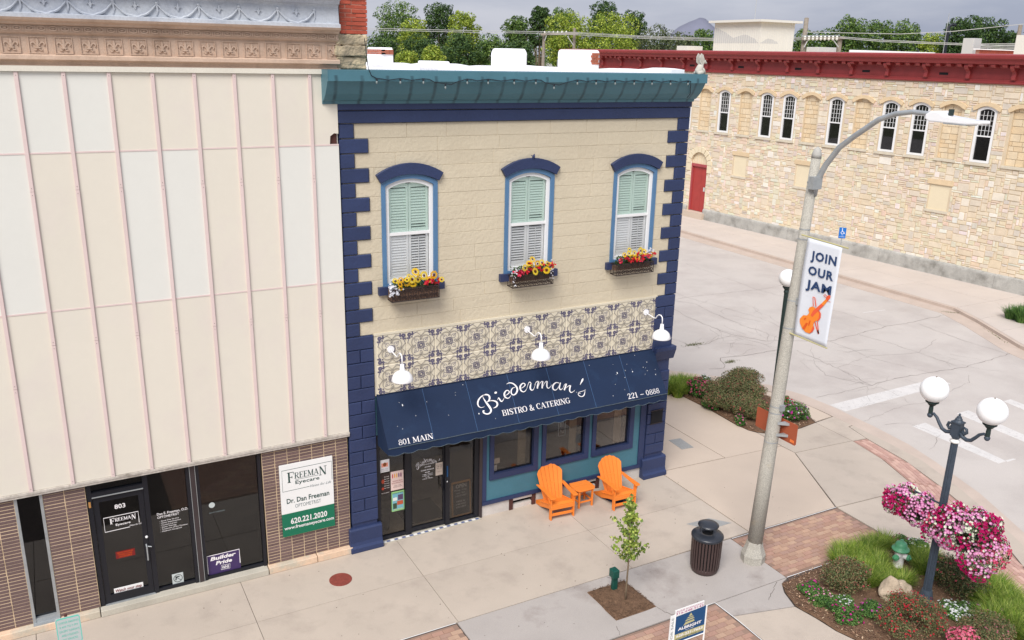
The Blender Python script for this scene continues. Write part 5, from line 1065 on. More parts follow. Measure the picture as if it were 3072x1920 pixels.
# gargoyle
gg = thing('gargoyle', 'small grey winged gargoyle crouching on the right end of the teal cornice', 'statue', (7.76, -.3, 9.385))
def skin(name, verts, edges, radii, mt, parent=None, lv=2):
    me = bpy.data.meshes.new(name); me.from_pydata(verts, edges, []); o = link(name, me, parent); me.materials.append(mt)
    sm = o.modifiers.new('skin', 'SKIN'); sk_ = me.skin_vertices[0].data if me.skin_vertices else None
    if sk_ is None:
        me.attributes
    return o
b = MB(); G0 = Vector((7.76, -.3, 9.385))
b.tube([(7.72, -.3, 9.39), (7.73, -.3, 9.45), (7.76, -.3, 9.53), (7.79, -.3, 9.59), (7.82, -.3, 9.62)], [.075, .085, .07, .048, .03], 12)
b.tube([(7.86, -.27, 9.39), (7.83, -.27, 9.46), (7.80, -.28, 9.50)], [.025, .03, .028], 8); b.tube([(7.86, -.34, 9.39), (7.83, -.34, 9.46), (7.80, -.33, 9.50)], [.025, .03, .028], 8)
b.tube([(7.66, -.26, 9.40), (7.76, -.24, 9.42), (7.80, -.25, 9.40)], [.04, .05, .03], 8); b.tube([(7.66, -.35, 9.40), (7.76, -.37, 9.42), (7.80, -.36, 9.40)], [.04, .05, .03], 8)
b.build('body', m['gargoyle'], gg, smooth=True)
b = MB(); b.sphere((7.845, -.3, 9.635), .048, 12, 8, (1.1, .9, .95)); b.tube([(7.87, -.3, 9.625), (7.92, -.3, 9.61)], [.03, .018], 8); b.tube([(7.83, -.27, 9.67), (7.82, -.265, 9.705)], [.012, .003], 6); b.tube([(7.83, -.33, 9.67), (7.82, -.335, 9.705)], [.012, .003], 6); b.build('head', m['gargoyle'], gg, smooth=True)
for yy in (-.25, -.35):
    b = MB(); P = [(7.77, 9.56), (7.70, 9.62), (7.69, 9.72), (7.73, 9.80), (7.78, 9.77), (7.81, 9.70), (7.82, 9.62)]
    b.prism(P, lambda a, z, d: (a, yy+d, z), 0, .018)
    for i in range(4): b.tube([(7.79, yy-.004, 9.57), (7.71+.03*i, yy-.004, 9.66+.04*(1-abs(i-1.2)*.5)+.03)], [.008, .004], 5)
    b.build('wing', m['gargoyle'], gg)
# ---------------------------------------------------------------- tall concrete street light
pl = thing('street_light', 'tall speckled concrete street light with a curved arm beside the litter bin', 'street light', (7.1, -3.93, 0))
px = lambda z: 7.085+.052*z
MB().tube([(px(z), -3.93, z) for z in (.42, 2, 4, 6, 8.05)], [.15, .138, .12, .102, .083], 20).build('pole', m['pole_concrete'], pl, smooth=True)
MB().lathe([(.24, 0), (.24, .10), (.245, .16), (.18, .33), (.155, .45)], (7.10, -3.93, 0), 8).build('base', m['pole_concrete'], pl)
MB().tube([(px(8.05), -3.93, 8.05), (px(8.12), -3.93, 8.12), (px(8.2), -3.93, 8.2), (px(8.25), -3.93, 8.25)], [.088, .085, .06, .01], 16).build('cap', m['plinth_concrete'], pl, smooth=True)
for z in (7.62, 6.78, 6.60, 5.45, 4.92, 3.35, 3.22, 2.62): MB().tube([(px(z), -3.93, z-.012), (px(z), -3.93, z+.012)], .158-.0088*z, 20).build('band', m['galvanised'], pl)
for z in (5.45, 3.35): MB().box(px(z)-.05, px(z)+.05, -4.10, -4.03, z-.06, z+.06).build('clamp', m['galvanised'], pl)
MB().box(px(7.65)-.16, px(7.65)+.06, -4.10, -3.98, 7.52, 7.74).build('bracket', m['galvanised'], pl)
AX = 7.5
for_arm = lambda y, z: (-15.046+(y+15.046)*1.0165, 9.697+(z-9.697)*1.0165)
MB().tube([(AX, *for_arm(*q)) for q in [(-4.16, 7.42), (-4.18, 7.6), (-4.22, 7.74), (-4.34, 7.98), (-4.59, 8.31), (-4.88, 8.53), (-5.30, 8.82), (-5.6, 8.93), (-5.9, 8.98), (-6.2, 8.97), (-6.35, 8.955)]], [.055]*3+[.052, .05, .048, .045, .043, .04, .038, .036], 12).build('arm', m['galvanised'], pl, smooth=True)
lm = MB(); lm.prism([for_arm(*q) for q in [(-6.22, 8.90), (-6.22, 8.97), (-6.30, 9.02), (-6.42, 9.03), (-6.55, 8.97), (-6.95, 8.93), (-7.12, 8.93), (-7.12, 8.88), (-6.9, 8.86), (-6.3, 8.865)]], lambda y, z, d: (AX+d, y, z), -.13, .13)
lh = lm.build('lamp_head', m['lamp_enamel'], pl); bevel(lh, .02, 2)
MB().box(AX-.13, AX+.13, -6.78, -6.40, 8.835, 8.85).build('lens', m['galvanised'], lh); MB().prism([(AX+.04*math.cos(i*.7854), -6.42+.04*math.sin(i*.7854)) for i in range(8)], FL, 8.96, 9.05).build('photocell', m['lamp_green_iron'], lh)
# banner
BXX = 7.27
bn = thing('street_banner', 'white cloth banner with JOIN OUR JAM and an orange violin, hung from the concrete pole', 'banner', (BXX, -4.5, 4.8))
BF = lambda y, z, d: (BXX-d, y, z)
b = MB(); ny, nz = 12, 22
def bd(y, z): return .018*math.sin((y+4.2)*7)*(.4+.6*math.sin((z-4.8)/1.9*math.pi))+.012*math.sin(z*3+y*4)
G = [[(-4.18-.78*i/ny-(.012*math.sin(math.pi*j/nz)*-1 if i == 0 else 0)+.055*(1-j/nz)*1.0, 4.84+1.84*j/nz-.012*i/ny) for i in range(ny+1)] for j in range(nz+1)]
V = [BF(y, z, bd(y, z)*.35) for row in G for y, z in row]; b.add(V, [(j*(ny+1)+i, j*(ny+1)+i+1, (j+1)*(ny+1)+i+1, (j+1)*(ny+1)+i) for j in range(nz) for i in range(ny)])
o = b.build('cloth', m['banner_cloth'], bn, smooth=True); s_ = o.modifiers.new('s', 'SOLIDIFY'); s_.thickness = .004
MB().tube([(BXX+.01, -4.02, 6.70), (BXX, -5.08, 6.665)], .014, 8).tube([(BXX+.01, -3.98, 4.84), (BXX, -4.92, 4.82)], .014, 8).build('rod', m['ink_gold'], bn)
b = MB(); BT = lambda a, z, d: BF(-a, z, d)
for s_, y0, y1, z, h in (('JOIN', 4.305, 4.882, 6.315, .158), ('OUR', 4.285, 4.862, 6.04, .155), ('JAM', 4.275, 4.852, 5.785, .155)): text(b, s_, y0, y1, z, h, BT, .011, .035, 0, 1.12)
b.build('lettering', m['banner_navy'], bn)
VIO = {'body': [(-4.266, 5.227), (-4.3, 5.266), (-4.382, 5.283), (-4.419, 5.325), (-4.43, 5.365), (-4.395, 5.39), (-4.426, 5.449), (-4.484, 5.48), (-4.544, 5.475), (-4.6, 5.438), (-4.655, 5.442), (-4.694, 5.4), (-4.699, 5.328), (-4.653, 5.249), (-4.599, 5.242), (-4.563, 5.197), (-4.558, 5.143), (-4.589, 5.098), (-4.557, 5.028), (-4.493, 4.971), (-4.398, 4.97), (-4.309, 5.017), (-4.24, 5.106), (-4.229, 5.176)], 'side': [(-4.616, 5.442), (-4.655, 5.442), (-4.697, 5.401), (-4.7, 5.323), (-4.654, 5.244), (-4.629, 5.256), (-4.661, 5.323), (-4.657, 5.39)], 'side2': [(-4.565, 5.145), (-4.593, 5.094), (-4.561, 5.023), (-4.493, 4.968), (-4.518, 5.024), (-4.541, 5.084)], 'neckred': [(-4.471, 5.313), (-4.515, 5.41), (-4.674, 5.583), (-4.733, 5.559), (-4.577, 5.374), (-4.515, 5.29)], 'neckor': [(-4.674, 5.583), (-4.763, 5.689), (-4.805, 5.664), (-4.733, 5.559)], 'head': [(-4.763, 5.689), (-4.768, 5.732), (-4.818, 5.78), (-4.855, 5.764), (-4.852, 5.727), (-4.808, 5.665)], 'tail': [(-4.316, 5.019), (-4.39, 5.148), (-4.441, 5.149), (-4.371, 5.011)], 'fh1': [(-4.326, 5.211), (-4.369, 5.242), (-4.385, 5.222), (-4.361, 5.202), (-4.344, 5.181)], 'fh2': [(-4.452, 5.185), (-4.475, 5.226), (-4.489, 5.203), (-4.475, 5.146), (-4.465, 5.103), (-4.45, 5.112)], 'bow1': [(-4.462, 5.659), (-4.502, 5.659), (-4.511, 5.645), (-4.478, 5.645), (-4.516, 5.489), (-4.496, 5.489)], 'bow2': [(-4.502, 5.659), (-4.526, 5.649), (-4.576, 5.505), (-4.555, 5.494)], 'bow3': [(-4.574, 5.214), (-4.598, 5.226), (-4.703, 5.025), (-4.676, 5.03)], 'bow4': [(-4.629, 5.235), (-4.647, 5.245), (-4.716, 5.026), (-4.697, 5.021)], 'peg1': [(-4.704, 5.752), (-4.793, 5.702), (-4.784, 5.695), (-4.696, 5.742)], 'peg2': [(-4.723, 5.777), (-4.819, 5.734), (-4.811, 5.727), (-4.715, 5.767)], 'peg3': [(-4.779, 5.667), (-4.874, 5.666), (-4.873, 5.658), (-4.777, 5.659)], 'frog': [(-4.658, 5.078), (-4.691, 5.099), (-4.713, 5.041), (-4.684, 5.02)]}
for nm, mt, keys, dd in (('violin_body', 'orange_ink', ('body',), .010), ('violin_shade', 'orange_red_ink', ('side', 'side2', 'neckred', 'bow1', 'bow2', 'bow3', 'bow4', 'frog'), .0125), ('violin_neck', 'orange_ink', ('neckor',), .0125), ('violin_detail', 'deep_orange_ink', ('tail', 'fh1', 'fh2', 'peg1', 'peg2', 'peg3'), .015), ('violin_head', 'orange_red_ink', ('head',), .0125)):
    b = MB()
    for k_ in keys: b.add([BF(y, z, dd) for y, z in VIO[k_]], [tuple(range(len(VIO[k_])))])
    b.build(nm, m[mt], bn)
# back of street sign fixed on pole
ss = thing('street_sign', 'plain rust-brown back of a traffic board strapped behind the concrete pole', 'sign', (7.34, -4.0, 2.75))
P = [(-3.335, 2.69), (-3.355, 2.67), (-4.38, 2.67), (-4.41, 2.70), (-4.41, 3.08), (-4.38, 3.10), (-3.355, 3.09), (-3.335, 3.07)]
MB().prism(P, lambda y, z, d: (7.37+d, y, z), 0, .006).build('board', m['sign_back'], ss); MB().box(7.363, 7.37, -4.36, -4.26, 2.71, 2.76).build('sticker', m['sticker_orange'], ss)
for z in (3.01, 2.77): MB().prism([(7.2, -4.06), (7.37, -4.2), (7.37, -4.08)], FL, z, z+.05).prism([(7.18, -3.85), (7.37, -3.68), (7.37, -3.80)], FL, z, z+.05).build('bracket', m['galvanised'], ss)
# ---------------------------------------------------------------- decorative lamps
def shaft(x, y, H_, mt, parent, flute=.16):
    MB().lathe([(.16, 0), (.16, .1), (.13, .16), (.105, .3), (.09, .36)], (x, y, 0), 16).build('base', m[mt], parent)
    MB().lathe([(.078, .34), (.07, 1.6), (.060, H_)], (x, y, 0), 24, flute).build('shaft', m[mt], parent)
dl = thing('twin_globe_lamp', 'dark iron street lamp with two white globes on scrolled arms, rising from the flower bed', 'street lamp', (8.9, -6.55, 0))
LX, LY = 8.9, -6.55
shaft(LX, LY, 3.36, 'lamp_iron', dl)
MB().lathe([(.06, 3.34), (.085, 3.36), (.085, 3.385), (.06, 3.40), (.05, 3.42), (.062, 3.44)], (LX, LY, 0), 20).build('collar', m['hydrant_white'], dl, smooth=True)
MB().lathe([(.055, 3.42), (.075, 3.45), (.075, 3.47)], (LX, LY, 0), 16).box(LX-.072, LX+.072, LY-.072, LY+.072, 3.47, 3.72).box(LX-.085, LX+.085, LY-.085, LY+.085, 3.72, 3.745).lathe([(.085, 3.745), (.06, 3.78), (.062, 3.79), (.04, 3.82), (.042, 3.83), (.015, 3.855), (.022, 3.875), (.004, 3.90)], (LX, LY, 0), 12).build('centre_block', m['lamp_iron'], dl)
for sg_ in (-1, 1):
    A = [(.07, 3.56), (.12, 3.50), (.20, 3.475), (.28, 3.50), (.35, 3.58), (.41, 3.66), (.48, 3.705), (.545, 3.69)]
    MB().tube([(LX, LY+sg_*a, z) for a, z in A], [.034, .036, .034, .032, .03, .028, .026, .02], 10).tube([(LX, LY+sg_*a, z) for a, z in ((.10, 3.60), (.15, 3.56), (.185, 3.60), (.17, 3.66), (.12, 3.67), (.10, 3.63), (.13, 3.61))], [.03, .03, .028, .026, .024, .02, .012], 8).sphere((LX, LY+sg_*.55, 3.655), .05, 12, 8).build('arm', m['lamp_iron'], dl, smooth=True)
    gy = LY+sg_*.55
    MB().lathe([(.035, 3.66), (.04, 3.74), (.035, 3.83), (.06, 3.85), (.09, 3.89), (.115, 3.905), (.115, 3.92), (.06, 3.93)], (LX, gy, 0), 20).build('globe_holder', m['lamp_green_iron'], dl)
    MB().sphere((LX, gy, 4.145), .243, 28, 18, (1, 1, .96)).build('globe', m['globe'], dl, smooth=True)
    MB().lathe([(.014, 4.37), (.012, 4.39), (.002, 4.395)], (LX, gy, 0), 8).build('finial', m['bark'], dl)
    MB().box(LX-.012, LX+.012, min(LY, LY+sg_*.6), max(LY, LY+sg_*.6), 2.10, 2.125).build('basket_arm', m['lamp_iron'], dl)
bl = thing('single_globe_lamp', 'dark green lamp post with one white globe, partly behind the concrete pole', 'street lamp', (12.53, 1.1, 0))
shaft(12.53, 1.1, 3.75, 'lamp_green_iron', bl, .1); MB().lathe([(.05, 3.72), (.075, 3.78), (.06, 3.84), (.11, 3.90), (.12, 3.93), (.06, 3.95)], (12.53, 1.1, 0), 16).build('globe_holder', m['lamp_green_iron'], bl)
MB().sphere((12.53, 1.1, 4.16), .243, 24, 16, (1, 1, .98)).build('globe', m['globe'], bl, smooth=True)
# accessible parking sign across the street
ac = thing('parking_sign', 'small blue wheelchair parking sign on a thin post beside the far kerb', 'sign', (28.98, 13.45, 0))
MB().tube([(28.98, 13.45, 0), (28.98, 13.45, 2.1)], .022, 6).build('post', m['galvanised'], ac)
dirv = Vector((-.80, -.60, 0)); rv = Vector((.60, -.80, 0))
AF = lambda a, z, d: tuple(Vector((28.98, 13.45, .78))+rv*a+dirv*(d+.03)+Vector((0, 0, z)))
MB().prism([(-.16, .80), (.16, .80), (.16, 1.32), (-.16, 1.32)], AF, 0, .01).build('board', m['blue_sign'], ac)
b = MB(); b.ribbon([(-.02, 1.24, .035), (-.01, 1.12, .035), (.05, 1.12, .03), (.085, 1.04, .03), (.11, 1.04, .025)], AF, .012, .012, 1); b.ribbon([(-.0+.065*math.cos(a), 1.07+.065*math.sin(a), .022) for a in [2.3+i*.45 for i in range(9)]], AF, .012, .012, 1); b.prism([(-.02+.022*math.cos(k), 1.275+.022*math.sin(k)) for k in range(6)], AF, .011, .013)
text(b, 'VAN', -.05, .05, .94, .025, AF, .012); text(b, 'ACCESSIBLE', -.11, .11, .86, .03, AF, .012); b.build('symbol', m['white_letter'], ac)
# left regulation sign
ps = thing('pavement_sign', 'small pale sign with mint border and faded mint lettering at the bottom left corner', 'sign', (-5.1, -3.0, 0))
Qs = [(-5.246, -3.0, 2.023), (-4.931, -3.0, 2.024)]
c0, c1 = Vector(Qs[0]), Vector(Qs[1]); uu = (c1-c0); vv = Vector((0, 0, 0)); nn = Vector((0, -1, 0))
PF = lambda a, bb, d: tuple(c0+uu*a-vv*0+Vector((0, 0, -1))*bb*.457+nn*d)
MB().prism([(.04, 0), (.96, 0), (1, .04), (1, .96), (.96, 1), (.04, 1), (0, .96), (0, .04)], PF, -.004, 0).build('board', m['sign_pale'], ps)
b = MB(); b.ribbon([(.09, .035, .045), (.91, .035, .045), (.965, .09, .03), (.965, .91, .03), (.91, .965, .045), (.09, .965, .045), (.035, .91, .03), (.035, .09, .03)], PF, .001, .001, 1, True)
pt = lambda a, z, d: PF(a, -z, d)
for i, (s_, x0, x1) in enumerate((('2 HOUR PARKING', .12, .92), ('8 AM TO 5 PM', .14, .86), ('EXCEPT SUNDAYS', .12, .92), ('AND HOLIDAYS', .18, .84), ('NO TRUCKS', .2, .8))): text(b, s_, x0, x1, -.22-.15*i, .075, pt, .002, .0)
b.build('lettering', m['mint_ink'], ps); MB().tube([(c0.x+.14, c0.y+.022, c0.z+.03), (c0.x+.14, c0.y+.022, 0)], .02, 8).build('post', m['rust_brown'], ps)
# for-sale sign (near the camera)
fsn = thing('for_sale_sign', 'for-sale sign with white frame, navy panel and magenta name strip at the bottom edge', 'sign', (3.65, -6.0, 0))
FF = lambda a, bb, d: (-.339+a*.928, -6.0-d, .698+bb*.928)
MB().prism([(3.995, -.0), (4.655, .0), (4.655, .57), (3.995, .56)], FF, -.004, 0).build('board', m['ink_navy'], fsn)
MB().prism([(3.975, .555), (4.60, .575), (4.60, .69), (3.965, .685)], FF, -.004, .006).build('rider', m['sign_white'], fsn)
MB().prism([(3.995, .06), (4.655, .06), (4.655, .18), (3.995, .18)], FF, 0, .002).build('gold_band', m['ink_gold'], fsn)
MB().tube([FF(4.67, -.75, 0), FF(4.67, .565, 0)], .014, 6).tube([FF(3.98, -.75, 0), FF(3.98, .60, 0)], .012, 6).tube([FF(3.98, .0, 0), FF(4.67, .0, 0)], .010, 6).build('frame', m['sign_white'], fsn)
MB().prism([(3.865, 0), (3.975, 0), (3.985, .60), (3.875, .59)], FF, -.004, .003).build('side_rider', m['sign_white'], fsn)
b = MB(); text(b, 'ALINE SIVONGXAY', 3.99, 4.585, .632, .035, FF, .008, .0); text(b, '316-648-9143', 3.985, 4.585, .585, .038, FF, .008, .01); b.build('rider_lettering', m['ink_magenta'], fsn)
b = MB(); text(b, 'ALBRIGHT', 4.06, 4.58, .245, .055, FF, .003, .04); text(b, 'Since 1947', 4.22, 4.42, .205, .022, FF, .003, 0, .3); text(b, '620-221-7653', 4.03, 4.62, .115, .048, FF, .004, .03); b.build('lettering', m['white_letter'], fsn)
b = MB(); text(b, 'www.AlbrightRealty.com', 4.02, 4.62, .072, .026, FF, .004, .02, .2); b.build('web_lettering', m['sign_ink'], fsn)
b = MB(); b.prism([(4.28, .47), (4.36, .47), (4.325, .53)], FF, .001, .003); b.prism([(4.24, .435), (4.40, .435), (4.37, .455), (4.27, .455)], FF, .001, .003); b.prism([(4.20, .39), (4.42, .395), (4.38, .42), (4.24, .415)], FF, .001, .003); b.prism([(4.17, .315), (4.42, .34), (4.40, .375), (4.22, .37)], FF, .001, .003); b.build('logo', m['ink_gold'], fsn)
b = MB(); FV = lambda a, bb, d: FF(3.95-bb, a, d); text(b, 'FOR SALE', .07, .55, .0, .05, FV, .005, .0); b.build('side_lettering', m['ink_grey'], fsn)
# ---------------------------------------------------------------- litter bin
lc = thing('litter_bin', 'dark slatted litter bin with a domed black rain cover, beside the concrete pole', 'litter bin', (5.99, -3.75, 0))
CX, CY = 5.99, -3.75
MB().lathe([(.25, .0), (.27, .05), (.275, .09), (.27, .11), (.26, .11)], (CX, CY, 0), 28).build('base', m['can_brown'], lc, smooth=True)
MB().lathe([(.235, .06), (.255, .72)], (CX, CY, 0), 24).build('liner', m['dark_void'], lc)
for i in range(30):
    a = 2*math.pi*i/30; ca, sa = math.cos(a), math.sin(a); ta = (-sa, ca); V = []
    for z, r in ((.10, .272), (.30, .283), (.74, .29)):
        for dr_ in (0, .01):
            for s_ in (-.019, .019): V.append((CX+(r+dr_)*ca+ta[0]*s_, CY+(r+dr_)*sa+ta[1]*s_, z))
    F = []
    for q in range(2):
        o4 = q*4; F += [(o4+2, o4+3, o4+7, o4+6), (o4, o4+4, o4+5, o4+1), (o4, o4+2, o4+6, o4+4), (o4+1, o4+5, o4+7, o4+3)]
    MB().add(V, F).build('slat', m['can_brown'], lc)
MB().lathe([(.30, .735), (.315, .75), (.315, .785), (.295, .805), (.17, .83), (.115, .835), (.11, .83), (.11, .77)], (CX, CY, 0), 32).build('lid', m['can_black'], lc, smooth=True)
MB().lathe([(.108, .79), (.10, .80)], (CX, CY, 0), 20).build('opening', m['dark_void'], lc)
MB().lathe([(.02, .985), (.19, .985), (.205, .992), (.20, 1.01), (.15, 1.035), (.07, 1.05), (.005, 1.055)], (CX, CY, 0), 28).build('rain_cover', m['can_black'], lc, smooth=True)
for a in (.5, 2.6, 4.7): MB().tube([(CX+.15*math.cos(a), CY+.15*math.sin(a), .82), (CX+.15*math.cos(a), CY+.15*math.sin(a), 1.0)], .008, 6).build('support', m['can_black'], lc)
# electric box
eb = thing('power_pedestal', 'small dark green electrical outlet post at the edge of the bare soil square', 'outlet post', (3.98, -3.52, 0))
bevel(MB().box(3.93, 4.03, -3.56, -3.48, 0, .30).build('post', m['box_green'], eb), .008); bevel(MB().box(3.895, 4.03, -3.60, -3.44, .29, .46).build('hood', m['box_green'], eb), .015)
# ---------------------------------------------------------------- chairs
def board(b, pts, f, d0, d1): return b.prism(pts, f, d0, d1)
def chair(name, label, loc, rz):
    t = thing(name, label, 'chair', loc, rz, group='orange adirondack chairs by the bistro window'); O = m['chair_orange']
    L_ = lambda b, nm, **k: bevel(b.build(nm, O, t, local=True), .006, 2)
    for s in (-1, 1):
        x = s*.275
        L_(MB().box(x-.014*1.0, x+.014, -.02, .075, 0, .54), 'front_leg')
        # side rail running back to the ground
        P = [(-.0, .36), (.0, .25), (.30, .15), (.55, .05), (.80, .0), (.90, .0), (.90, .04), (.72, .14), (.50, .27), (.30, .32), (.1, .375)]
        L_(MB().prism(P, lambda a, z, d: (x-s*.025+d, a, z), -.012, .012), 'side_rail')
        P = [(x-.055-.01*s, -.09), (x+.055-.01*s, -.09), (x+.062, -.05), (x+.055+.0*s, .30), (x+.035+.03*s, .62), (x+.02+.03*s, .68), (x-.025+.03*s, .68), (x-.045, .30), (x-.062, -.05)]
        L_(MB().prism(P, lambda a, bb, d: (a, bb, d+.545-.03*max(0, bb)), 0, .026), 'armrest')
        P = [(-.01, .54), (.03, .54), (.03, .40), (-.01, .38)]; L_(MB().prism([(x+s*.014, .54), (x+s*.07, .54), (x+s*.05, .43), (x+s*.014, .38)], lambda a, z, d: (a, d, z), .01, .035), 'arm_bracket')
    for i in range(6):
        y0 = .0+i*.088; z = .375-.17*(y0/.5) if i > 0 else .365
        L_(MB().prism([(y0, z-.012 if i else z-.03), (y0+.082, z-.028 if i else z-.005), (y0+.082, z-.004 if i else z+.012), (y0, z+.012 if i else z-.012)], lambda a, zz, d: (d, a, zz), -.285 if i else -.29, .285 if i else .29), 'seat_slat')
    L_(MB().box(-.262, .262, -.016, .012, .245, .335), 'apron'); L_(MB().box(-.262, .262, -.0, .03, .09, .15), 'front_stretcher')
    n = 6; base_y, base_z = .46, .20; lean = math.radians(24)
    for i in range(n):
        f0, f1 = -1+2*i/n, -1+2*(i+1)/n; wb, wt = .225, .315; hh = lambda f_: .80-.135*f_*f_-.03*abs(f_)**4
        g_ = .006; P = [(f0*wb+g_/2, 0), (f1*wb-g_/2, 0), (f1*(wb+(wt-wb)*.95)-g_/2, hh(f1)*1.02), ((f0+f1)/2*wt, hh((f0+f1)/2)*1.035), (f0*(wb+(wt-wb)*.95)+g_/2, hh(f0)*1.02)]
        cv = lambda a: .035*(a/.3)**2*-1
        L_(MB().prism(P, lambda a, s_, d: (a, base_y+s_*math.sin(lean)+d*math.cos(lean)+cv(a), base_z+s_*math.cos(lean)-d*math.sin(lean)), 0, .022), 'back_slat')
    L_(MB().box(-.27, .27, .62, .655, .53, .575), 'back_rail'); L_(MB().box(-.24, .24, .745, .775, .78, .83), 'back_rail'); L_(MB().box(-.26, .26, .47, .50, .17, .24), 'back_rail')
    return t
chair('adirondack_chair', 'orange slatted garden chair left of the small orange table', (4.495, -.80, 0), -.09)
chair('adirondack_chair', 'orange slatted garden chair right of the small table, standing over a round navy base', (5.98, -1.05, 0), -.04)
tb_ = thing('side_table', 'small square orange slatted side table between the two garden chairs', 'table', (5.23, -.44, 0), -.02)
O = m['chair_orange']
for i in range(5):
    y0 = -.22+i*.088; c_ = .235 if i in (0, 4) else .25; ins = .05 if i in (0, 4) else 0
    P = [(-c_+ins*(i == 0), y0), (c_-ins*(i == 0), y0), (.25-ins*(i == 4)*.6 if i != 0 else .25, y0+.083), (-.25+ins*(i == 4)*.6 if i != 0 else -.25, y0+.083)]
    bevel(MB().prism(P, FL, .43, .453).build('top_slat', O, tb_, local=True), .006)
for sx_ in (-1, 1):
    for sy_ in (-1, 1): bevel(MB().box(sx_*.17-.02, sx_*.17+.02, sy_*.16-.02, sy_*.16+.02, 0, .43).build('leg', O, tb_, local=True), .004)
    bevel(MB().box(sx_*.17-.012, sx_*.17+.012, -.14, .14, .12, .155).build('stretcher', O, tb_, local=True), .004); bevel(MB().box(-.15, .15, sx_*.16-.012, sx_*.16+.012, .12, .155).build('stretcher', O, tb_, local=True), .004)
    bevel(MB().box(sx_*.17-.012, sx_*.17+.012, -.14, .14, .38, .43).build('apron', O, tb_, local=True), .004); bevel(MB().box(-.15, .15, sx_*.16-.012, sx_*.16+.012, .38, .43).build('apron', O, tb_, local=True), .004)
o = MB().lathe([(.32, 0), (.32, .03), (.28, .055), (.06, .07), (.05, .07)], (6.16, -.52, 0), 32).lathe([(.035, .06), (.03, .32)], (6.16, -.52, 0), 12).build('umbrella_base', m['umbrella_base']); top(o, 'round navy umbrella base on the pavement under the right orange chair', 'umbrella base')
# ---------------------------------------------------------------- hydrant and rock
hy = thing('fire_hydrant', 'white fire hydrant with green bonnet and caps standing in the ornamental grass', 'fire hydrant', (9.50, -5.48, 0)); HX, HY = 9.50, -5.48
MB().lathe([(.11, 0), (.11, .05), (.095, .06), (.095, .40), (.12, .42), (.12, .45)], (HX, HY, 0), 20).build('barrel', m['hydrant_white'], hy, smooth=True)
MB().lathe([(.165, .44), (.17, .455), (.165, .475), (.125, .49), (.12, .54), (.10, .59), (.06, .62), (.035, .625), (.033, .655), (.03, .66)], (HX, HY, 0), 24).build('bonnet', m['hydrant_green'], hy, smooth=True)
for a in (math.radians(195), math.radians(15), math.radians(285)):
    d_ = Vector((math.cos(a), math.sin(a), 0)); p = Vector((HX, HY, .33))
    MB().tube([p+d_*.08, p+d_*.16], .055, 14).build('nozzle', m['hydrant_white'], hy); MB().tube([p+d_*.155, p+d_*.20, p+d_*.205, p+d_*.23], [.062, .06, .025, .02], 10).build('nozzle_cap', m['hydrant_green'], hy)
def rock(nm, lab, c, s, seed, blobs):
    b = MB(); b.sphere((0, 0, 0), 1, 40, 26); q = random.Random(seed); V = []
    from mathutils import noise
    for v in b.V:
        p = Vector(v); rr = 0
        best = max((p.dot(Vector(d).normalized())*0+1)*0 for d in [(1, 0, 0)])
        h = 1+.20*noise.noise(p*1.3+Vector((seed, 0, 0)))+.09*noise.noise(p*3.1)+.035*noise.noise(p*8)
        p = Vector((p.x*s[0], p.y*s[1], p.z*s[2]))*h
        for (bx0, bh, bw) in blobs: p.z += bh*math.exp(-((p.x-bx0)/bw)**2)*max(0, v[2])
        V.append(p)
    b.V = [tuple(Vector(c)+v) for v in V]; o = b.build(nm, m['rock'], None, smooth=True); return top(o, lab, 'rock')
r1 = rock('boulder', 'tan boulder with a raised knob lying left of the twin-globe lamp in the bed', (8.62, -6.12, .12), (.40, .20, .18), 3, [(-.17, .27, .10), (.20, .02, .15)])
r1.rotation_euler = (0, 0, 0)
# ================================================================ plants
def unit(n): v = rng.normal(size=(n, 3)); return v/np.linalg.norm(v, axis=1)[:, None]
def leafquads(P, Nn, size, asp=.55, cup=.0):
    """rhombic leaves at P facing roughly Nn"""
    n = len(P); r = unit(n); t = np.cross(Nn, r); t /= np.linalg.norm(t, axis=1)[:, None]+1e-9; b = np.cross(Nn, t); s = np.asarray(size).reshape(-1, 1)*np.ones((n, 1))
    V = np.stack([P-t*s*.5, P+b*s*asp*.5+Nn*s*cup, P+t*s*.5, P-b*s*asp*.5+Nn*s*cup], 1); return V.reshape(-1, 3)
def pick(cols, n, w=None, jit=.15):
    c = np.array(cols)[rng.choice(len(cols), n, p=w)]; return c*(1+rng.uniform(-jit, jit, (n, 1)))
def cloud(blobs, n, shell=.35):
    """points on lumpy blobs (cx,cy,cz,rx,ry,rz); returns P,N"""
    B = np.array(blobs, float); w_ = (B[:, 3]*B[:, 4]+B[:, 3]*B[:, 5]); w_ /= w_.sum(); k = rng.choice(len(B), n, p=w_); u = unit(n)
    rr = 1-shell*rng.random(n)**1.5; P = B[k, :3]+B[k, 3:6]*u*rr[:, None]; Nn = u/B[k, 3:6]; Nn /= np.linalg.norm(Nn, axis=1)[:, None]; return P, Nn
def lumps(cx, cy, cz, rx, ry, rz, n, s=.42, low=.0):
    out = [(cx, cy, cz, rx*.8, ry*.8, rz*.8)]
    for u in unit(n):
        if u[2] < low-.4: u[2] *= -1
        k = .72; out.append((cx+rx*k*u[0], cy+ry*k*u[1], cz+rz*k*u[2], rx*s*rng.uniform(.7, 1.2), ry*s*rng.uniform(.7, 1.2), rz*s*rng.uniform(.7, 1.2)))
    return out
G_DK = [S(58, 74, 44, .75), S(72, 88, 52, .75), S(88, 100, 62, .75), S(48, 62, 40, .75)]
G_RED = [S(146, 124, 90, .85), S(124, 130, 84, .85), S(98, 114, 70, .85), S(158, 122, 96, .85), S(74, 90, 58, .85), S(136, 142, 96, .85)]
G_MID = [S(98, 138, 66, .85), S(78, 120, 56, .85), S(122, 156, 82, .85), S(58, 94, 50, .85)]
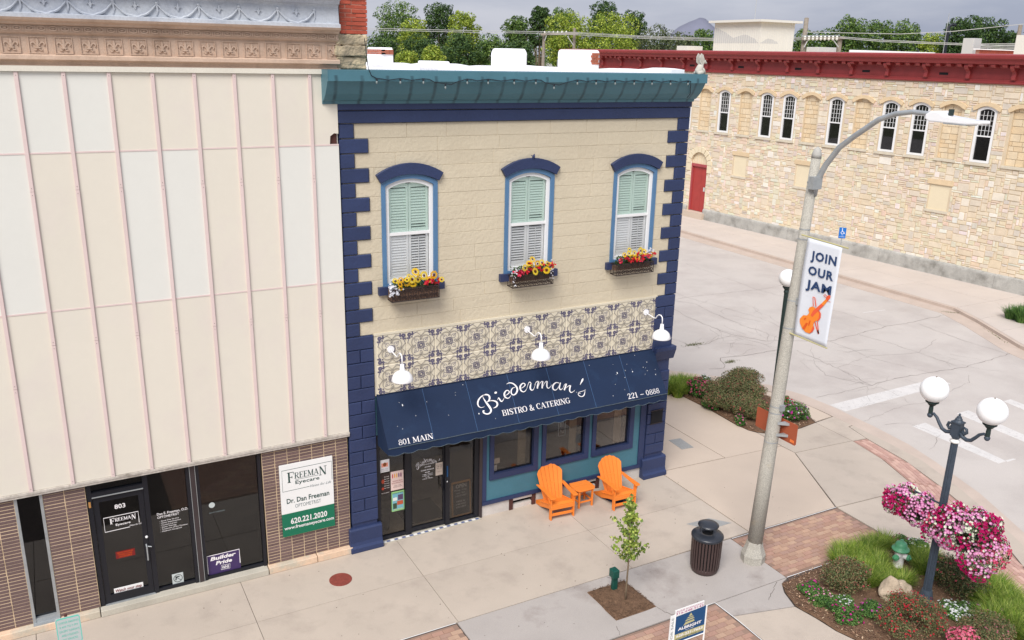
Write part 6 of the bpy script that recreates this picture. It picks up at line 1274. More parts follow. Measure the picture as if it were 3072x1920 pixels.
PINK = [S(236, 140, 196), S(226, 64, 140), S(214, 40, 110), S(240, 170, 210)]
def fan(P, Nn, size, cin, cout, k=5):
    """small open flowers: pentagon fans with a paler eye"""
    n = len(P); r = unit(n); t = np.cross(Nn, r); t /= np.linalg.norm(t, axis=1)[:, None]+1e-9; b = np.cross(Nn, t); s = np.asarray(size).reshape(-1, 1)*.5*np.ones((n, 1)); tri = []; col = []
    for i in range(k):
        a0, a1 = 2*math.pi*i/k, 2*math.pi*(i+1)/k
        p0 = P+(t*math.cos(a0)+b*math.sin(a0))*s+Nn*s*.25; p1 = P+(t*math.cos(a1)+b*math.sin(a1))*s+Nn*s*.25; tri.append(np.stack([P-Nn*s*.1, p0, p1], 1)); col.append(np.stack([cin, cout, cout], 1))
    return np.concatenate(tri, 0).reshape(-1, 3), np.concatenate(col, 0).reshape(-1, 3)
def put(name, V, nper, col, mt, parent=None, off=None):
    if off is not None: V = V-np.array(off)
    return link(name, arrmesh(name, V, nper, [m[mt]], col), parent)
def bush(name, lab, cat, blobs, nleaf, lsz, cols, flowers=None, nf=0, fsz=.03, fcols=None, group=None, ground=0, eye=None, stemcol='bark', up_=.3):
    B = blobs[0]; loc = (B[0], B[1], ground); t = thing(name, lab, cat, loc, group=group)
    P, Nn = cloud(blobs, nleaf); ok = P[:, 2] > ground+.01; P, Nn = P[ok], Nn[ok]
    NN = Nn*.5+unit(len(P))*.8; NN[:, 2] += up_; NN /= np.linalg.norm(NN, axis=1)[:, None]
    V = leafquads(P, NN, lsz*rng.uniform(.6, 1.2, len(P))); c = np.repeat(pick(cols, len(P)), 4, 0); setp(put('foliage', V, 4, c, 'foliage_col', t, loc), kind='stuff')
    b = MB()
    for i in range(7):
        k = blobs[min(len(blobs)-1, i)]; b.tube([(B[0]+random.uniform(-.04, .04), B[1]+random.uniform(-.04, .04), ground), (k[0], k[1], k[2])], [.012, .004], 5)
    b.build('stem', m[stemcol], t)
    if nf:
        P, Nn = cloud(blobs, nf*3, .06)
        hi = max(k[2] for k in blobs); ok = (P[:, 2] > ground+.05) & (Nn[:, 2] > -.1); P, Nn = P[ok][:nf], Nn[ok][:nf]; P = P+Nn*fsz*.35; NN = Nn+unit(len(P))*.35; NN[:, 2] += .4; NN /= np.linalg.norm(NN, axis=1)[:, None]
        fc = pick(fcols, len(P), None, .08); V, c = fan(P, NN, fsz*rng.uniform(.75, 1.2, len(P)), (np.tile(np.array(eye), (len(P), 1)) if eye is not None else fc*.6), fc); setp(put('flowers', V, 3, c, 'flower_col', t, loc), kind='stuff')
    return t
def grassmesh(pts, n, h, wd_, cols, lean=.5):
    """pts: (x,y,r) clump centres"""
    A = np.array(pts); k = rng.integers(0, len(A), n); a = rng.uniform(0, 2*math.pi, n); rr = A[k, 2]*np.sqrt(rng.random(n)); x = A[k, 0]+rr*np.cos(a)*.55; y = A[k, 1]+rr*np.sin(a)*.55
    hh = h*rng.uniform(.6, 1.15, n); dx = np.cos(a)*lean*rng.uniform(.3, 1.3, n); dy = np.sin(a)*lean*rng.uniform(.3, 1.3, n); px_, py_ = -np.sin(a+rng.normal(0, .5, n))*wd_, np.cos(a+rng.normal(0, .5, n))*wd_; z = np.zeros(n)
    L3 = lambda t: np.stack([x+dx*hh*t*t, y+dy*hh*t*t, z+hh*(t-.28*t*t*np.hypot(dx, dy))], 1)
    W = np.stack([px_, py_, z], 1); p0, p1, p2 = L3(0), L3(.55), L3(1.0)
    q = np.concatenate([np.stack([p0-W, p0+W, p1+W*.8, p1-W*.8], 1), np.stack([p1-W*.8, p1+W*.8, p2+W*.12, p2-W*.12], 1)], 1).reshape(-1, 3)
    c = pick(cols, n, None, .2); c = np.repeat(c, 8, 0); return q, c
GR = [S(140, 168, 50, .85), S(112, 148, 44, .85), S(170, 188, 80, .85), S(84, 122, 42, .85), S(124, 150, 66, .85), S(190, 200, 110, .8)]
def grass(name, lab, pts, n, h, wd_=.004, lean=.6, cols=GR, group=None):
    q, c = grassmesh(pts, n, h, wd_, cols, lean); x, y = pts[0][:2]; o = put(name, q, 4, c, 'foliage_col', None, (x, y, 0)); o.location = (x, y, 0); return setp(o, lab, 'ornamental grass', group)
# soil beds
def bed(nm, P, col_, n, lab=None, hgt=.03):
    c = (sum(p[0] for p in P)/len(P), sum(p[1] for p in P)/len(P)); b = MB(); k = len(P); rings = [(1, .0), (.97, hgt*.6), (.85, hgt), (.5, hgt*1.5), (.2, hgt*1.7)]; V = []
    for s_, z in rings: V += [(c[0]+(p[0]-c[0])*s_+random.uniform(-.01, .01), c[1]+(p[1]-c[1])*s_+random.uniform(-.01, .01), z+random.uniform(-.004, .006)) for p in P]
    F = [(i*k+j, i*k+(j+1) % k, (i+1)*k+(j+1) % k, (i+1)*k+j) for i in range(len(rings)-1) for j in range(k)]+[tuple((len(rings)-1)*k+j for j in range(k))]
    o = b.add(V, F).build(nm, m['soil']); strc(o)
    # chips
    xs_ = np.array([p[0] for p in P]); ys2 = np.array([p[1] for p in P]); X = rng.uniform(xs_.min(), xs_.max(), n*3); Y = rng.uniform(ys2.min(), ys2.max(), n*3); ins = np.zeros(len(X), bool)
    for i in range(k):
        x1, y1, x2, y2 = xs_[i], ys2[i], xs_[(i+1) % k], ys2[(i+1) % k]; cc = ((y1 > Y) != (y2 > Y)) & (X < (x2-x1)*(Y-y1)/(y2-y1+1e-12)+x1); ins ^= cc
    X, Y = X[ins][:n], Y[ins][:n]; Pn = np.stack([X, Y, np.full(len(X), hgt*1.35)+rng.uniform(-.012, .016, len(X))], 1); NN = unit(len(X))*.5; NN[:, 2] = 1; NN /= np.linalg.norm(NN, axis=1)[:, None]
    V = leafquads(Pn, NN, rng.uniform(.02, .08, len(X)) if nm != 'soil_square' else rng.uniform(.015, .04, len(X)), .35); cc = np.repeat(pick(col_, len(X), None, .2), 4, 0)
    q = put('wood_chips' if nm != 'soil_square' else 'soil_crumbs', V, 4, cc, 'mulch_col', o); setp(q, kind='stuff'); return o
MUL = [S(150, 116, 92, .8), S(120, 88, 70, .8), S(182, 150, 122, .8), S(96, 70, 58, .8), S(204, 176, 146, .8), S(132, 98, 78, .8)]
def dense(P, k=4): return [(P[i][0]+(P[(i+1) % len(P)][0]-P[i][0])*t/k, P[i][1]+(P[(i+1) % len(P)][1]-P[i][1])*t/k) for i in range(len(P)) for t in range(k)]
bed('soil_square', dense([(3.48, -3.36), (4.33, -3.35), (4.38, -4.31), (3.47, -4.32)], 6), [S(122, 94, 72, .7), S(100, 76, 58, .7), S(140, 110, 86, .7)], 2600, hgt=.022)
bed('front_flower_bed', dense([(7.02, -4.81), (8.45, -4.73), (10.33, -4.68), (10.74, -5.3), (10.78, -6.4), (10.5, -7.4), (10.1, -8.6), (8.0, -8.75), (7.42, -7.6), (7.02, -6.9), (6.84, -6.33), (6.80, -5.9), (6.72, -5.46), (6.87, -5.06)], 3), MUL, 9000, hgt=.045)
bed('rear_flower_bed', dense([(11.44, 4.38), (11.52, 3.7), (11.57, 2.5), (11.52, 1.45), (11.57, .97), (11.67, .76), (11.97, .5), (12.96, .44), (13.66, .54), (13.9, 1.2), (13.9, 2.5), (13.55, 3.55), (12.7, 4.5), (12.0, 4.72)], 3), MUL, 3000, hgt=.04)
# young tree
yt = thing('young_tree', 'slender young tree with sparse yellow-green leaves in the bare soil square', 'tree', (3.97, -3.91, 0)); TX, TY = 3.97, -3.91
b = MB(); b.tube([(TX, TY, 0), (TX-.005, TY, .3), (TX+.005, TY, .8), (TX-.01, TY, 1.2), (TX+.0, TY, 1.6), (TX-.04, TY, 1.95), (TX-.08, TY, 2.22)], [.022, .017, .014, .012, .009, .006, .003], 8); b.build('trunk', m['bark'], yt, smooth=True)
tips = []; rr_ = random.Random(11); b = MB()
for i in range(34):
    z = .82+1.2*i/33+rr_.uniform(-.05, .05); a = i*2.4+rr_.uniform(-.4, .4); L0 = (.27 if z < 1.35 else .20 if z < 1.7 else .13)*rr_.uniform(.5, 1.15)
    if i in (9, 14): L0 *= 1.5
    p0 = Vector((TX-.02*max(0, z-1.5), TY, z)); p1 = p0+Vector((math.cos(a)*L0*.5, math.sin(a)*L0*.5, L0*.35)); p2 = p0+Vector((math.cos(a)*L0, math.sin(a)*L0, L0*rr_.uniform(.35, .7))); b.tube([p0, p1, p2], [.006, .004, .0015], 5)
    for k in range(34): t = rr_.uniform(.15, 1.12); q = p1.lerp(p2, (t-.5)*2) if t > .5 else p0.lerp(p1, t*2); tips.append(q+Vector((rr_.gauss(0, .026), rr_.gauss(0, .026), rr_.gauss(0, .026))))
for k in range(50): tips.append(Vector((TX-.05+rr_.gauss(0, .05), TY+rr_.gauss(0, .05), rr_.uniform(1.75, 2.2))))
b.build('branches', m['bark'], yt)
P = np.array([tuple(t) for t in tips]); NN = unit(len(P)); NN[:, 2] = abs(NN[:, 2])*.6; NN /= np.linalg.norm(NN, axis=1)[:, None]
c = pick([S(170, 188, 88, .9), S(144, 168, 70, .9), S(120, 146, 64, .9), S(198, 206, 118, .9), S(100, 126, 60, .9)], len(P)); c[P[:, 2] > 1.75] *= 1.12
put('foliage', leafquads(P, NN, .064*rng.uniform(.7, 1.25, len(P)), .85, .06), 4, np.repeat(c, 4, 0), 'foliage_col', yt, (TX, TY, 0))
# ornamental grass
grass('ornamental_grass', 'broad clump of bright green grass left of the hydrant in the front bed', [(9.4+x, -5.35+y, .22) for x, y in [(-.9, .45), (-.65, .15), (-.4, .48), (-.1, .5), (-.5, -.2), (-.25, .1), (-.75, -.1), (-.7, -.55), (-.95, -.3), (-.35, -.6), (.15, .5), (-1.0, .1), (-.6, .62), (.45, .5)]], 15000, .36, .0042, .7, group='clumps of ornamental grass')
grass('ornamental_grass', 'grass clump between the hydrant and the twin-globe lamp', [(9.9+x, -5.7+y, .18) for x, y in [(0, 0), (.2, -.15), (-.15, -.15), (.1, .2), (.3, .1), (-.05, -.35)]], 4200, .36, .0042, .7, group='clumps of ornamental grass')
grass('ornamental_grass', 'long curved drift of bright grass along the right edge of the front bed', [(p[0]+random.uniform(-.1, .1), p[1]+random.uniform(-.1, .1), .22) for p in [(10.35, -6.6), (10.3, -6.9), (10.25, -7.2), (10.1, -7.5), (9.95, -7.8), (9.75, -8.1), (9.9, -7.1), (9.75, -7.4), (9.6, -7.7), (9.45, -8.0), (10.4, -7.3), (10.15, -7.9), (9.95, -8.3), (9.6, -8.4), (10.0, -6.8), (9.4, -7.6), (10.45, -6.9), (10.3, -7.6)]], 17000, .42, .0042, .75, group='clumps of ornamental grass')
grass('ornamental_grass', 'green grass clump at the near left end of the rear bed beside the navy corner', [(11.2+x, 4.1+y, .25) for x, y in [(0, 0), (.25, -.05), (.5, 0), (.75, .05), (.15, -.35), (.45, -.25), (.2, .2), (.9, -.1), (.6, .2)]], 7000, .45, .006, .6, group='clumps of ornamental grass')
grass('ornamental_grass', 'dark green grass tuft beside the far kerb at the right edge', [(28.9+x, 4.6+y, .35) for x, y in [(0, 0), (.4, -.1), (.8, -.2), (.3, -.6), (.7, -.8), (1.0, -.5), (-.1, -.5), (.1, -1.0), (-.3, -1.3), (1.3, -1.2), (.6, -1.4)]], 4500, .55, .012, .6, cols=G_MID, group='clumps of ornamental grass')
# shrubs, front bed
bush('rose_bush', 'reddish-green shrub at the front left of the bed, before the grass', 'shrub', lumps(7.95, -5.52, .30, .48, .44, .34, 18), 8500, .036, G_RED, None, 60, .035, [S(190, 90, 90), S(170, 80, 84)], group='rose bushes in the corner beds')
bush('rose_bush', 'dark shrub with a few coral blooms right of the lamp shaft', 'shrub', lumps(9.82, -6.52, .32, .56, .54, .38, 20), 10500, .036, G_RED+G_DK, None, 70, .045, [S(206, 90, 100), S(196, 110, 110)], group='rose bushes in the corner beds')
bush('rose_bush', 'shrub covered in small crimson flowers in front of the lamp base', 'shrub', lumps(7.92, -7.0, .33, .58, .54, .36, 22), 10500, .034, G_RED, None, 420, .034, [S(196, 44, 60), S(176, 36, 52), S(214, 70, 84)], group='rose bushes in the corner beds')
bush('rose_bush', 'brownish shrub at the lower right of the bed behind the pink bloom cluster', 'shrub', lumps(8.72, -7.78, .28, .60, .46, .30, 20), 10500, .034, G_RED, None, 90, .03, [S(190, 110, 120), S(206, 120, 140)], group='rose bushes in the corner beds')
bush('rose_bush', 'bush with a dense coral pink flower head at the bottom edge', 'shrub', lumps(8.22, -7.82, .26, .30, .26, .26, 10), 4200, .028, G_RED, None, 620, .042, [S(232, 110, 140), S(222, 90, 124), S(238, 140, 160)], group='rose bushes in the corner beds')
vi = 'low vinca clumps in the beds'
for (x, y, s_, lab, fc, nf) in ((7.24, -5.33, .17, 'low vinca with magenta flowers at the back left corner of the front bed', [S(214, 60, 160), S(196, 40, 140)], 22), (7.22, -5.60, .17, 'low vinca with white-eyed crimson flowers in the left row', [S(190, 40, 90), S(206, 70, 130)], 26), (7.26, -5.86, .17, 'low vinca with pink and white flowers in the middle of the left row', [S(224, 90, 160), S(240, 240, 240)], 20),
    (7.52, -5.92, .13, 'small vinca dotted with white flowers beside the reddish shrub', [S(244, 246, 246)], 26), (7.22, -6.17, .19, 'low vinca with bright magenta flowers at the near end of the left row', [S(224, 50, 160), S(210, 40, 140)], 26),
    (7.72, -6.32, .20, 'low vinca with violet-pink flowers left of the boulder', [S(206, 70, 170), S(214, 100, 180)], 14), (8.42, -6.30, .13, 'small vinca at the foot of the boulder', [S(206, 60, 170)], 6),
    (9.12, -7.0, .22, 'vinca with a patch of white flowers right of the lamp base', [S(246, 248, 248)], 70), (9.36, -7.18, .21, 'vinca with mixed white and pink flowers behind the brownish shrub', [S(246, 248, 248), S(206, 80, 170)], 24), (9.60, -7.42, .20, 'vinca with few lilac flowers next to the long grass drift', [S(206, 110, 180), S(240, 240, 244)], 16),
    (10.22, -4.98, .16, 'small leafy plant with pink tips behind the hydrant', [S(206, 110, 150)], 18), (10.42, -5.22, .16, 'small plant with white flowers behind the hydrant at the bed edge', [S(240, 244, 240)], 26)):
    bush('vinca', lab, 'flowering plant', lumps(x, y, .10, s_*1.35, s_*1.35, .15, 10, .5), 2600, .040, G_MID, None, int(nf*1.5), .044, fc, eye=(.85, .8, .85) if 'eyed' in lab else None, group=vi, up_=.9)
# rear bed
bush('pentas', 'low plants with many pink-red flowers at the left of the rear bed', 'flowering plant', lumps(11.95, 3.45, .25, .50, .48, .30, 14), 7500, .05, G_MID, None, 330, .05, [S(206, 70, 110), S(190, 60, 120), S(220, 110, 140)], group='flowering plants in the rear bed')
bush('pentas', 'tuft of white flowers behind the pink ones in the rear bed', 'flowering plant', lumps(12.45, 3.9, .22, .22, .22, .26, 8), 1400, .05, G_MID, None, 120, .055, [S(240, 244, 244)], group='flowering plants in the rear bed')
bush('rose_bush', 'large brownish-green shrub filling the middle of the rear bed', 'shrub', lumps(12.35, 2.45, .36, .90, .92, .40, 30), 24000, .045, G_RED, None, 60, .045, [S(176, 90, 90)], group='rose bushes in the corner beds')
bush('rose_bush', 'taller brownish shrub at the back of the rear bed beside the green lamp post', 'shrub', lumps(13.15, 2.95, .38, .72, .62, .44, 22), 16000, .045, G_RED, None, 30, .045, [S(176, 90, 90)], group='rose bushes in the corner beds')
bush('rose_bush', 'olive shrub at the near side of the rear bed, above the brown sign board', 'shrub', lumps(12.15, 1.60, .30, .55, .52, .34, 18), 11000, .042, G_RED, None, 40, .045, [S(206, 100, 100)], group='rose bushes in the corner beds')
bush('vinca', 'low green vinca with pink flowers at the front edge of the rear bed', 'flowering plant', lumps(11.62, 2.6, .12, .22, .34, .16, 9), 2400, .045, G_MID, None, 26, .05, [S(206, 90, 130)], group='flowering plants in the rear bed', up_=.9)
bush('vinca', 'small bright green vinca beside the brown sign board', 'flowering plant', lumps(11.62, 1.35, .12, .16, .22, .16, 8), 1400, .045, G_MID, None, 20, .05, [S(206, 110, 150)], group='flowering plants in the rear bed', up_=.9)
bush('vinca', 'magenta and purple flowering plants at the right tip of the rear bed', 'flowering plant', lumps(13.2, 1.0, .20, .52, .42, .28, 16), 7000, .045, G_MID, None, 150, .05, [S(206, 50, 170), S(150, 60, 150), S(196, 60, 110), S(236, 236, 240)], group='flowering plants in the rear bed', up_=.7)
bush('vinca', 'sparse red-tipped plants right behind the concrete pole', 'flowering plant', lumps(13.35, 1.55, .22, .30, .28, .26, 10), 2400, .045, G_MID, None, 60, .05, [S(206, 60, 90)], group='flowering plants in the rear bed')
# hanging petunia baskets
def petunia(lab, cy, seed):
    t = thing('hanging_basket', lab, 'hanging basket', (8.9, cy, 1.72), group='petunia baskets on the twin-globe lamp')
    MB().lathe([(.10, 1.55), (.20, 1.62), (.24, 1.78), (.22, 1.8)], (8.9, cy, 0), 20).build('basket', m['basket_dark'], t); b = MB()
    for a in (0, 2.1, 4.2): b.tube([(8.9, cy, 2.11), (8.9+.22*math.cos(a), cy+.22*math.sin(a), 1.79)], .004, 4)
    b.build('chain', m['lamp_iron'], t)
    return t
def basket_cloud(t, blobs, n, nl, loc, pw=(.44, .32, .14, .10)):
    P, Nn = cloud(blobs, nl, .3); NN = Nn*.5+unit(len(P))*.7; NN /= np.linalg.norm(NN, axis=1)[:, None]; put('foliage', leafquads(P, NN, .04*rng.uniform(.6, 1.2, len(P))), 4, np.repeat(pick([S(66, 92, 54, .8), S(88, 116, 64, .8), S(120, 140, 80, .8), S(46, 66, 46, .8)], len(P)), 4, 0), 'foliage_col', t, loc)
    P, Nn = cloud(blobs, n, .05); P = P+Nn*.012; NN = Nn+unit(len(P))*.35+np.array([-.3, -.5, .25]); NN /= np.linalg.norm(NN, axis=1)[:, None]
    cen = rng.uniform(0, 1, (46, 3))*np.ptp(P, axis=0)+P.min(0); typ = rng.choice(4, 46, p=list(pw)); d = ((P[:, None, :]-cen[None])**2).sum(2); ty = typ[d.argmin(1)]; flip = rng.random(len(P)) < .22; ty[flip] = rng.choice(4, flip.sum(), p=list(pw))
    out = np.array([S(222, 118, 186, .85), S(206, 24, 112, .85), S(200, 40, 80, .85), S(240, 242, 234, .85)])[ty]*(1+rng.uniform(-.1, .08, (len(P), 1))); inn = np.array([S(250, 214, 232, .9), S(150, 10, 70), S(230, 120, 150), S(230, 236, 190)])[ty]
    V, c = fan(P, NN, .051*rng.uniform(.75, 1.15, len(P)), inn, out, 6); setp(put('flowers', V, 3, c, 'flower_col', t, loc), kind='stuff')
t = petunia('overflowing pink petunia basket left of the twin-globe lamp shaft', -6.0, 1)
basket_cloud(t, lumps(8.9, -5.78, 1.83, .34, .36, .28, 12, .45)+lumps(8.86, -6.15, 1.78, .32, .34, .34, 12, .45)+[(8.85, -6.45, 1.72, .22, .2, .24), (8.9, -5.6, 1.72, .24, .2, .24), (8.8, -6.45, 1.52, .12, .12, .16)], 2100, 6500, (8.9, -6.0, 1.72))
t = petunia('drooping petunia basket with many white blooms right of the twin-globe lamp shaft', -7.15, 2)
basket_cloud(t, lumps(8.88, -6.85, 1.95, .32, .30, .30, 10, .45)+lumps(8.9, -7.3, 1.95, .34, .32, .38, 12, .45)+[(8.85, -7.35, 1.50, .32, .32, .32), (8.9, -7.62, 1.72, .26, .22, .34), (8.78, -6.95, 1.75, .28, .25, .28), (8.80, -6.62, 1.78, .25, .22, .26), (8.85, -6.8, 1.62, .24, .22, .22), (8.8, -7.45, 1.35, .18, .2, .22), (8.9, -7.5, 2.2, .18, .16, .16)], 3000, 9500, (8.9, -7.15, 1.72), (.30, .30, .12, .28))
# window boxes
SUN = [S(250, 206, 40), S(244, 186, 30), S(252, 220, 70)]
def winbox(x0, x1, lab, spec, seed, liner=True):
    q = random.Random(seed); t = thing('flower_box', lab, 'flower box', ((x0+x1)/2, -.2, 5.2), group='window flower boxes'); I = m['iron_brown']; loc = orgof(t); ya, yb = -.31, -.085
    if liner: MB().box(x0+.008, x1-.008, ya+.012, yb, 5.222, 5.42).build('liner', m['coir_liner'], t)
    else: MB().box(x0+.03, x1-.03, ya+.10, yb, 5.30, 5.40).build('liner', m['coir_liner'], t)
    b = MB()
    for z in (5.215, 5.44):
        b.tube([(x0, ya, z), (x1, ya, z), (x1, yb, z), (x0, yb, z), (x0, ya, z)], .011, 5)
    for i in range(10): x = x0+(x1-x0)*i/9; b.tube([(x, ya, 5.215), (x, ya, 5.44)], .0065, 4); b.tube([(x, ya, 5.215), (x, yb, 5.215)], .004, 4)
    for y in (ya, (ya+yb)/2, yb): b.tube([(x0, y, 5.215), (x0, y, 5.44)], .005, 4); b.tube([(x1, y, 5.215), (x1, y, 5.44)], .005, 4)
    b.build('frame', I, t)
    b = MB(); f = XZ(ya); n = 9; w_ = (x1-x0)/n
    for i in range(n):
        for j in (0, 1):
            cx_, cz_ = x0+w_*(i+.5), 5.275+.105*j; s = 1 if (i+j) % 2 else -1
            b.ribbon([(cx_+s*.040*(1-k*.075)*math.cos(k*.75), cz_+.046*(1-k*.075)*math.sin(k*.75), .016) for k in range(11)], f, -.002, .006, 2)
    b.tube([(x0+(x1-x0)*i/16, ya, 5.445+.022*math.sin(math.pi*i/16)**1) for i in range(17)], .006, 5); b.build('scrollwork', I, t)
    P = np.array([(q.uniform(x0+.05, x1-.03), q.uniform(ya+.02, yb), q.uniform(5.40, 5.60)) for _ in range(900)]); NN = unit(900); put('foliage', leafquads(P, NN, .05*rng.uniform(.5, 1.2, 900)), 4, np.repeat(pick(G_MID+G_DK, 900), 4, 0), 'foliage_col', t, loc)
    for kind, xs_ in spec:
        if kind == 'sun':
            for fx_, fz, r in xs_:
                V = []; C = []; r *= 1.22
                c = np.array((x0+fx_*(x1-x0), ya-.02+q.uniform(-.02, .09), fz)); nn = np.array((q.uniform(-.35, .35), -1, q.uniform(.1, .8))); nn /= np.linalg.norm(nn); t1 = np.cross(nn, (0, 0, 1.)); t1 /= np.linalg.norm(t1); t2 = np.cross(nn, t1); colr = np.array(q.choice(SUN))
                for k in range(15):
                    a = 2*math.pi*k/15; d = t1*math.cos(a)+t2*math.sin(a); e = -t1*math.sin(a)+t2*math.cos(a); V += [c+d*r*.3-e*r*.10, c+d*r*.7-e*r*.17+nn*.004, c+d*r+nn*.0, c+d*r*.7+e*r*.17+nn*.004]; C += [colr*q.uniform(.8, 1)]*4
                for k in range(10):
                    a = 2*math.pi*k/10; a2 = 2*math.pi*(k+1)/10; V += [c+nn*.014, c+(t1*math.cos(a)+t2*math.sin(a))*r*.27+nn*.006, c+(t1*math.cos(a2)+t2*math.sin(a2))*r*.27+nn*.006, c+nn*.014]; C += [np.array(S(92, 46, 24))]*4
                put('sunflower', np.array(V), 4, np.array(C), 'flower_col', t, loc)
        else:
            colr, (fa, fb), (za, zb), nf, sz = xs_; P = np.array([(x0+q.uniform(fa, fb)*(x1-x0), ya-.02+q.uniform(-.03, .08), q.uniform(za, zb)) for _ in range(nf)])
            for _ in range(2): pass
            PP = np.repeat(P, 7, 0)+rng.normal(0, sz*.22, (nf*7, 3)); NN = unit(len(PP))+np.array([0, -.8, .5]); NN /= np.linalg.norm(NN, axis=1)[:, None]; fc = pick(colr, len(PP), None, .1); V, c = fan(PP, NN, sz*.62, fc*.8, fc, 5); put(kind, V, 3, c, 'flower_col', t, loc)
    return t
rd_ = [S(226, 40, 60), S(236, 66, 80), S(214, 30, 48)]; wh_ = [S(244, 244, 250)]; pk_ = [S(232, 70, 100)]
winbox(.835, 1.80, 'scrolled iron flower box with mostly sunflowers under the left arched window', [('sun', [(.10, 5.60, .055), (.20, 5.62, .05), (.16, 5.55, .05), (.18, 5.47, .04), (.33, 5.55, .07), (.30, 5.63, .045), (.45, 5.53, .08), (.42, 5.62, .075), (.37, 5.67, .05), (.50, 5.75, .075), (.55, 5.60, .06), (.60, 5.62, .06), (.68, 5.66, .08), (.78, 5.58, .055), (.88, 5.66, .075), (.47, 5.47, .05), (1.04, 5.56, .05)]), ('carnations', (pk_+rd_, (.66, 1.0), (5.47, 5.60), 13, .075)), ('white_blooms', (wh_, (-.03, .12), (5.35, 5.53), 16, .075)), ('small_white_blooms', (wh_, (.14, .24), (5.38, 5.48), 8, .03))], 1)
winbox(3.40, 4.34, 'scrolled iron flower box of sunflowers and red carnations under the middle arched window', [('sun', [(.30, 5.60, .065), (.42, 5.68, .06), (.50, 5.75, .06), (.52, 5.52, .07), (.60, 5.66, .065), (.70, 5.68, .06), (.80, 5.52, .07), (.95, 5.58, .075), (.36, 5.70, .055), (.45, 5.60, .06), (.86, 5.64, .05)]), ('carnations', (rd_, (.28, 1.0), (5.50, 5.70), 14, .075)), ('pink_carnations', (pk_, (.06, .26), (5.44, 5.58), 7, .085)), ('white_blooms', (wh_, (-.02, .08), (5.25, 5.60), 12, .04)), ('trailing_blooms', (wh_, (.92, 1.0), (5.30, 5.72), 10, .03))], 2, False)
winbox(5.92, 6.90, 'scrolled iron flower box of carnations and sunflowers under the right arched window', [('sun', [(.18, 5.66, .05), (.30, 5.68, .06), (.42, 5.58, .055), (.55, 5.56, .065), (.64, 5.70, .075), (.76, 5.66, .07), (.48, 5.66, .06), (.88, 5.58, .06), (.96, 5.60, .06), (.36, 5.74, .05)]), ('carnations', (rd_, (.25, 1.0), (5.50, 5.66), 13, .075)), ('pink_carnations', (pk_, (.05, .9), (5.50, 5.62), 8, .085)), ('white_blooms', (wh_, (.80, .98), (5.62, 5.74), 10, .045))], 3, False)
# ================================================================ beyond the roofs: trees, poles, wires, hill
def far(px_, py_, d):
    r = fw*2602.46+rt*(px_-1536)-up*(py_-960); return CAMP+r/r.dot(fw)*d
YG = [S(166, 182, 66, .9), S(146, 166, 58, .9), S(186, 196, 88, .9), S(116, 140, 54, .9)]; DG = [S(82, 110, 58, .85), S(66, 94, 52, .85), S(102, 128, 66, .85), S(54, 78, 46, .85)]; MG = [S(108, 136, 64, .9), S(86, 116, 56, .9), S(132, 156, 76, .9), S(68, 96, 50, .9)]; OL = [S(116, 126, 84, .8), S(96, 110, 72, .8), S(134, 140, 98, .8), S(78, 92, 60, .8)]
def tree(lab, x, y, ztop, w_, cols, n, gaps=.0, base=1.5, nl=16, lsz=.30, group='trees behind the roofs'):
    t = thing('tree', lab, 'tree', (x, y, -.1), group=group); h = ztop-base; cz = base+h*.55; rx = w_/2
    bl = []
    rz = min(rx*1.05, h*.5)
    for i in range(nl):
        f_ = i/(nl-1); z = ztop-rz*(.18+1.75*(1-f_)); q_ = (z-(ztop-rz))/rz; prof = math.sqrt(max(.08, 1-max(0, q_)**2)); a = i*2.399; s_ = rx*rng.uniform(.28, .46); r0 = max(0, rx*prof*rng.uniform(.6, 1.0)-s_*.55)
        bl.append((x+r0*math.cos(a), y+r0*math.sin(a), z, s_, s_, s_*rng.uniform(.6, .9)))
    bl.append((x, y, ztop-rz*.9, rx*.6, rx*.6, rz*.6)); bl.append((x, y, ztop-rz*2.3, rx*.9, rx*.9, rz*.7))
    bb_ = list(bl)
    for k in bb_:
        for u in unit(4): bl.append((k[0]+k[3]*u[0]*.85, k[1]+k[4]*u[1]*.85, k[2]+k[5]*u[2]*.85, k[3]*.38, k[3]*.38, k[3]*.32))
    P, Nn = cloud(bl, n, .3); NN = Nn*.7+unit(n)*.7; NN[:, 2] += .3; NN /= np.linalg.norm(NN, axis=1)[:, None]
    tint = rng.uniform(.82, 1.15, len(bl)); c = pick(cols, n, None, .15); put('crown', leafquads(P, NN, lsz*rng.uniform(.5, 1.2, n), .7), 4, np.repeat(c, 4, 0), 'foliage_col', t, (x, y, -.1))
    b = MB(); b.tube([(x, y, -.15), (x+.1, y, base+h*.3), (x, y, base+h*.75)], [.28, .2, .06], 8)
    for k in bb_[2:12]: b.tube([(x, y, base+h*.2), ((x+k[0])/2, (y+k[1])/2, (base+h*.2+k[2])/2), (k[0], k[1], k[2])], [.10, .07, .03], 5)
    b.build('trunk', m['bark'], t); return t
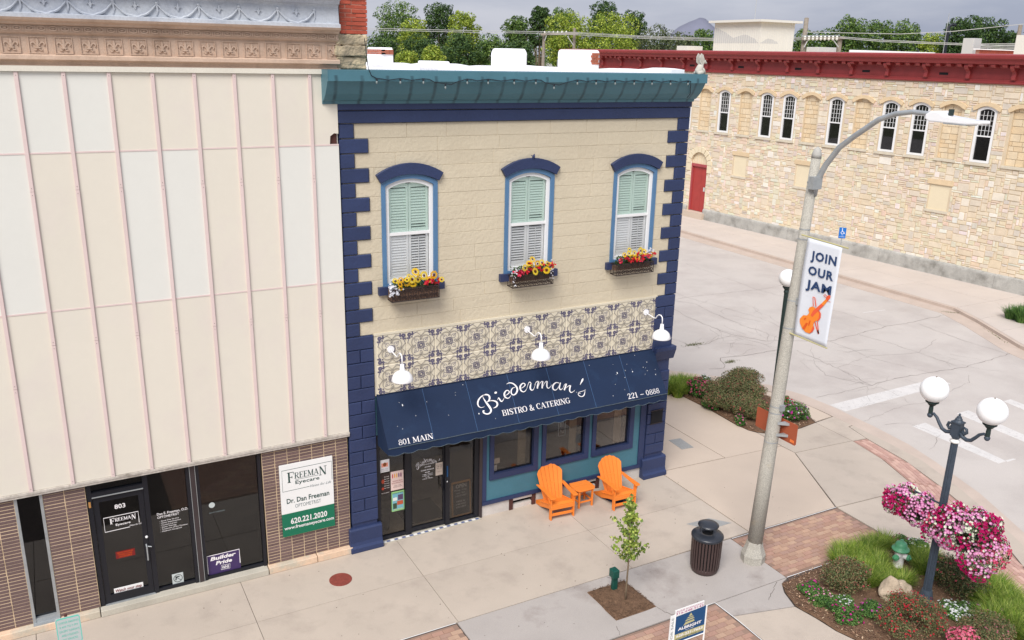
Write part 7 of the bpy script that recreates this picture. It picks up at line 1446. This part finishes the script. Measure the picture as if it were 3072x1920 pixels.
TL = [ # px, top py, width px, distance, palette, leaves, label
 (1192, 10, 142, 118, 'M', 9000, 'tall airy tree, first right of the brick pier, with sky showing through its crown'),
 (1318, 12, 100, 122, 'D', 7500, 'dark green tree with a rounded top, second right of the brick pier'),
 (1390, 40, 96, 116, 'Y', 7000, 'yellowish tree at the right end of the left group'),
 (1222, 156, 72, 70, 'Y', 4200, 'small bright bush above the brick-banded chimney'),
 (1297, 142, 74, 70, 'Y', 4500, 'low bright yellow-green round bush above the capped chimney stub'),
 (1240, 62, 90, 105, 'Y', 5000, 'mid-height light green tree between the airy tree and the dark tree'),
 (1150, 108, 110, 100, 'D', 5200, 'dark low tree just right of the brick pier'), (1262, 112, 130, 98, 'D', 6500, 'dark spreading tree low behind the two bright bushes'), (1382, 100, 120, 96, 'D', 6500, 'deep green tree low above the parapet, left of the tall white chimney'),
 (1470, 112, 110, 100, 'M', 6000, 'low mid green tree filling the gap before the tall white chimney'),
 (1555, 50, 90, 118, 'M', 6500, 'green tree rising behind the tall white chimney'), (1622, 22, 62, 116, 'D', 5500, 'dark narrow tree directly above the utility pole frame'), (1685, 26, 92, 126, 'M', 6500, 'tree with a soft crown between the two power poles'),
 (1712, 46, 150, 104, 'Y', 9500, 'large yellow-green tree behind the wooden pole frame'), (1842, 46, 180, 104, 'Y', 11500, 'biggest yellow-green tree, right of the wooden pole frame'),
 (1816, 4, 96, 126, 'D', 7500, 'tallest dark tree, standing out above the yellow-green ones'), (1898, 34, 86, 124, 'D', 6500, 'dark tree leaning out right of the biggest yellow-green tree'),
 (1560, 118, 120, 96, 'D', 6000, 'dark low tree between the two white chimneys'), (1980, 84, 130, 116, 'O', 7500, 'olive tree with thin upper twigs left of the hill'), (2050, 104, 90, 112, 'O', 5000, 'low olive tree just below the left slope of the hill'), (2112, 90, 80, 118, 'M', 4800, 'small green tree in front of the hill, left of the white hut'),
 (2425, 92, 90, 112, 'M', 5000, 'low green tree right of the white hut, behind the pole'), (2490, 96, 80, 116, 'M', 4500, 'low tree just right of the power pole crossarm'), (2555, 56, 104, 114, 'M', 7500, 'bushy green tree, first of three right of the white hut'), (2640, 64, 104, 116, 'M', 7500, 'bushy green tree, second of three right of the white hut'), (2722, 70, 108, 114, 'M', 7500, 'bushy green tree with a ragged top, third of three right of the white hut'),
 (2805, 104, 96, 112, 'Y', 5500, 'low yellowish tree left of the dark upright tree'), (2890, 52, 110, 108, 'D', 8500, 'dark upright tree left of the grey duct'), (2972, 58, 110, 110, 'D', 8000, 'dark spreading tree above the grey duct'), (3040, 98, 60, 108, 'D', 3800, 'small dark tree at the right edge of the view')]
PA = dict(Y=YG, D=DG, M=MG, O=OL)
for px_, py_, wp, d, pal_, n, lab in TL:
    p = far(px_, py_, d); wm = wp/2602.46*d*1.15; tree(lab, p.x, p.y, p.z+.1, wm, PA[pal_], int(n*1.25), nl=20, base=1.0 if d > 80 else .5, lsz=.27 if d > 80 else .17)
# bare dead tree next to the hill
p = far(2042, 68, 105); b = MB(); q = random.Random(4)
def br(p0, d0, L0, r0, k):
    p1 = p0+d0*L0; b.tube([p0, (p0+p1)/2+Vector((q.uniform(-.1, .1),)*3), p1], [r0, r0*.8, r0*.55], 5)
    if k:
        for i in range(3): br(p0.lerp(p1, q.uniform(.6, 1)), (d0+Vector((q.gauss(0, .45), q.gauss(0, .45), q.gauss(.1, .3)))).normalized(), L0*.62, r0*.5, k-1)
br(Vector((p.x, p.y, -.1)), Vector((0, 0, 1)), p.z*.34, .14, 4); top(b.build('bare_tree', m['bark']), 'leafless dead tree in front of the left slope of the hill', 'tree')
# tree belt behind (reads as one mass)
bl = []
for i in range(150):
    px_ = 1060+2150*i/149; p = far(px_, 104+rng.uniform(-10, 12), 150); bl.append((p.x, p.y, p.z-3.2, 3.4, 3.4, 3.2)); bl.append((p.x, p.y, p.z-7.5, 4, 4, 3.6))
P, Nn = cloud(bl, 60000, .2); NN = Nn+unit(len(P))*.7; NN /= np.linalg.norm(NN, axis=1)[:, None]
o = put('far_woodland', leafquads(P, NN, .38*rng.uniform(.6, 1.2, len(P)), .7), 4, np.repeat(pick(DG+MG, len(P)), 4, 0), 'foliage_col'); setp(o, 'continuous belt of far woodland behind the individual trees', 'woodland', kind='stuff')
# hill
hb = MB(); c = far(2085, 160, 2600); V = []; nr, nk = 26, 64; right = rt.copy(); right.z = 0; right.normalize(); back = Vector((-right.y, right.x, 0))
prof = [(-330, 0), (-230, 22), (-160, 30), (-125, 36), (-90, 62), (-55, 86), (-20, 108), (5, 116), (25, 110), (50, 92), (80, 66), (115, 44), (150, 32), (185, 44), (215, 50), (240, 46), (280, 26), (340, 20), (380, 30), (420, 18), (520, 0)]
A = np.array(prof); xs_ = np.linspace(-330, 520, 90)
from mathutils import noise as mno
for j in range(15):
    f_ = 1-abs(j-7)/7
    for x in xs_:
        h = float(np.interp(x, A[:, 0], A[:, 1])); z = h*(f_**1.1)+(mno.noise(Vector((x*.03, j*.7, 0)))*6*f_); p = c+right*x*1.02+back*((j-7)*34); V.append((p.x, p.y, -2+z*1.03+(8 if f_ > 0 else 0)))
nx = len(xs_); hb.add(V, [(j*nx+i, j*nx+i+1, (j+1)*nx+i+1, (j+1)*nx+i) for j in range(14) for i in range(nx-1)]); strc(hb.build('hill', m['hill'], smooth=True))
# wooden pole frame, left
def D3(px_, py_, d): return far(px_, py_, d)
pf = thing('utility_pole', 'weathered wooden H-frame power pole with insulators behind the white chimney', 'power pole', tuple(Vector((D3(1660, 150, 75).x, D3(1660, 150, 75).y, -.1))))
for pxx, top_, r in ((1632, 106, .15), (1724, 84, .14)):
    p = D3(pxx, top_, 75); MB().tube([(p.x, p.y, -.1), (p.x, p.y, p.z)], [r*1.1, r*.85], 10).build('pole', m['pole_wood'], pf)
a, b_ = D3(1622, 103, 74.6), D3(1734, 100, 74.6); MB().tube([a, b_], .12, 4).build('crossarm', m['pole_wood'], pf)
MB().tube([D3(1702, 108, 74.6), D3(1720, 136, 74.6)], .035, 5).build('brace', m['wire_grey'], pf); MB().tube([D3(1634, 122, 74.6), D3(1640, 106, 74.6)], .035, 5).build('brace', m['wire_grey'], pf)
for i in range(6): p = D3(1634+i*13, 97-.2*i, 74.6); MB().lathe([(.05, -.1), (.09, -.06), (.06, -.02), (.09, .02), (.03, .1)], tuple(p), 8).build('insulator', m['siding'], pf)
p = D3(1684, 192, 72); MB().box(p.x-.3, p.x+.3, p.y-.2, p.y+.2, p.z-.35, p.z+.35).build('switch_box', m['galvanised'], pf); p = D3(1690, 150, 72); MB().tube([(p.x, p.y, -.1), (p.x, p.y, p.z)], .16, 8).build('pole', m['pole_wood'], pf)
b = MB()
for i in range(14): u0 = D3(1636+random.uniform(0, 20), 188+random.uniform(0, 8), 73); u1 = D3(1650+random.uniform(0, 30), 200+random.uniform(-2, 6), 73); mm = (u0+u1)/2-Vector((0, 0, .2)); b.tube([u0, mm, u1], .02, 4)
b.build('cable_bundle', m['wire_grey'], pf)
p1 = thing('power_pole', 'wooden power pole with a long insulator crossarm right of the white hut', 'power pole', (D3(2410, 150, 58).x, D3(2410, 150, 58).y, -.1))
p = D3(2420, 55, 58); q0 = D3(2409, 150, 58); MB().tube([(q0.x-.1, q0.y, -.1), tuple(q0), tuple(p)], [.2, .17, .15], 10).build('pole', m['pole_wood'], p1)
p = D3(2520, 118, 57.8); MB().tube([(p.x-.05, p.y, -.1), tuple(p)], [.2, .16], 10).build('pole', m['pole_wood'], p1)
MB().tube([D3(2404, 116, 57.6), D3(2534, 114, 57.6)], .10, 4).build('crossarm', m['pole_wood'], p1); MB().tube([D3(2404, 108, 57.6), D3(2520, 107, 57.6)], .05, 4).build('crossarm', m['galvanised'], p1)
for i in range(9): q0 = D3(2415+i*12, 112, 57.4); MB().lathe([(.04, -.2), (.09, -.12), (.05, -.05), (.09, .0), (.03, .1)], tuple(q0), 8).build('insulator', m['siding'], p1)
MB().tube([D3(2412, 142, 57.6), D3(2424, 120, 57.6)], .04, 5).tube([D3(2516, 142, 57.6), D3(2500, 120, 57.6)], .04, 5).build('brace', m['wire_grey'], p1)
p = D3(3062, 75, 60); top(MB().tube([(p.x, p.y, -.1), tuple(p)], [.2, .13], 8).build('power_pole', m['pole_wood']), 'lone wooden pole near the right edge above the roof', 'power pole')
p = D3(2848, 40, 80); top(MB().tube([(p.x, p.y, -.1), (p.x, p.y, p.z)], [.10, .02], 6).build('radio_mast', m['wire_grey']), 'very thin far mast left of the dark upright tree', 'antenna')
p = D3(2844, 98, 70); b = MB(); b.tube([(p.x, p.y, -.1), tuple(p), tuple(D3(2846, 82, 70)), tuple(D3(2856, 74, 70)), tuple(D3(2868, 75, 70))], .11, 8); top(b.build('vent_pipe', m['wire_black']), 'dark hooked pipe above the trees left of the dark upright tree', 'pipe')
WL = [('pair of pale power lines crossing left of the wooden frame', [(1060, 82), (1125, 85), (1425, 92), (1634, 95)], (0, 5)), ('pale power lines running right from the wooden frame towards the white hut', [(1634, 95), (1724, 97), (1924, 108), (2200, 117), (2410, 112)], (0, 3, 7)), ('power lines sagging right of the insulator crossarm', [(2520, 110), (2640, 120), (2790, 127), (2920, 132), (3110, 130)], (0, 4)), ('thin upper line crossing the bushy trees at right', [(2420, 96), (2700, 102), (2860, 94), (3090, 70)], (0,)), ('thin grey cable low above the right-hand parapet', [(2900, 132), (3000, 137), (3110, 138)], (0, 4, 8))]
for i, (lab, pts, offs) in enumerate(WL):
    d = 74.6 if i < 2 else 57.4; b = MB()
    for o_ in offs:
        Q = []
        for k in range(len(pts)-1):
            for s_ in range(5): t = s_/5; Q.append(far(pts[k][0]+(pts[k+1][0]-pts[k][0])*t, pts[k][1]+(pts[k+1][1]-pts[k][1])*t+o_, d if not (i == 1) else 74.6-16*((pts[k][0]+(pts[k+1][0]-pts[k][0])*t)-1634)/776))
        Q.append(far(pts[-1][0], pts[-1][1]+o_, d if i != 1 else 58.6)); b.tube(Q, .026, 4)
    top(b.build('power_line', m['wire_grey']), lab, 'power line', 'overhead wires')
# ---------------------------------------------------------------- things in and on the shop glass
def poster(lab, x0, x1, z0, z1, bg, items, y=.07, nm='poster', cat='poster', fr=None):
    t = thing(nm, lab, cat, ((x0+x1)/2, y, z0)); MB().box(x0, x1, y-.004, y, z0, z1).build('sheet', bg, t); b = MB(); f = XZ(y-.004)
    for q_, it_ in enumerate(items):
        b.col = it_[0]
        if it_[1] == 't': text(b, it_[2], it_[3], it_[4], it_[5], it_[6], f, .0012*(q_+1)+.001, .01)
        else: b.prism([(it_[2]+(it_[3]-it_[2])*(.5+.5*math.cos(k*.7854+.39)), it_[4]+(it_[5]-it_[4])*(.5+.5*math.sin(k*.7854+.39))) for k in range(8)] if it_[1] == 'o' else [(it_[2], it_[4]), (it_[3], it_[4]), (it_[3], it_[5]), (it_[2], it_[5])], f, 0, .0012*(q_+1))
    b.build('print', m['print_col'], t, attr=True); return t
M('paper_white', S(206, 204, 206), .7); M('paper_dark', S(46, 34, 32), .7); M('paper_pink', S(226, 200, 192), .7); M('paper_green', S(150, 200, 130), .7); M('paper_tan', S(206, 190, 176), .7)
poster('white flyer with a round cake picture, top left of the bistro door glass', .645, .85, 1.555, 1.83, m['paper_white'], [(S(214, 140, 120), 'b', .68, .82, 1.67, 1.76), (S(120, 70, 40), 'o', .71, .79, 1.68, 1.77), (S(150, 150, 160), 't', 'open daily', .67, .82, 1.62, .02), (S(150, 150, 160), 't', 'come in today', .67, .82, 1.585, .02)])
poster('dark flyer with small white text below the white flyer', .645, .85, 1.06, 1.525, m['paper_dark'], [(S(150, 60, 40), 'o', .67, .74, 1.3, 1.4), (S(170, 60, 40), 'o', .67, .73, 1.16, 1.22)]+[(S(210, 204, 200), 't', 'live music', .73, .84, 1.44-.05*i, .022) for i in range(6)]+[(S(210, 204, 200), 't', 'on the patio', .66, .83, 1.085, .02)])
poster('pale pink flyer with five small dancers', .872, 1.15, 1.10, 1.525, m['paper_pink'], [(c_, 'o', .90+.045*i, .925+.045*i, 1.37, 1.48) for i, c_ in enumerate((S(190, 70, 70), S(220, 150, 60), S(220, 160, 60), S(110, 70, 110), S(120, 60, 100)))]+[(S(150, 70, 80), 't', 'summer dance', .91, 1.12, 1.30, .025), (S(150, 70, 80), 't', 'series and lessons', .89, 1.13, 1.255, .025), (S(120, 100, 100), 't', 'June - July', .94, 1.09, 1.20, .018), (S(120, 100, 100), 't', 'bring a friend', .92, 1.11, 1.17, .018)])
poster('green-bordered colour poster at the bottom right of the left door glass', .882, 1.158, .615, 1.065, m['paper_green'], [(S(120, 176, 190), 'b', .90, 1.14, .64, 1.03), (S(90, 70, 100), 'b', 1.02, 1.13, .86, .98), (S(190, 90, 60), 'b', 1.0, 1.13, .75, .84), (S(226, 226, 220), 'b', .91, 1.0, .86, .93), (S(60, 80, 60), 'b', .91, .99, .68, .80), (S(60, 110, 60), 't', 'farm and art market', .90, 1.14, 1.02, .025), (S(220, 230, 120), 't', 'every saturday', .92, 1.12, .65, .03)])
poster('tan notice with four lines of print on the bistro door', 1.865, 2.025, 1.22, 1.51, m['paper_tan'], [(S(80, 66, 60), 't', 'We are open', 1.88, 2.01, 1.45, .02), (S(80, 66, 60), 't', '11AM - 2PM', 1.88, 2.01, 1.41, .022), (S(80, 66, 60), 't', 'Mon - Fri', 1.89, 2.0, 1.37, .02), (S(120, 100, 90), 't', 'Thank you', 1.89, 2.0, 1.30, .018)], nm='notice', cat='notice')
MB().box(2.095, 2.125, .005, .015, 1.17, 1.42).build('push_plate', m['ink_navy'], entr)
b = MB(); f = XZ(.076); k1 = .54/2.1
for st_ in BIED: b.ribbon([(1.43+(x-2.63)*.205, 1.745-s*.38, w_*.34) for x, s, w_ in st_], f, .001, .001, 3)
text(b, 'BISTRO & CATERING', 1.54, 1.84, 1.515, .028, f, .001, .02); text(b, '221-0888', 1.62, 1.76, 1.455, .025, f, .001, .02); text(b, 'CLOSED MONDAYS', 1.54, 1.83, 1.385, .028, f, .001, .02); text(b, 'HOURS', 1.63, 1.74, 1.33, .025, f, .001, .02)
for i, s_ in enumerate(('Tuesday - Thursday', '11:00am - 8:00 pm', 'Sunday', '11:00 am - 2:00 pm')): text(b, s_, 1.57 if i != 2 else 1.64, 1.80 if i != 2 else 1.73, 1.295-.035*i, .018, f, .001, .02)
b.build('door_lettering', m['white_letter'], dr)
ch = thing('chalkboard', 'wood-framed chalkboard reading OPEN propped inside the glass right of the bistro door', 'chalkboard', (2.58, .33, 0))
CB = lambda a, z, d: (a, .26+z*.12-d, z)
MB().prism([(2.33, .01), (2.80, .01), (2.82, .80), (2.36, .80)], CB, -.015, 0).build('frame', m['wood_sign'], ch); MB().prism([(2.37, .05), (2.765, .05), (2.785, .76), (2.39, .76)], CB, 0, .003).build('slate', m['slate'], ch)
b = MB(); text(b, 'OPEN', 2.46, 2.71, .655, .085, CB, .006, .01)
for i, (s_, x0, x1) in enumerate((('Monday - Friday', 2.42, 2.71), ('11am - 2pm', 2.46, 2.67), ('LUNCH ONLY', 2.44, 2.70), ('DINE IN', 2.46, 2.66), ('CARRYOUT', 2.44, 2.68), ('DELIVERY', 2.45, 2.68))): text(b, s_, x0, x1, .59-.065*i-(.06 if i > 2 else 0), .035, CB, .006, .0)
b.build('chalk_lettering', m['chalk'], ch)
o = MB().box(1.35, 2.25, .4, 1.3, .006, .018).build('door_mat', m['black_rubber']); top(o, 'dark rubber mat on the floor just inside the bistro door', 'mat')
o = MB().lathe([(.12, .01), (.14, .4), (.145, .42), (.12, .42)], (.86, .52, 0), 20).build('floor_bin', m['can_black']); top(o, 'dark round bin standing inside the left pane of the bistro entrance', 'bin')
M('neon_tube', S(200, 206, 206), .4); ns = thing('open_sign', 'vertical outline OPEN tube sign hanging inside the middle shop window', 'sign', (4.98, .12, 1.5))
b = MB(); Pn = [(4.885, 1.50), (5.065, 1.50), (5.065, 2.24), (4.885, 2.24)]; f = XZ(.12); b.ribbon([(*p_, .012) for p_ in Pn], f, 0, .012, 1, True)
FN = lambda a, z, d: (4.975-z, .12-d, 1.55+(a)); 
for i, c_ in enumerate('NEPO'): text(b, c_, 4.93, 5.02, 1.55+.165*i, .11, XZ(.12), .012, -.015)
b.build('tube', m['neon_tube'], ns)
o = cuboid('window_card', m['paper_white'], None, 3.22, 3.33, .1, .104, 1.0, 1.14); top(o, 'small pale card at the lower left corner of the first shop window', 'card')
o = MB().box(3.24, 3.40, .1, .104, 1.17, 1.30).build('window_card', m['paper_tan']); top(o, 'second small card above the first in the shop window corner', 'card')
